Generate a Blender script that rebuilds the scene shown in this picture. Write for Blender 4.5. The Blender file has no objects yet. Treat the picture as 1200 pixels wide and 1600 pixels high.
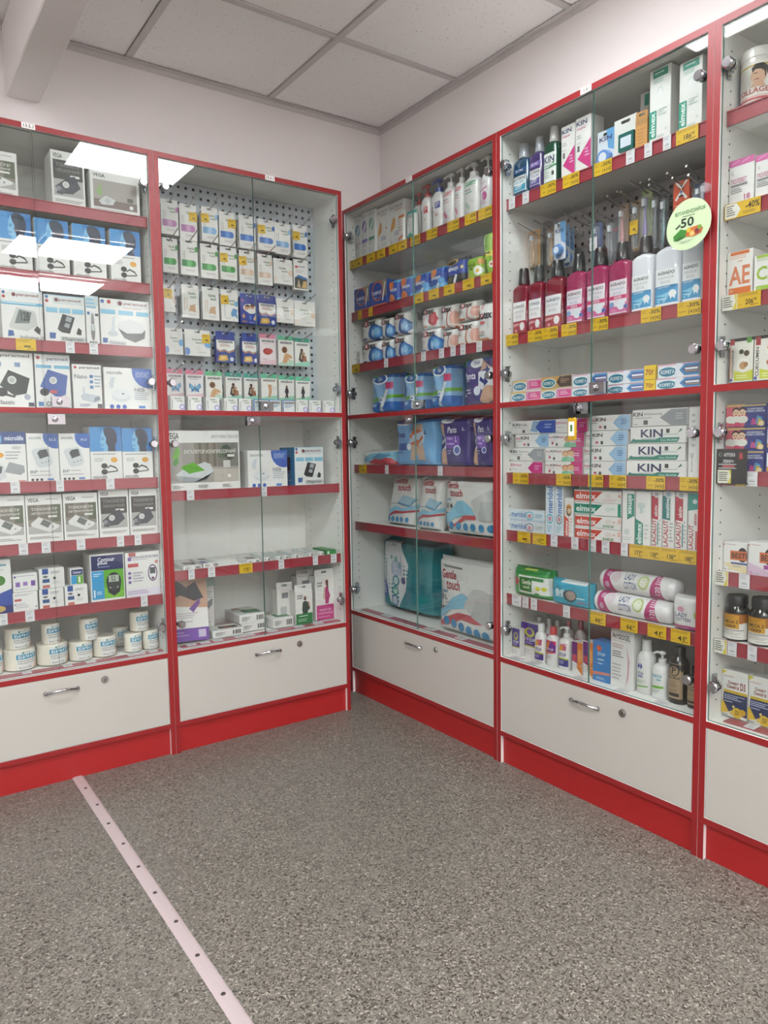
"""Corner of a pharmacy: red-framed glass display cabinets full of goods along two walls."""
import bpy, bmesh, math, random
from mathutils import Vector, Matrix
from math import sin, cos, pi, radians
random.seed(7)
SC = bpy.context.scene
COL = SC.collection

# ------------------------------------------------------------------ camera
YAW, PITCH, ROLL, FPX = 0.6102, -0.0857, -0.0149, 1159.17
cd = bpy.data.cameras.new('camera'); cam = bpy.data.objects.new('camera', cd); COL.objects.link(cam)
cd.sensor_fit = 'HORIZONTAL'; cd.sensor_width = 36.0; cd.lens = 36.0 * FPX / 1200.0; cd.clip_start = 0.02
F = Vector((sin(YAW) * cos(PITCH), cos(YAW) * cos(PITCH), sin(PITCH)))
R_ = Vector((cos(YAW), -sin(YAW), 0)); U_ = R_.cross(F)
R2 = R_ * cos(ROLL) + U_ * sin(ROLL); U2 = -R_ * sin(ROLL) + U_ * cos(ROLL)
M = Matrix((R2, U2, -F)).transposed().to_4x4(); M.translation = (-2.1025, -2.9972, 1.1251)
cam.matrix_world = M; SC.camera = cam

# ------------------------------------------------------------------ light and exposure
H = 2.626                                    # ceiling height
LIGHT_STRENGTH = 22.5
LIGHT_COLOR = (0.98, 0.995, 1.02)
NEAR_PANEL = 0.55                            # the panel nearest the cabinets, dimmed to soften its hot spot on the wall
# 600 x 600 LED ceiling panels, first three mirrored in the glass, the rest added for ambient light: (centre x, centre y)
PANELS = [(-0.88, -1.56), (-0.68, -3.54), (-0.55, -4.82), (-2.35, -1.75), (-2.35, -3.54), (-2.35, -5.0), (-4.2, -3.54), (-4.2, -5.0), (-3.3, -4.3), (-1.5, -5.9), (-3.3, -5.9)]
w = bpy.data.worlds.new('world'); SC.world = w; w.use_nodes = True
w.node_tree.nodes['Background'].inputs[0].default_value = (0.9, 0.95, 1.0, 1)
w.node_tree.nodes['Background'].inputs[1].default_value = 0.05
SC.view_settings.view_transform = 'Standard'; SC.view_settings.look = 'None'
SC.view_settings.exposure = 0.60; SC.view_settings.gamma = 1.0; SC.view_settings.use_curve_mapping = False
SC.cycles.max_bounces = 8; SC.cycles.diffuse_bounces = 4; SC.cycles.glossy_bounces = 4
SC.cycles.transparent_max_bounces = 24; SC.cycles.transmission_bounces = 6
SC.cycles.caustics_reflective = False; SC.cycles.caustics_refractive = False
SC.cycles.use_denoising = True

# ------------------------------------------------------------------ materials (all procedural)
def lin(c):
    return tuple((x / 12.92 if x <= 0.04045 else ((x + 0.055) / 1.055) ** 2.4) for x in c)
def hexc(h):
    return lin(tuple(int(h[i:i + 2], 16) / 255 for i in (0, 2, 4)))
_M = {}
def mat(name, col='ffffff', rough=0.45, metal=0.0, coat=0.0, vary=0.04, scale=60.0, bump=0.0, trans=0.0, k=1.0):
    if name in _M: return _M[name]
    m = bpy.data.materials.new(name); m.use_nodes = True; nt = m.node_tree; N = nt.nodes
    b = N['Principled BSDF']; c = tuple(x * k for x in hexc(col))
    b.inputs['Roughness'].default_value = rough; b.inputs['Metallic'].default_value = metal
    b.inputs['Coat Weight'].default_value = coat
    no = N.new('ShaderNodeTexNoise'); no.inputs['Scale'].default_value = scale; no.inputs['Detail'].default_value = 3
    tc = N.new('ShaderNodeTexCoord'); nt.links.new(tc.outputs['Object'], no.inputs['Vector'])
    mx = N.new('ShaderNodeMix'); mx.data_type = 'RGBA'
    mx.inputs[6].default_value = (*[x * (1 - vary) for x in c], 1); mx.inputs[7].default_value = (*[min(1, x * (1 + vary)) for x in c], 1)
    nt.links.new(no.outputs['Fac'], mx.inputs[0]); nt.links.new(mx.outputs[2], b.inputs['Base Color'])
    if bump:
        bp = N.new('ShaderNodeBump'); bp.inputs['Strength'].default_value = bump; bp.inputs['Distance'].default_value = 0.002
        nt.links.new(no.outputs['Fac'], bp.inputs['Height']); nt.links.new(bp.outputs[0], b.inputs['Normal'])
    if trans:
        t = N.new('ShaderNodeBsdfTransparent'); t.inputs[0].default_value = (*[x ** 0.6 for x in c], 1)
        ms = N.new('ShaderNodeMixShader'); ms.inputs[0].default_value = trans
        nt.links.new(b.outputs[0], ms.inputs[1]); nt.links.new(t.outputs[0], ms.inputs[2])
        nt.links.new(ms.outputs[0], N['Material Output'].inputs[0])
    _M[name] = m
    return m
def print_mat(name, rough, coat=0.0):
    m = bpy.data.materials.new(name); m.use_nodes = True; N = m.node_tree.nodes; b = N['Principled BSDF']
    a = N.new('ShaderNodeVertexColor'); a.layer_name = 'Col'
    m.node_tree.links.new(a.outputs[0], b.inputs['Base Color']); b.inputs['Roughness'].default_value = rough
    b.inputs['Coat Weight'].default_value = coat
    return m
PRINT = print_mat('printed_ink', 0.42)
def glass_mat():
    m = bpy.data.materials.new('door_glass'); m.use_nodes = True; nt = m.node_tree; N = nt.nodes; L = nt.links
    for n in list(N):
        if n.type != 'OUTPUT_MATERIAL': N.remove(n)
    g = N.new('ShaderNodeNewGeometry'); d = N.new('ShaderNodeVectorMath'); d.operation = 'DOT_PRODUCT'
    L.new(g.outputs['Normal'], d.inputs[0]); L.new(g.outputs['Incoming'], d.inputs[1])
    def ma(op, a, b=None):
        n = N.new('ShaderNodeMath'); n.operation = op
        for i, v in enumerate((a, b)):
            if v is None: continue
            if isinstance(v, (int, float)): n.inputs[i].default_value = v
            else: L.new(v, n.inputs[i])
        return n.outputs[0]
    c = ma('ABSOLUTE', d.outputs['Value']); k = ma('POWER', ma('SUBTRACT', 1.0, c), 5.0)
    f = ma('ADD', ma('MULTIPLY', k, 0.96), 0.042)               # Schlick reflectance of one glass face
    no = N.new('ShaderNodeTexNoise'); no.inputs['Scale'].default_value = 1.7; no.inputs['Detail'].default_value = 1
    tc = N.new('ShaderNodeTexCoord'); L.new(tc.outputs['Object'], no.inputs['Vector'])
    bp = N.new('ShaderNodeBump'); bp.inputs['Strength'].default_value = 0.02; bp.inputs['Distance'].default_value = 0.02
    L.new(no.outputs['Fac'], bp.inputs['Height'])
    gl = N.new('ShaderNodeBsdfGlossy'); gl.inputs['Roughness'].default_value = 0.0; L.new(bp.outputs[0], gl.inputs['Normal'])
    tr = N.new('ShaderNodeBsdfTransparent'); tr.inputs[0].default_value = (0.965, 0.985, 0.975, 1)
    ms = N.new('ShaderNodeMixShader'); L.new(f, ms.inputs[0]); L.new(tr.outputs[0], ms.inputs[1]); L.new(gl.outputs[0], ms.inputs[2])
    L.new(ms.outputs[0], N['Material Output'].inputs[0])
    return m
GLASS = glass_mat()
GLASS_EDGE = mat('glass_edge', '5f7f76', 0.15)
WHITE_BOARD = mat('white_board', 'e4e2de', 0.42, scale=12, vary=0.02)
RED_EDGE = mat('red_edge_banding', '8a1d20', 0.4, scale=30, vary=0.05)
RED_BOARD = mat('red_board', '9c1f20', 0.38, scale=30, vary=0.05)
DRAWER = mat('drawer_front', 'b4b1a9', 0.4, scale=14, vary=0.015)
RAIL = mat('price_rail_maroon', '902836', 0.28, coat=0.6, scale=20, vary=0.04)
CHROME = mat('chrome', 'b4b4b8', 0.14, metal=1.0)
STEEL = mat('brushed_steel', 'a9a6a0', 0.3, metal=1.0)
DARK = mat('dark_recess', '141414', 0.7)
PEG = mat('pegboard_grey', 'a2a8ae', 0.45, scale=10, vary=0.02)
PEG_SHADED = mat('pegboard_shaded', '8a8686', 0.5, scale=10, vary=0.02)  # grey pegboard with the shade inside the cabinet put into its colour
HOLE_SHADE = mat('hole_shade', '2b2724', 0.8)  # near-black colour standing in for the shade behind the pegboard holes
CEIL_WHITE = mat('grid_white', 'cbc5c3', 0.6, scale=8)

def wall_mat():
    return mat('painted_wall', 'e6e0de', 0.85, scale=180, vary=0.02, bump=0.15)
def tile_mat():
    m = mat('mineral_tile', 'f6f2f1', 0.9, scale=90, vary=0.03); nt = m.node_tree; N = nt.nodes; b = N['Principled BSDF']
    geo = N.new('ShaderNodeNewGeometry')
    src = b.inputs['Base Color'].links[0].from_socket
    prev = src
    for sc_, th, dk in ((70, 0.13, 0.8), (26, 0.062, 0.62)):
        v = N.new('ShaderNodeTexVoronoi'); v.inputs['Scale'].default_value = sc_
        nt.links.new(geo.outputs['Position'], v.inputs['Vector'])
        lt = N.new('ShaderNodeMath'); lt.operation = 'LESS_THAN'; lt.inputs[1].default_value = th
        nt.links.new(v.outputs['Distance'], lt.inputs[0])
        ra = N.new('ShaderNodeMath'); ra.operation = 'MULTIPLY'
        sp = N.new('ShaderNodeSeparateColor'); nt.links.new(v.outputs['Color'], sp.inputs[0])
        g2 = N.new('ShaderNodeMath'); g2.operation = 'GREATER_THAN'; g2.inputs[1].default_value = 0.35
        nt.links.new(sp.outputs[0], g2.inputs[0]); nt.links.new(lt.outputs[0], ra.inputs[0]); nt.links.new(g2.outputs[0], ra.inputs[1])
        mx = N.new('ShaderNodeMix'); mx.data_type = 'RGBA'; mx.inputs[7].default_value = (dk * .62, dk * .56, dk * .54, 1)
        nt.links.new(ra.outputs[0], mx.inputs[0]); nt.links.new(prev, mx.inputs[6]); prev = mx.outputs[2]
    nt.links.new(prev, b.inputs['Base Color'])
    return m
def floor_mat():
    m = bpy.data.materials.new('speckled_vinyl'); m.use_nodes = True; nt = m.node_tree; N = nt.nodes; b = N['Principled BSDF']
    geo = N.new('ShaderNodeNewGeometry')
    wn = N.new('ShaderNodeTexNoise'); wn.inputs['Scale'].default_value = 60; wn.inputs['Detail'].default_value = 2
    nt.links.new(geo.outputs['Position'], wn.inputs['Vector'])
    ad = N.new('ShaderNodeMix'); ad.data_type = 'VECTOR'; ad.inputs[0].default_value = 0.02
    nt.links.new(geo.outputs['Position'], ad.inputs[4]); nt.links.new(wn.outputs['Color'], ad.inputs[5])
    v = N.new('ShaderNodeTexVoronoi'); v.inputs['Scale'].default_value = 250; nt.links.new(ad.outputs[1], v.inputs['Vector'])
    sp = N.new('ShaderNodeSeparateColor'); nt.links.new(v.outputs['Color'], sp.inputs[0])
    r = N.new('ShaderNodeValToRGB'); e = r.color_ramp; e.interpolation = 'CONSTANT'
    cols = [(0.0, '3d3934'), (0.12, '55514a'), (0.32, '66625a'), (0.60, '716d64'), (0.84, '7d7970'), (0.95, '918c82')]
    e.elements[0].position = 0; e.elements[0].color = (*hexc(cols[0][1]), 1)
    e.elements[1].position = cols[1][0]; e.elements[1].color = (*hexc(cols[1][1]), 1)
    for p_, c_ in cols[2:]:
        x = e.elements.new(p_); x.color = (*hexc(c_), 1)
    nt.links.new(sp.outputs[0], r.inputs[0])
    n2 = N.new('ShaderNodeTexNoise'); n2.inputs['Scale'].default_value = 5; nt.links.new(geo.outputs['Position'], n2.inputs['Vector'])
    mx = N.new('ShaderNodeMix'); mx.data_type = 'RGBA'; mx.blend_type = 'MULTIPLY'; mx.inputs[0].default_value = 0.0
    nt.links.new(r.outputs[0], mx.inputs[6]); nt.links.new(n2.outputs['Color'], mx.inputs[7])
    nt.links.new(mx.outputs[2], b.inputs['Base Color']); b.inputs['Roughness'].default_value = 0.36
    bp = N.new('ShaderNodeBump'); bp.inputs['Strength'].default_value = 0.12; bp.inputs['Distance'].default_value = 0.001
    nt.links.new(sp.outputs[1], bp.inputs['Height']); nt.links.new(bp.outputs[0], b.inputs['Normal'])
    return m

INK = 0.73                                   # reflectance of fresh paper and ink next to pure white
def ink(h): return tuple(c * INK for c in hexc(h))
# ------------------------------------------------------------------ mesh helpers
class MB:
    """collects polygons with a material index and an optional print colour"""
    def __init__(s): s.v = []; s.f = []; s.mi = []; s.c = []
    def face(s, pts, mi=0, c=(1, 1, 1)):
        i = len(s.v); s.v += [tuple(p) for p in pts]; s.f.append(tuple(range(i, i + len(pts)))); s.mi.append(mi); s.c.append(c)
    def tris(s, vs, fs, mi=0, c=(1, 1, 1)):
        i = len(s.v); s.v += vs
        for f in fs: s.f.append(tuple(i + k for k in f)); s.mi.append(mi); s.c.append(c)
    def box(s, a, b, mi=0, c=(1, 1, 1), front=None):
        (x0, y0, z0), (x1, y1, z1) = a, b; i = len(s.v)
        s.v += [(x0, y0, z0), (x1, y0, z0), (x1, y1, z0), (x0, y1, z0), (x0, y0, z1), (x1, y0, z1), (x1, y1, z1), (x0, y1, z1)]
        for k, f in enumerate(((0, 1, 5, 4), (3, 2, 1, 0), (4, 5, 6, 7), (1, 2, 6, 5), (2, 3, 7, 6), (3, 0, 4, 7))):
            s.f.append(tuple(i + j for j in f)); s.mi.append(front if (front is not None and k == 0) else mi); s.c.append(c)
    def loft(s, secs, n=24, mi=0, c=(1, 1, 1), cx=0.0, cy=0.0):
        """sections (z, rx, ry, power): stacked super-ellipses, closed at both ends"""
        i = len(s.v)
        for (z, rx, ry, p) in secs:
            for k in range(n):
                a = 2 * pi * k / n; ca, sa = cos(a), sin(a)
                s.v.append((cx + rx * math.copysign(abs(ca) ** (2 / p), ca), cy + ry * math.copysign(abs(sa) ** (2 / p), sa), z))
        for j in range(len(secs) - 1):
            for k in range(n):
                a, b = i + j * n + k, i + j * n + (k + 1) % n
                s.f.append((a, b, b + n, a + n)); s.mi.append(mi); s.c.append(c)
        s.f.append(tuple(i + k for k in reversed(range(n)))); s.mi.append(mi); s.c.append(c)
        s.f.append(tuple(i + (len(secs) - 1) * n + k for k in range(n))); s.mi.append(mi); s.c.append(c)
    def cyl(s, p0, p1, r0, r1=None, n=16, mi=0, c=(1, 1, 1)):
        r1 = r0 if r1 is None else r1; p0 = Vector(p0); p1 = Vector(p1); ax = (p1 - p0).normalized()
        u = ax.orthogonal().normalized(); w_ = ax.cross(u); i = len(s.v)
        for p, r in ((p0, r0), (p1, r1)):
            for k in range(n):
                a = 2 * pi * k / n; s.v.append(tuple(p + u * (r * cos(a)) + w_ * (r * sin(a))))
        for k in range(n):
            s.f.append((i + k, i + (k + 1) % n, i + n + (k + 1) % n, i + n + k)); s.mi.append(mi); s.c.append(c)
        s.f.append(tuple(i + k for k in reversed(range(n)))); s.mi.append(mi); s.c.append(c)
        s.f.append(tuple(i + n + k for k in range(n))); s.mi.append(mi); s.c.append(c)
    def tube(s, pts, r, n=8, mi=0, c=(1, 1, 1)):
        for a, b in zip(pts, pts[1:]): s.cyl(a, b, r, r, n, mi, c)
    def mesh(s, name, mats, smooth=False, color=False, bevel=0.0):
        me = bpy.data.meshes.new(name); me.from_pydata(s.v, [], s.f)
        for m in mats: me.materials.append(m)
        me.polygons.foreach_set('material_index', s.mi)
        if color:
            at = me.color_attributes.new('Col', 'FLOAT_COLOR', 'CORNER'); buf = []
            for f, c in zip(s.f, s.c): buf += [c[0], c[1], c[2], 1.0] * len(f)
            at.data.foreach_set('color', buf)
        if bevel:
            bm = bmesh.new(); bm.from_mesh(me); bmesh.ops.bevel(bm, geom=list(bm.edges), offset=bevel, segments=1, affect='EDGES', clamp_overlap=True)
            bm.to_mesh(me); bm.free()
        if smooth:
            me.polygons.foreach_set('use_smooth', [True] * len(me.polygons))
            me.set_sharp_from_angle(angle=radians(40))
        me.update(); return me
def link(name, me, parent=None, loc=(0, 0, 0), rz=0.0, **props):
    o = bpy.data.objects.new(name, me); COL.objects.link(o); o.location = loc; o.rotation_euler = (0, 0, rz)
    if parent is not None: o.parent = parent
    for k, v in props.items():
        if v: o[k] = v
    return o
def empty(name, loc=(0, 0, 0), rz=0.0, **props):
    return link(name, None, None, loc, rz, **props)

# ------------------------------------------------------------------ flat print: shapes and lettering as thin polygons
_T = {}
def text_shape(s):
    """normalised lettering polygons of a string: (verts in 0..1 x 0..1, faces)"""
    if s not in _T:
        c = bpy.data.curves.new('lettering', 'FONT'); c.body = s; c.resolution_u = 2; c.offset = 0.022
        o = bpy.data.objects.new('lettering', c); m = o.to_mesh()
        vs = [(v.co.x, v.co.y) for v in m.vertices]; fs = [tuple(p.vertices) for p in m.polygons]
        o.to_mesh_clear(); bpy.data.objects.remove(o); bpy.data.curves.remove(c)
        if not vs: vs, fs = [(0, 0), (1, 0), (1, 1)], []
        x0, x1 = min(v[0] for v in vs), max(v[0] for v in vs); y0, y1 = min(v[1] for v in vs), max(v[1] for v in vs)
        _T[s] = ([((a - x0) / max(1e-6, x1 - x0), (b - y0) / max(1e-6, y1 - y0)) for a, b in vs], fs)
    return _T[s]
def clip(poly, axis, lo, hi):
    for s_, lim in ((1, lo), (-1, hi)):
        out = []
        for k in range(len(poly)):
            a, b = poly[k - 1], poly[k]; da, db = s_ * (a[axis] - lim), s_ * (b[axis] - lim)
            if (da >= 0) != (db >= 0):
                t = da / (da - db); out.append((a[0] + (b[0] - a[0]) * t, a[1] + (b[1] - a[1]) * t))
            if db >= 0: out.append(b)
        poly = out
        if len(poly) < 3: return []
    return poly
def draw(mb, ops, w_, h_, mp, nx=1, nz=1, eps=7e-5, lift=2.5e-4):
    """ops in 0..1 art space -> polygons on the surface mp(x, z, lift)"""
    rnd = random.Random(len(ops) * 131 + 7)
    lay = [lift]
    def put(poly, col):
        poly = clip(clip(poly, 0, 0.0, 1.0), 1, 0.0, 1.0) if any(not (0 <= c_ <= 1) for q_ in poly for c_ in q_) else poly
        if len(poly) < 3: return
        for i in range(nx):
            p = clip(poly, 0, i / nx, (i + 1) / nx) if nx > 1 else poly
            if not p: continue
            for j in range(nz):
                q = clip(p, 1, j / nz, (j + 1) / nz) if nz > 1 else p
                if q: mb.face([mp((x - .5) * w_, y * h_, lay[0]) for x, y in q], 0, col)
    for op in ops:
        k = op[0]; lay[0] += eps
        if k == 'R': _, a, b, c, d, col = op; put([(a, b), (c, b), (c, d), (a, d)], col)
        elif k == 'P': put(op[1], op[2])
        elif k == 'E':
            _, cx, cy, r, ry, col = op; n = 20
            put([(cx + r * cos(2 * pi * i / n), cy + ry * sin(2 * pi * i / n)) for i in range(n)], col)
        elif k == 'L':
            _, a, b, c, d, col, n = op
            for i in range(int(n)):
                y1 = d - (d - b) * i / n; y0 = y1 - (d - b) / n * .45; x1 = a + (c - a) * rnd.uniform(.6, 1)
                put([(a, y0), (x1, y0), (x1, y1), (a, y1)], col)
        elif k in 'TVD':
            _, a, b, c, d, col, s = op; vs, fs = text_shape(s)
            if k == 'T': q = [(a + x * (c - a), b + y * (d - b)) for x, y in vs]
            elif k == 'V': q = [(c - y * (c - a), b + x * (d - b)) for x, y in vs]
            else: q = [(a + y * (c - a), d - x * (d - b)) for x, y in vs]
            if nx * nz == 1: mb.tris([mp((x - .5) * w_, y * h_, lay[0]) for x, y in q], fs, 0, col)
            else:
                for f in fs: put([q[i_] for i_ in f], col)
def parse_art(txt):
    """one line per mark: kind, numbers, colour, text"""
    ops = []
    for ln in txt.strip().split('\n'):
        t = ln.split()
        if not t: continue
        k = t[0]
        if k in ('R', 'E'): ops.append((k, *map(float, t[1:5]), ink(t[5])))
        elif k == 'C': ops.append(('C', *map(float, t[1:4]), ink(t[4])))
        elif k == 'L': ops.append((k, *map(float, t[1:5]), ink(t[5]), int(t[6])))
        elif k == 'P':
            n = [float(x) for x in t[1:-1]]; ops.append((k, list(zip(n[::2], n[1::2])), ink(t[-1])))
        else: ops.append((k, *map(float, t[1:5]), ink(t[5]), ' '.join(t[6:])))
    return ops
def art_ops(key, w_, h_):
    out = []
    for op in ART_OPS[key]:
        if op[0] == 'C': op = ('E', op[1], op[2], op[3], op[3] * w_ / h_, op[4])
        out.append(op)
    return out
def flat_map(y=0.0):
    return lambda x, z, e: (x, y - e, z)
def loft_map(secs, cx=0.0, cy=0.0, z0=0.0):
    def f(x, z, e):
        z += z0
        for a, b in zip(secs, secs[1:]):
            if z <= b[0] + 1e-9: break
        t = 0 if b[0] == a[0] else max(0, min(1, (z - a[0]) / (b[0] - a[0])))
        rx, ry, p = (a[i] + (b[i] - a[i]) * t for i in (1, 2, 3))
        q = min(0.999, abs(x) / rx)
        k = (1 - q ** p) ** (1 / p)
        return (x * (1 + e / rx), cy - ry * k - e, z)
    return f
def cyl_map(r, cx=0.0, cy=0.0, z0=0.0):
    return lambda x, z, e: (cx + (r + e) * sin(x / r), cy - (r + e) * cos(x / r), z + z0)
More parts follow.
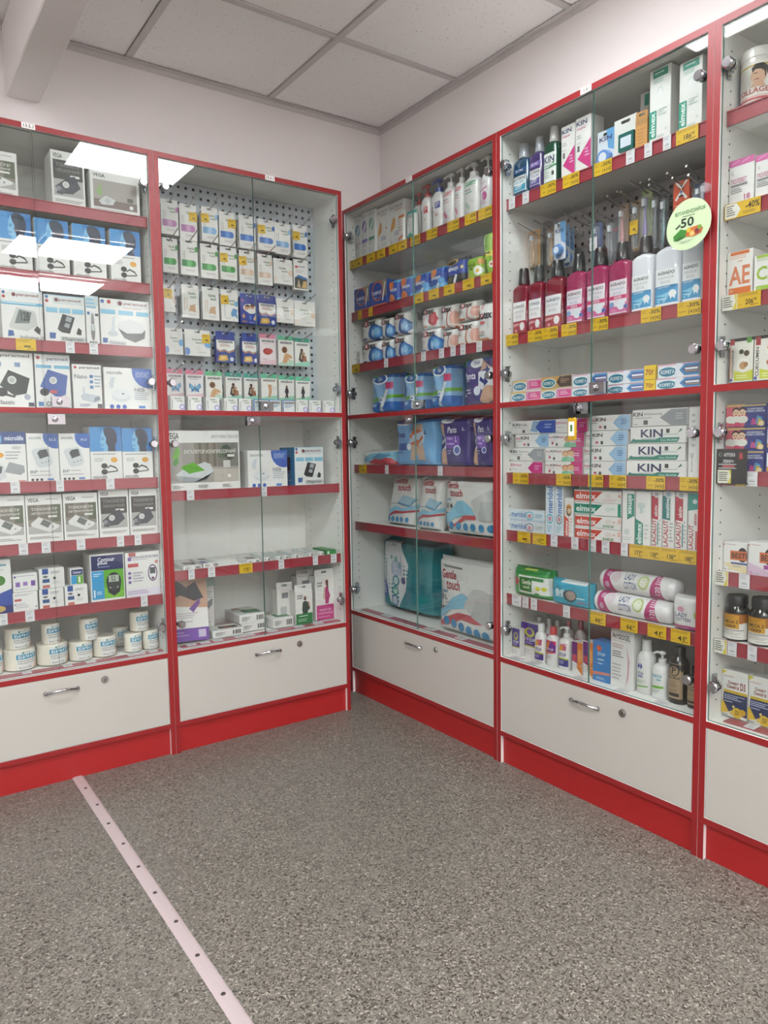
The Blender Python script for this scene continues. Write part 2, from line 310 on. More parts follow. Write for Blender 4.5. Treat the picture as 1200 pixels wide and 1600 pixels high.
# ------------------------------------------------------------------ printed artwork of the goods (kind, 0..1 numbers, colour, words)
ART = {
'vega_monitor': """R .05 .2 .95 .8 8c857a
R .05 .5 .3 .8 6f675c
R .38 .5 .6 .8 7a7266
R .72 .44 .95 .8 5f6650
R .05 .2 .95 .36 b9b6b2
T .06 .86 .36 .94 4a4744 VEGA
L .55 .88 .94 .92 b8b4b0 1
T .14 .68 .86 .74 dedad2 ТОНОМЕТР
T .14 .6 .86 .66 dedad2 АВТОМАТИЧНИЙ
R .6 .53 .84 .57 f2f0ec
P .12 .42 .34 .55 .9 .36 .86 .3 .62 .22 .14 .36 e9e8e6
P .36 .4 .46 .5 .68 .42 .58 .31 6d7370
C .72 .33 .025 9a9a9a
L .08 .08 .92 .14 9a9690 2""",
'vega_cuff': """R .06 .2 .94 .84 b4b1ae
R .06 .5 .94 .84 3b3836
T .06 .87 .34 .95 4a4744 VEGA
T .14 .72 .86 .79 8c8884 ТОНОМЕТР
T .14 .63 .86 .7 8c8884 МЕХАНІЧНИЙ
R .56 .55 .84 .59 f2f0ec
P .1 .36 .5 .55 .7 .58 .86 .38 .62 .26 .2 .24 3a3a46
P .12 .24 .26 .38 .4 .3 .3 .22 55545c
C .42 .41 .1 e4e4e2
C .42 .41 .07 c8c8c6
C .2 .33 .07 8c8c92
L .08 .08 .92 .14 9a9690 2""",
'vega_nebulizer': """R .06 .16 .94 .8 a9a19b
R .06 .16 .94 .34 7b6660
T .06 .86 .3 .94 4a4744 VEGA
P .12 .5 .2 .72 .24 .48 .18 .42 8fb46a
P .16 .3 .3 .44 .5 .36 .44 .24 .22 .22 d8d8d8
C .34 .32 .06 bfc3c4
R .74 .36 .86 .46 55504c
C .82 .24 .04 eeeeee
L .08 .06 .92 .12 9a9690 2""",
'vega_inhaler': """T .0 .86 .16 .96 4a4744 VEGA
T .6 .87 .98 .93 9a9aa2 ЕФЕКТИВНА ТЕРАПІЯ
R .02 .14 .98 .8 a8a29c
R .36 .4 .68 .8 8f8578
R .42 .4 .46 .8 6f665c
R .52 .4 .56 .8 6f665c
R .62 .4 .66 .8 6f665c
R .68 .4 .98 .8 7d7a74
C .8 .66 .08 4c5a48
C .74 .6 .05 5b6a52
C .86 .58 .06 44523f
R .62 .14 .98 .36 c4bab0
R .76 .38 .86 .5 d8d6d2
T .22 .62 .94 .7 e8e4de ІНГАЛЯТОР КОМПРЕСОРНИЙ
R .82 .56 .92 .6 f4f2ee
P .1 .28 .2 .36 .5 .48 .58 .44 .62 .32 .54 .22 .36 .15 .16 .19 d4d7da
P .1 .26 .54 .2 .6 .3 .5 .18 .34 .14 .14 .18 a7acb0
P .16 .4 .34 .48 .5 .34 .28 .29 63b02a
P .06 .56 .12 .76 .17 .66 .14 .52 .1 .5 7cc04a
P .06 .46 .12 .56 .15 .48 .1 .42 4f9a3a
C .84 .24 .025 f2f2f2
L .06 .04 .2 .1 9a9690 3
L .4 .04 .54 .1 9a9690 3
L .74 .04 .88 .1 9a9690 3""",
'head': """R 0 .54 1 1 2b7cc2
P 0 .54 .5 .54 .3 1 0 1 3f93d4
P .42 .54 .42 .6 .35 .61 .34 .65 .35 .67 .31 .71 .35 .77 .35 .84 .4 .93 .5 .97 .6 .95 .62 .54 7fbfe8
P .36 .74 .46 .76 .44 .8 .37 .8 4f94c8
P .35 .64 .44 .65 .43 .67 .36 .67 4f94c8
P .56 .54 .56 .64 .5 .7 .52 .78 .45 .86 .43 .94 .52 .99 .66 .99 .8 .94 .86 .84 .85 .72 .78 .64 .8 .54 0d2440
L .08 .46 .92 .5 a4a4a4 1
L .12 .34 .5 .42 b0b0b0 3
E .74 .38 .11 .05 e8a62c
E .42 .27 .1 .05 262626
E .42 .16 .1 .05 303030
P .5 .24 .62 .29 .64 .27 .52 .22 262626
P .6 .29 .78 .25 .86 .18 .84 .17 .76 .22 .6 .26 303030
P .5 .14 .84 .16 .84 .18 .5 .16 303030
T .06 .03 .5 .1 8a8a8a microlife""",
'bluehead_small': """R 0 .76 1 1 2e4a86
E .18 .86 .14 .13 6aa4d8
T .4 .83 .94 .92 dfe6f2 microlife
E .16 .55 .2 .06 e8a62c
L .4 .44 .92 .62 b4b4b8 3
E .72 .69 .14 .035 c9c9c9
P .0 .12 .1 .4 .34 .36 .4 .12 .2 .06 d9dadc
P .06 .24 .12 .36 .3 .33 .26 .2 55595e
P .36 .24 .5 .42 .92 .34 .94 .22 .8 .16 .4 .22 a2a4a6
R .74 .03 .96 .06 d08a84""",
'micro_bp': """E .92 .93 .4 .24 2f62b4
R 1 0 1.001 1 e8e8e8
T .08 .88 .46 .94 9a9aa0 microlife
T .72 .84 .92 .9 c8d8f0 H-3
P .14 .62 .2 .68 .6 .72 .7 .66 .8 .42 .74 .34 .4 .3 .3 .34 d3d8da
P .32 .6 .4 .66 .62 .68 .68 .54 .4 .48 3f4448
C .46 .4 .02 6e7478
C .58 .42 .02 6e7478
C .68 .44 .02 6e7478
T .08 .19 .32 .25 8b9096 BP
L .36 .2 .7 .24 b0b4b8 1
L .08 .12 .92 .16 b0b4b8 1
C .14 .06 .045 33363a
C .28 .06 .045 33363a
C .42 .06 .045 33363a
R .6 .045 .8 .08 3f78c4""",
'paramed_monitor': """R 0 .98 1 1 bcdff0
C .07 .93 .04 4a6ea8
C .07 .85 .04 c04848
R .26 .82 1 .98 e9eaea
T .38 .86 .9 .94 8b4a4a paramed
C .31 .9 .05 7a3038
R .0 .7 1 .76 79b8d8
L .02 .71 .98 .75 d8ecf6 1
P .16 .28 .36 .66 .8 .6 .86 .34 .6 .2 .2 .24 d2d3d0
P .3 .34 .42 .62 .72 .58 .66 .36 7e8481
T .46 .4 .66 .58 3a3f3e 128
P .76 .24 .84 .32 .92 .26 .9 .14 .8 .2 3a3a3a
P .13 .08 .28 .1 .26 .2 .14 .2 3f68a8
T .42 .04 1 .12 8f8f8d Indicator-X""",
'paramed_flagman': """R 0 .98 1 1 bcdff0
C .07 .95 .04 4a6ea8
C .07 .87 .04 c04848
R .22 .82 .98 .97 d9dfe0
T .36 .87 .9 .94 8b4a4a paramed
C .3 .905 .05 7a3038
R .04 .64 .32 .74 8cc4e0
R .36 .64 .64 .74 8cc4e0
R .68 .64 .97 .74 8cc4e0
P .3 .3 .44 .62 .74 .56 .6 .22 .4 .24 37383c
P .5 .48 .54 .58 .68 .55 .63 .45 a8adb0
P .46 .36 .5 .44 .62 .42 .58 .33 a8adb0
P .76 .22 .82 .36 .9 .3 .88 .2 2d2d2d
P .1 .1 .24 .1 .26 .22 .1 .22 3f68a8
R .36 .05 1 .15 c4c5c4
T .42 .06 .92 .14 6a6a6a Flagman""",
'paramed_thermo': """R 0 .8 1 1 c9d4d8
L .05 .72 .95 .94 6fb2d2 3
R .1 .62 .3 .68 4a6ea8
R .7 .6 .95 .65 26304a
E .5 .5 .13 .16 9a9a9c
E .5 .3 .16 .2 8a8684
R .38 .3 .62 .44 c9cfd2
T .2 .03 .8 .09 5a5a5a IR800""",
'paramed_compact': """C .05 .93 .04 4a6ea8
C .18 .93 .04 c04848
R .32 .84 .98 .98 dfe2e2
T .48 .88 .94 .95 8b4a4a paramed
C .4 .915 .045 7a3038
L .46 .8 .88 .83 d0a0a0 1
R .01 .68 .3 .77 8cc4e0
R .36 .68 .66 .77 8cc4e0
R .72 .68 .98 .77 8cc4e0
P .3 .42 .36 .52 .6 .6 .84 .52 .9 .36 .8 .3 .5 .3 dfe0e0
P .34 .4 .52 .3 .82 .32 .9 .4 .88 .22 .68 .12 .46 .2 585a5c
E .24 .28 .1 .06 c9cfd6
P .2 .3 .24 .62 .34 .66 .28 .6 .28 .3 d3d8de
P .03 .08 .12 .08 .13 .18 .03 .18 3f68a8
R .14 .04 .5 .13 d0d3d4
T .18 .055 .46 .115 50545a Compacta""",
'paramed_classic': """T .2 .9 .92 .97 5a5a5c paramed
C .12 .93 .06 7a3038
R .08 .74 .22 .82 7a92b8
R .54 .74 .68 .82 7a92b8
P .16 .4 .38 .68 .9 .54 .8 .26 .5 .22 24322e
C .46 .5 .11 dfe0dc
C .46 .5 .07 b9bbb6
E .2 .28 .14 .08 1f1f20
P .28 .22 .5 .18 .62 .3 .58 .32 .48 .22 .3 .26 3a3a3c
C .82 .2 .08 a8acc0
T .04 .06 .5 .14 6a6a6e Classic
R .84 .03 .98 .1 28324a""",
'paramed_comfort': """C .1 .93 .05 c04848
R .2 .84 1 .98 e2e6e8
T .34 .87 .94 .95 5a4a4c paramed
R .03 .74 .47 .8 7ab6d4
R .54 .74 .98 .8 7ab6d4
P .12 .4 .36 .72 .92 .62 .84 .26 .6 .2 .3 .34 3c5fa8
C .5 .52 .11 dfe0dc
C .5 .52 .07 b9bbb6
E .24 .3 .13 .07 1f1f20
R .4 .28 .6 .34 c85050
T .28 .04 .92 .13 5e6a64 COMFORT
P .06 .04 .2 .04 .2 .12 .06 .12 4a80b8""",
'paramed_nano': """C .1 .93 .05 c04848
T .24 .89 .92 .96 5a4a4c paramed
T .06 .68 .5 .78 8a8c90 Nano
R .58 .7 .7 .77 5f84b8
R .58 .58 .7 .65 5f84b8
R .58 .46 .7 .53 5f84b8
L .74 .46 .98 .76 a8b4c4 4
P .24 .3 .4 .36 .9 .3 .94 .2 .74 .14 .3 .2 c9ced6
R .32 .34 .4 .5 d4d8de
P .7 .16 .92 .22 .9 .3 .72 .26 8f96a0
R .82 .02 .98 .12 5a4c5c
L .2 .04 .66 .12 b0b4d0 4""",
'micro_neb': """E .92 .95 .34 .42 2f5fb8
T .06 .84 .38 .92 8c8c92 microlife
T .66 .78 .94 .92 aebfe2 КОМПАКТ
E .34 .32 .2 .14 d9dce0
E .34 .38 .19 .12 e6e8ea
E .38 .38 .03 .02 7a8088
P .1 .62 .14 .76 .24 .78 .22 .74 .18 .5 .12 .5 d0d5dc
T .62 .44 .84 .53 8a8f98 NEB
L .62 .22 .94 .42 b8bec8 4
C .14 .07 .045 2f5fb8
C .27 .07 .045 2f5fb8
C .4 .07 .045 2f5fb8
R .7 .04 .84 .1 4f86cc""",
'tall_blue': """L .1 .84 .9 .92 7aa6b8 1
L .1 .76 .8 .82 b4bec4 2
C .58 .62 .2 4f8a3c
P 0 .0 1 0 1 .46 .5 .38 0 .2 2f4fa8
R 0 0 1 .16 2a2f78
E .5 .1 .24 .06 c8a860""",
'purple_small': """L .16 .82 .94 .9 a8a0b8 1
R .1 .3 .28 .56 8a62b0
R .4 .34 .58 .56 9a74ba
R .72 .3 .9 .6 8058a8
C .08 .85 .05 8058a8
L .08 .1 .9 .2 c8c4cc 2""",
'purple_small_b': """L .06 .8 .94 .92 a8a0b8 2
R .06 .56 .34 .68 c8585c
L .06 .16 .66 .44 c4bcc8 3
C .08 .4 .03 8058a8
C .92 .22 .03 444444""",
'strips': """R .12 .72 .36 1 2f55a0
L .44 .7 .9 .84 9a9a9e 2
E .24 .6 .1 .06 7a7a80
R .12 .3 .4 .48 36598f
R .12 .04 .4 .18 c86a62
E .6 .5 .06 .07 3a3a3a
L .5 .2 .9 .36 c8c8cc 3""",
'contour_small': """R .08 .6 .95 .95 23306a
T .2 .7 .85 .85 e8eaf4 Contour
R .06 .06 .48 .58 2f9ed8
R .48 .06 .95 .58 62b02a
R .6 .14 .76 .5 f0f4e8""",
'contour': """R .03 .66 .97 .97 1d2860
T .22 .84 .72 .93 f0f2fa Contour
T .22 .76 .5 .85 f0f2fa plus
L .22 .7 .6 .74 8f98c8 1
R .03 .06 .38 .65 2f9ed8
R .38 .06 .97 .66 5fb022
P .38 .3 .97 .2 .97 .06 .38 .06 7cc23a
E .67 .4 .22 .2 23262a
P .46 .34 .5 .18 .67 .1 .84 .18 .88 .34 23262a
E .67 .38 .17 .17 34383c
R .52 .4 .82 .54 b8c2b6
T .6 .42 .72 .52 2a2e2c 5.2
C .56 .28 .02 d0d0d0
C .78 .28 .02 d0d0d0
L .08 .52 .32 .6 cfe8f6 2
R .07 .1 .12 .26 dff0fa
L .16 .14 .34 .22 cfe8f6 2""",
'glucose_purple': """R .1 .92 .3 1 c06060
T .12 .86 .96 .92 6a6088 СИСТЕМА КОНТРОЛЮ РІВНЯ
L .2 .82 .7 .84 8a84a0 1
R .07 .82 .17 .9 7a54a8
R .07 .68 .37 .76 c8484c
R .07 .52 .15 .58 8a62b0
R .07 .42 .15 .48 8a62b0
R .07 .32 .15 .38 8a62b0
L .2 .32 .56 .56 b8b0c0 4
E .78 .52 .14 .19 6a4a78
E .78 .52 .11 .16 f2f0f2
R .7 .5 .86 .64 4a4e52
C .78 .4 .04 7a3a5a
E .9 .76 .05 .04 d88a8a
R 0 0 1 .2 e9e2ee
L .04 .06 .7 .15 b4a4c4 2""",
'bint': """R 0 0 1 1 f4f3ef
C .3 .9 .05 5a9a8a
L .38 .87 .75 .93 5a9a8a 1
R .0 .56 .98 .82 2e9ac0
T .08 .6 .9 .78 f4f8fa БИНТ
T .06 .42 .94 .52 6a6a6c ЕЛАСТИЧНИЙ
T .06 .3 .94 .39 6a6a6c МЕДИЧНИЙ
P .74 .02 1 .02 1 .4 .86 .24 e2b69c
T .1 .08 .66 .16 8a8a8c 8см х 3м""",
'gt': """T .4 .84 .8 .92 5a7a4a Gentle
T .52 .74 .86 .82 5a7a4a touch
E .93 .86 .1 .09 COLA
R .12 .52 .14 .78 6a6a6a
R .22 .52 .24 .78 6a6a6a
E .74 .38 .16 .11 COLA
R .06 .27 .74 .49 COLA
R .38 .28 .62 .48 COLB
R .14 .27 .16 .49 4a5a6a
R .24 .27 .26 .49 4a5a6a
L .3 .1 .86 .18 c4bcb8 2
C .08 .05 .02 8a7a74""",
'gt_wide': """T .28 .72 .66 .82 5a7a4a Gentle
T .42 .58 .74 .68 5a7a4a touch
E .92 .56 .16 .16 COLA
E .08 .2 .12 .18 COLB
C .5 .36 .07 cfd8c8
C .5 .36 .045 f2efe9
L .5 .12 .9 .2 c4bcb8 2""",
'gt_strip': """T .36 .82 .8 .92 5a7a4a Gentle
T .48 .7 .84 .8 5a7a4a touch
R .14 .24 .17 .7 c79a78
R .27 .3 .3 .72 c79a78
P .36 .2 .48 .24 .8 .2 .76 .42 .8 .5 .46 .44 COLA
L .36 .08 .84 .14 c4bcb8 2""",
'gt_splash': """T .4 .72 .8 .82 5a7a4a Gentle
T .5 .6 .84 .7 5a7a4a touch
R .2 .15 .22 .62 5b7896
P .56 .3 .7 .5 .96 .44 .9 .3 .98 .12 .78 .2 .6 .16 5a94c8
E .9 .66 .12 .1 7fb2dc
L .2 .06 .6 .12 c4bcb8 2""",
'photo_pack': """R .1 .84 .3 .92 b8403c
L .34 .84 .9 .92 8a96b4 1
L .14 .64 .86 .76 c8b8b4 2
P .06 .46 .3 .56 .94 .46 .94 .06 .06 .06 4a4a4c
P .06 .46 .34 .58 .94 .48 .94 .4 .3 .48 3c76b8
P .2 .1 .34 .42 .5 .08 c8b49a
P .54 .08 .66 .34 .9 .36 .9 .08 d8b27c""",
'kids_plaster': """R 0 0 1 1 2b3a8c
R .04 .02 .96 .97 2f409a
E .52 .62 .36 .16 f2efe8
E .36 .62 .16 .1 c89a78
E .66 .66 .14 .09 c89a78
E .62 .5 .24 .1 f2efe8
E .4 .7 .13 .05 4a342a
E .68 .73 .12 .05 5a3a28
R .06 .86 .2 .92 c85a8c
P .08 .3 .2 .4 .26 .26 .16 .2 e0a070
P .7 .2 .84 .36 .92 .26 .8 .14 e8b88c
P .5 .16 .64 .2 .6 .34 .48 .3 4f8ad0
R .1 .06 .34 .11 c8803c
R .5 .05 .74 .09 8f98c8""",
'blue_plaster': """R 0 0 1 1 2f4596
P .02 .84 .98 .84 .98 .52 .66 .42 .44 .5 .2 .44 .02 .52 f2efe9
P .02 .5 .2 .42 .44 .48 .66 .4 .98 .5 .98 .46 .66 .36 .44 .44 .2 .38 .02 .46 e09a5a
R .12 .74 .88 .82 54505a
T .16 .75 .84 .81 e8e4e4 Family Plast
L .2 .58 .82 .7 b46a6a 3
P .08 .06 .16 .26 .56 .28 .64 .1 .4 .05 d8a850
P .2 .1 .26 .22 .5 .22 .5 .12 e8c880
E .82 .13 .1 .08 e8e8f0""",
'lips_plaster': """R 0 0 1 1 f2e6e8
P 0 0 1 0 1 .2 0 .1 ecc4cc
R .12 .86 .88 .94 54505a
T .16 .87 .84 .93 e8e4e4 Family Plast
L .2 .76 .8 .8 c8a0a4 1
E .46 .5 .28 .13 b04038
E .58 .52 .22 .1 c05046
L .12 .14 .56 .22 c8a8ac 2""",
'hand_plaster': """R 0 0 1 1 f4efe8
P 0 0 1 0 1 .22 0 .1 bfe0cc
R .12 .86 .88 .94 54505a
T .16 .87 .84 .93 e8e4e4 Family Plast
E .4 .62 .18 .13 8f6036
E .4 .62 .14 .1 6f4526
P .24 .14 .38 .42 .52 .5 .86 .4 .9 .3 .6 .3 .84 .2 .6 .22 .5 .1 .3 .1 d8a878
L .12 .06 .4 .1 9ab8a4 1""",
'people_plaster': """R 0 0 1 1 f2efe9
P 0 0 1 0 1 .24 0 .1 9fd8c0
R .12 .86 .88 .94 54505a
T .16 .87 .84 .93 e8e4e4 Family Plast
L .2 .78 .8 .81 b8b4b0 1
E .46 .66 .1 .08 5a3a2a
P .24 .26 .34 .58 .6 .58 .66 .2 .4 .16 2f3034
E .6 .52 .09 .07 c89878
P .5 .2 .56 .44 .76 .42 .8 .2 a86a4a
P .36 .3 .4 .52 .5 .5 .48 .28 c4a080""",
'legs_plaster': """R 0 0 1 1 f2efe9
P 0 0 1 0 1 .24 0 .1 9fd8b8
R .12 .86 .88 .94 54505a
T .16 .87 .84 .93 e8e4e4 Family Plast
P .42 .7 .54 .72 .58 .4 .52 .12 .42 .12 .48 .42 c8946c
P .54 .72 .66 .7 .66 .4 .56 .14 .52 .16 .56 .42 d8a880
R .66 .44 .98 .66 e4e0de""",
'person_plaster': """R 0 0 1 1 f2efe9
P 0 0 1 0 1 .24 0 .1 9fd8b8
R .12 .86 .88 .94 54505a
T .16 .87 .84 .93 e8e4e4 Family Plast
E .5 .66 .07 .06 6a4a3a
P .36 .4 .42 .6 .58 .6 .64 .4 .56 .32 .44 .32 2c2e34
P .44 .34 .56 .34 .6 .12 .5 .12 .48 .24 .46 .12 .38 .12 34363c""",
'butterfly_plaster': """R 0 0 1 1 f2ecec
P 0 0 1 0 1 .16 0 .06 ecc4cc
R .12 .86 .88 .94 54505a
T .16 .87 .84 .93 e8e4e4 Family Plast
L .2 .76 .8 .81 a0707a 1
P .5 .42 .2 .62 .16 .44 .3 .34 .28 .2 .46 .26 3f7fb4
P .5 .42 .8 .62 .86 .44 .72 .34 .74 .2 .54 .26 3f7fb4
P .48 .4 .26 .56 .24 .44 .36 .36 7fc0e0
P .52 .4 .76 .56 .78 .44 .66 .36 7fc0e0
R .485 .2 .515 .56 22303c""",
'gt_small': """T .3 .78 .7 .9 5a7a4a Gentle
T .44 .62 .82 .74 5a7a4a touch
R .1 .1 .15 .76 a09a96
E .8 .26 .2 .2 b4a4d8
E .8 .26 .11 .12 f0ecf4
P .84 .06 1 .06 1 .3 c0b0e0""",
'blueedge_small': """R 0 0 .07 1 3f86c4
R 0 .93 1 1 3f86c4
R .12 .68 .92 .84 54505a
T .16 .7 .88 .82 e8e4e4 Family Plast
L .14 .34 .92 .6 7aa0c4 3
E .8 .2 .14 .14 dfe6ee""",
'bra': """R 0 0 1 1 efebe8
P 0 .56 1 .5 1 1 0 1 c9a088
P 0 .66 .3 .72 .66 .62 .9 .66 .7 .92 .46 .84 .2 .96 0 .9 3d3c44
P 0 .8 .2 1 .0 1 b48a74
P .5 .5 .8 .66 .8 .58 .62 .44 7a5a9c
L .1 .34 .84 .44 c0b8bc 3
L .1 .27 .6 .31 c0b8bc 1
R 0 0 1 .2 7a4aa8
R .72 .05 .92 .17 cfc0dc
L .06 .06 .5 .15 a88ac8 2""",
'grey_pack': """P 0 .8 1 .84 1 1 0 1 bcd4d0
L .3 .6 .9 .74 c0c0c0 3
P .3 .3 .9 .5 .9 .62 .3 .46 8a8a8c
L .3 .1 .9 .2 c8c8c8 2""",
'barcode_end': """R .08 .2 .3 .8 d0d0cc
L .1 .3 .5 .7 9a9a98 2
R .66 .24 .7 .8 3a3a3a
R .72 .24 .74 .8 3a3a3a
R .76 .24 .81 .8 3a3a3a
R .83 .24 .86 .8 3a3a3a
R .88 .24 .92 .8 3a3a3a""",
'green_top': """P .3 .2 .92 .1 .96 .5 .34 .62 2f7a44
E .3 .8 .16 .12 c8a890
L .4 .28 .86 .44 8ac09a 2""",
'ear_top': """P .3 .3 .9 .2 .92 .6 .34 .74 4a4440
E .6 .46 .16 .14 8a6a56
L .06 .1 .3 .3 a0a0a0 2""",
'man_green': """T .1 .84 .4 .9 3a3a3a med
T .1 .77 .4 .83 3a3a3a textile
E .56 .78 .09 .07 b88a72
E .56 .755 .07 .04 3a2a24
P .38 .44 .42 .66 .56 .7 .72 .66 .74 .44 .7 .3 .42 .3 2f4638
P .66 .6 .76 .66 .84 .5 .8 .4 .66 .46 24262a
P .72 .66 .8 .66 .84 .52 .76 .5 c09078
R .02 0 .98 .32 1f7a3c
L .2 .2 .8 .26 cfe6d4 1
L .14 .06 .86 .16 a8d4b4 2""",
'woman_pink': """T .1 .82 .36 .88 3a3a3a med
T .1 .76 .36 .81 3a3a3a textile
E .6 .83 .08 .07 c89a84
P .56 .9 .68 .9 .7 .66 .62 .66 4a2c22
P .5 .56 .54 .74 .64 .76 .72 .62 .8 .54 .72 .46 .7 .36 .52 .36 b83a78
P .48 .74 .54 .74 .46 .52 .56 .46 .5 .44 .4 .52 d8a890
R .05 0 .97 .34 c83a84
T .2 .2 .84 .25 f0cfe0 БАНДАЖ ДО-
T .12 .13 .9 .18 f0cfe0 ТА ПІСЛЯПОЛОГОВИЙ
L .1 .04 .86 .08 e0a0c4 1""",
'hang_tab': """E .2 .5 .05 .12 2a3a7a
P .5 .3 .6 .6 .7 .6 .82 .3 8a8278""",
'hygiene_oval': """T .1 .9 .9 .95 a8a4ac LACTACYD
E .48 .7 .36 .13 COLA
P .22 .62 .66 .8 .7 .76 .3 .6 ffffff
P .3 .58 .76 .74 .78 .71 .38 .57 ffffff
R .06 .36 .94 .43 COLB
L .1 .26 .84 .34 c8c4cc 2
L .1 .1 .84 .2 d4d0d4 2""",
'lactacyd': """T .08 .86 .94 .92 8a8a98 LACTACYD
T .36 .8 .9 .84 d0a08c FEMINA
P .1 .38 .12 .5 .3 .7 .44 .62 .4 .46 .2 .4 e0a860
P .1 .36 .13 .38 .36 .6 .34 .62 c88840
C .8 .52 .06 d08a6a
L .36 .26 .92 .36 7a90c0 3
L .36 .12 .9 .22 d0ccd0 3
C .16 .16 .07 d8d4d4""",
'tube_orange': """R 0 .88 1 1 d8864a
L .1 .4 .9 .8 c8bcb8 4
P .1 .1 .9 .2 .9 .3 .1 .22 d8a07c""",
'wipe_teal': """R 0 .86 1 1 4fa8a0
L .2 .72 .9 .82 8a9a98 2
C .5 .5 .12 e0e4e2
P .1 .12 .5 .28 .9 .16 .8 .06 .2 .04 3fa898""",
'lactacyd_bottle': """V .06 .06 .36 .7 COLB Lactacyd
R .5 .62 .94 .82 COLA
L .54 .64 .9 .8 f0dcdc 3
C .64 .42 .12 d8c8c8
C .64 .42 .07 e8b8ac
R .1 .0 .96 .04 COLA""",
'intimate_pump': """R .06 .86 .94 .97 COLA
L .14 .89 .88 .94 f6ecec 1
L .14 .7 .8 .76 7a7a80 1
L .14 .62 .84 .68 COLA 1
E .3 .34 .12 .08 COLB
E .46 .24 .12 .08 COLB
C .76 .4 .08 d8d8d8
L .1 .04 .7 .12 c8c8cc 2""",
'oval_pump': """L .16 .76 .84 .84 c890b0 2
P .1 .6 .8 .7 .8 .64 .1 .54 d88ab8
E .6 .42 .2 .13 c04a90
E .5 .38 .1 .08 e088b8
L .16 .16 .76 .3 c0a8c0 3""",
'tampax': """R 0 0 1 1 2f4fa4
P .5 1 1 1 1 .4 .72 .4 9a8a70
C .46 .64 .34 c86a4a
C .46 .64 .28 2f4fa4
T .12 .5 .72 .64 f0f0f4 TAMPAX
L .2 .36 .6 .42 b8c4e4 1
P .74 .24 .8 .24 .96 .9 .88 .9 e8e8ec
R .0 .0 1 .14 e07a3c""",
'always_blue': """R 0 0 1 1 2f52ac
P 0 0 1 0 1 .34 0 .2 6fb4e0
E .3 .8 .26 .2 e08a4c
T .12 .44 .86 .66 f2f4fa always
P .46 .04 .6 .04 .76 .3 .66 .34 f0f0f0
E .82 .4 .14 .14 5aa0d8
R 0 .92 1 1 49b0d8""",
'always_orange': """R 0 0 1 1 3a5cb4
R 0 .86 1 1 5ab8dc
E .32 .78 .28 .2 e07a44
T .14 .46 .88 .66 f2f4fa always
E .36 .2 .3 .2 e88a50
P .5 0 1 0 1 .26 4fb0d8""",
'always_night': """R 0 0 1 1 2c2c38
R 0 .4 1 .86 3348a0
E .4 .86 .3 .12 c8a860
E .4 .84 .24 .08 23242c
T .18 .5 .76 .72 f0f0f6 always
E .86 .62 .05 .06 f0d890
P .44 .05 .56 .05 .66 .38 .56 .42 e6e6ea
E .26 .24 .14 .1 6a6048
R .72 .18 .9 .32 4a4438""",
'naturella': """R 0 0 1 1 a8cc4a
P 0 .66 1 .8 1 1 0 1 8fc040
T .08 .56 .7 .76 2c5a2c Naturella
R .3 .46 .52 .53 23422a
C .78 .38 .2 f4f4f0
C .78 .38 .08 e8b83a
E .16 .24 .16 .14 e8b48a
E .9 .74 .12 .12 e8a860""",
'naturella_tall': """R 0 0 1 1 9cc846
V .2 .56 .5 .94 2c5a2c Naturella
R .0 .44 1 .56 e8d84a
C .2 .47 .16 2a2a2a
L .34 .46 .96 .54 3a3a2a 1
V .2 .06 .5 .38 2c5a2c Naturella
C .82 .26 .2 f4f4f0
C .82 .26 .08 d87a3c""",
'kotex_blue': """E .74 .34 .28 .36 2f68b4
E .8 .34 .19 .27 5a98d4
E .84 .36 .1 .16 8fc0e8
E .7 .3 .05 .16 bcdcf0
L .08 .42 .4 .54 d0a8a8 2
R .06 .06 .36 .16 34487c
T .06 .66 .9 .92 1f1c20 kotex
C .36 .78 .1 b8282c
C .36 .78 .055 f2f0f0""",
'kotex_orange': """E .8 .38 .28 .42 c8583c
E .84 .4 .26 .38 ece4e0
E .92 .42 .16 .26 e0a898
L .08 .42 .42 .54 d0a8a8 2
R .06 .06 .42 .16 d8825a
T .06 .66 .9 .92 1f1c20 kotex
C .36 .78 .1 b8282c
C .36 .78 .055 f2f0f0""",
'kotex_pad': """P .5 .3 .6 .62 .9 .72 .96 .4 .9 .12 .7 .06 c84448
P .62 .36 .7 .62 .86 .62 .84 .24 .72 .18 d87878
L .08 .42 .42 .54 d0a8a8 2
R .06 .06 .42 .16 d8825a
T .06 .66 .9 .92 1f1c20 kotex
C .36 .78 .1 b8282c
C .36 .78 .055 f2f0f0""",
'kotex_fresh': """P .3 .84 .36 .94 .5 .92 .4 .82 d87878
T .08 .58 .98 .78 1f1c20 kotex
C .36 .67 .08 b8282c
C .36 .67 .045 f2f0f0
E .36 .5 .16 .04 d87070
T .1 .24 .5 .3 c89088 FRESH
L .1 .16 .7 .22 9a9a9a 1
R .08 .05 .74 .12 d8895c""",
'tena_lady': """R 0 0 1 1 8fb8e0
R 0 .88 1 1 2f66b4
E .48 .85 .32 .13 ffffff
E .48 .85 .27 .1 2b5ea8
T .34 .81 .62 .89 f4f6fa TENA
R .18 .9 .3 1 5fa844
T .08 .52 .34 .66 5f92cc lady
R .72 .6 .94 .76 c83a6c
P 0 .36 1 .46 1 .38 0 .28 6fb03a
R 0 0 1 .28 2f6ab8
P .4 .08 .56 .04 .7 .3 .84 .56 .72 .6 .58 .36 eef2f8
L .08 .16 .36 .24 dce8f4 2
C .52 .34 .08 e8eef6
C .52 .34 .05 3a62a8""",
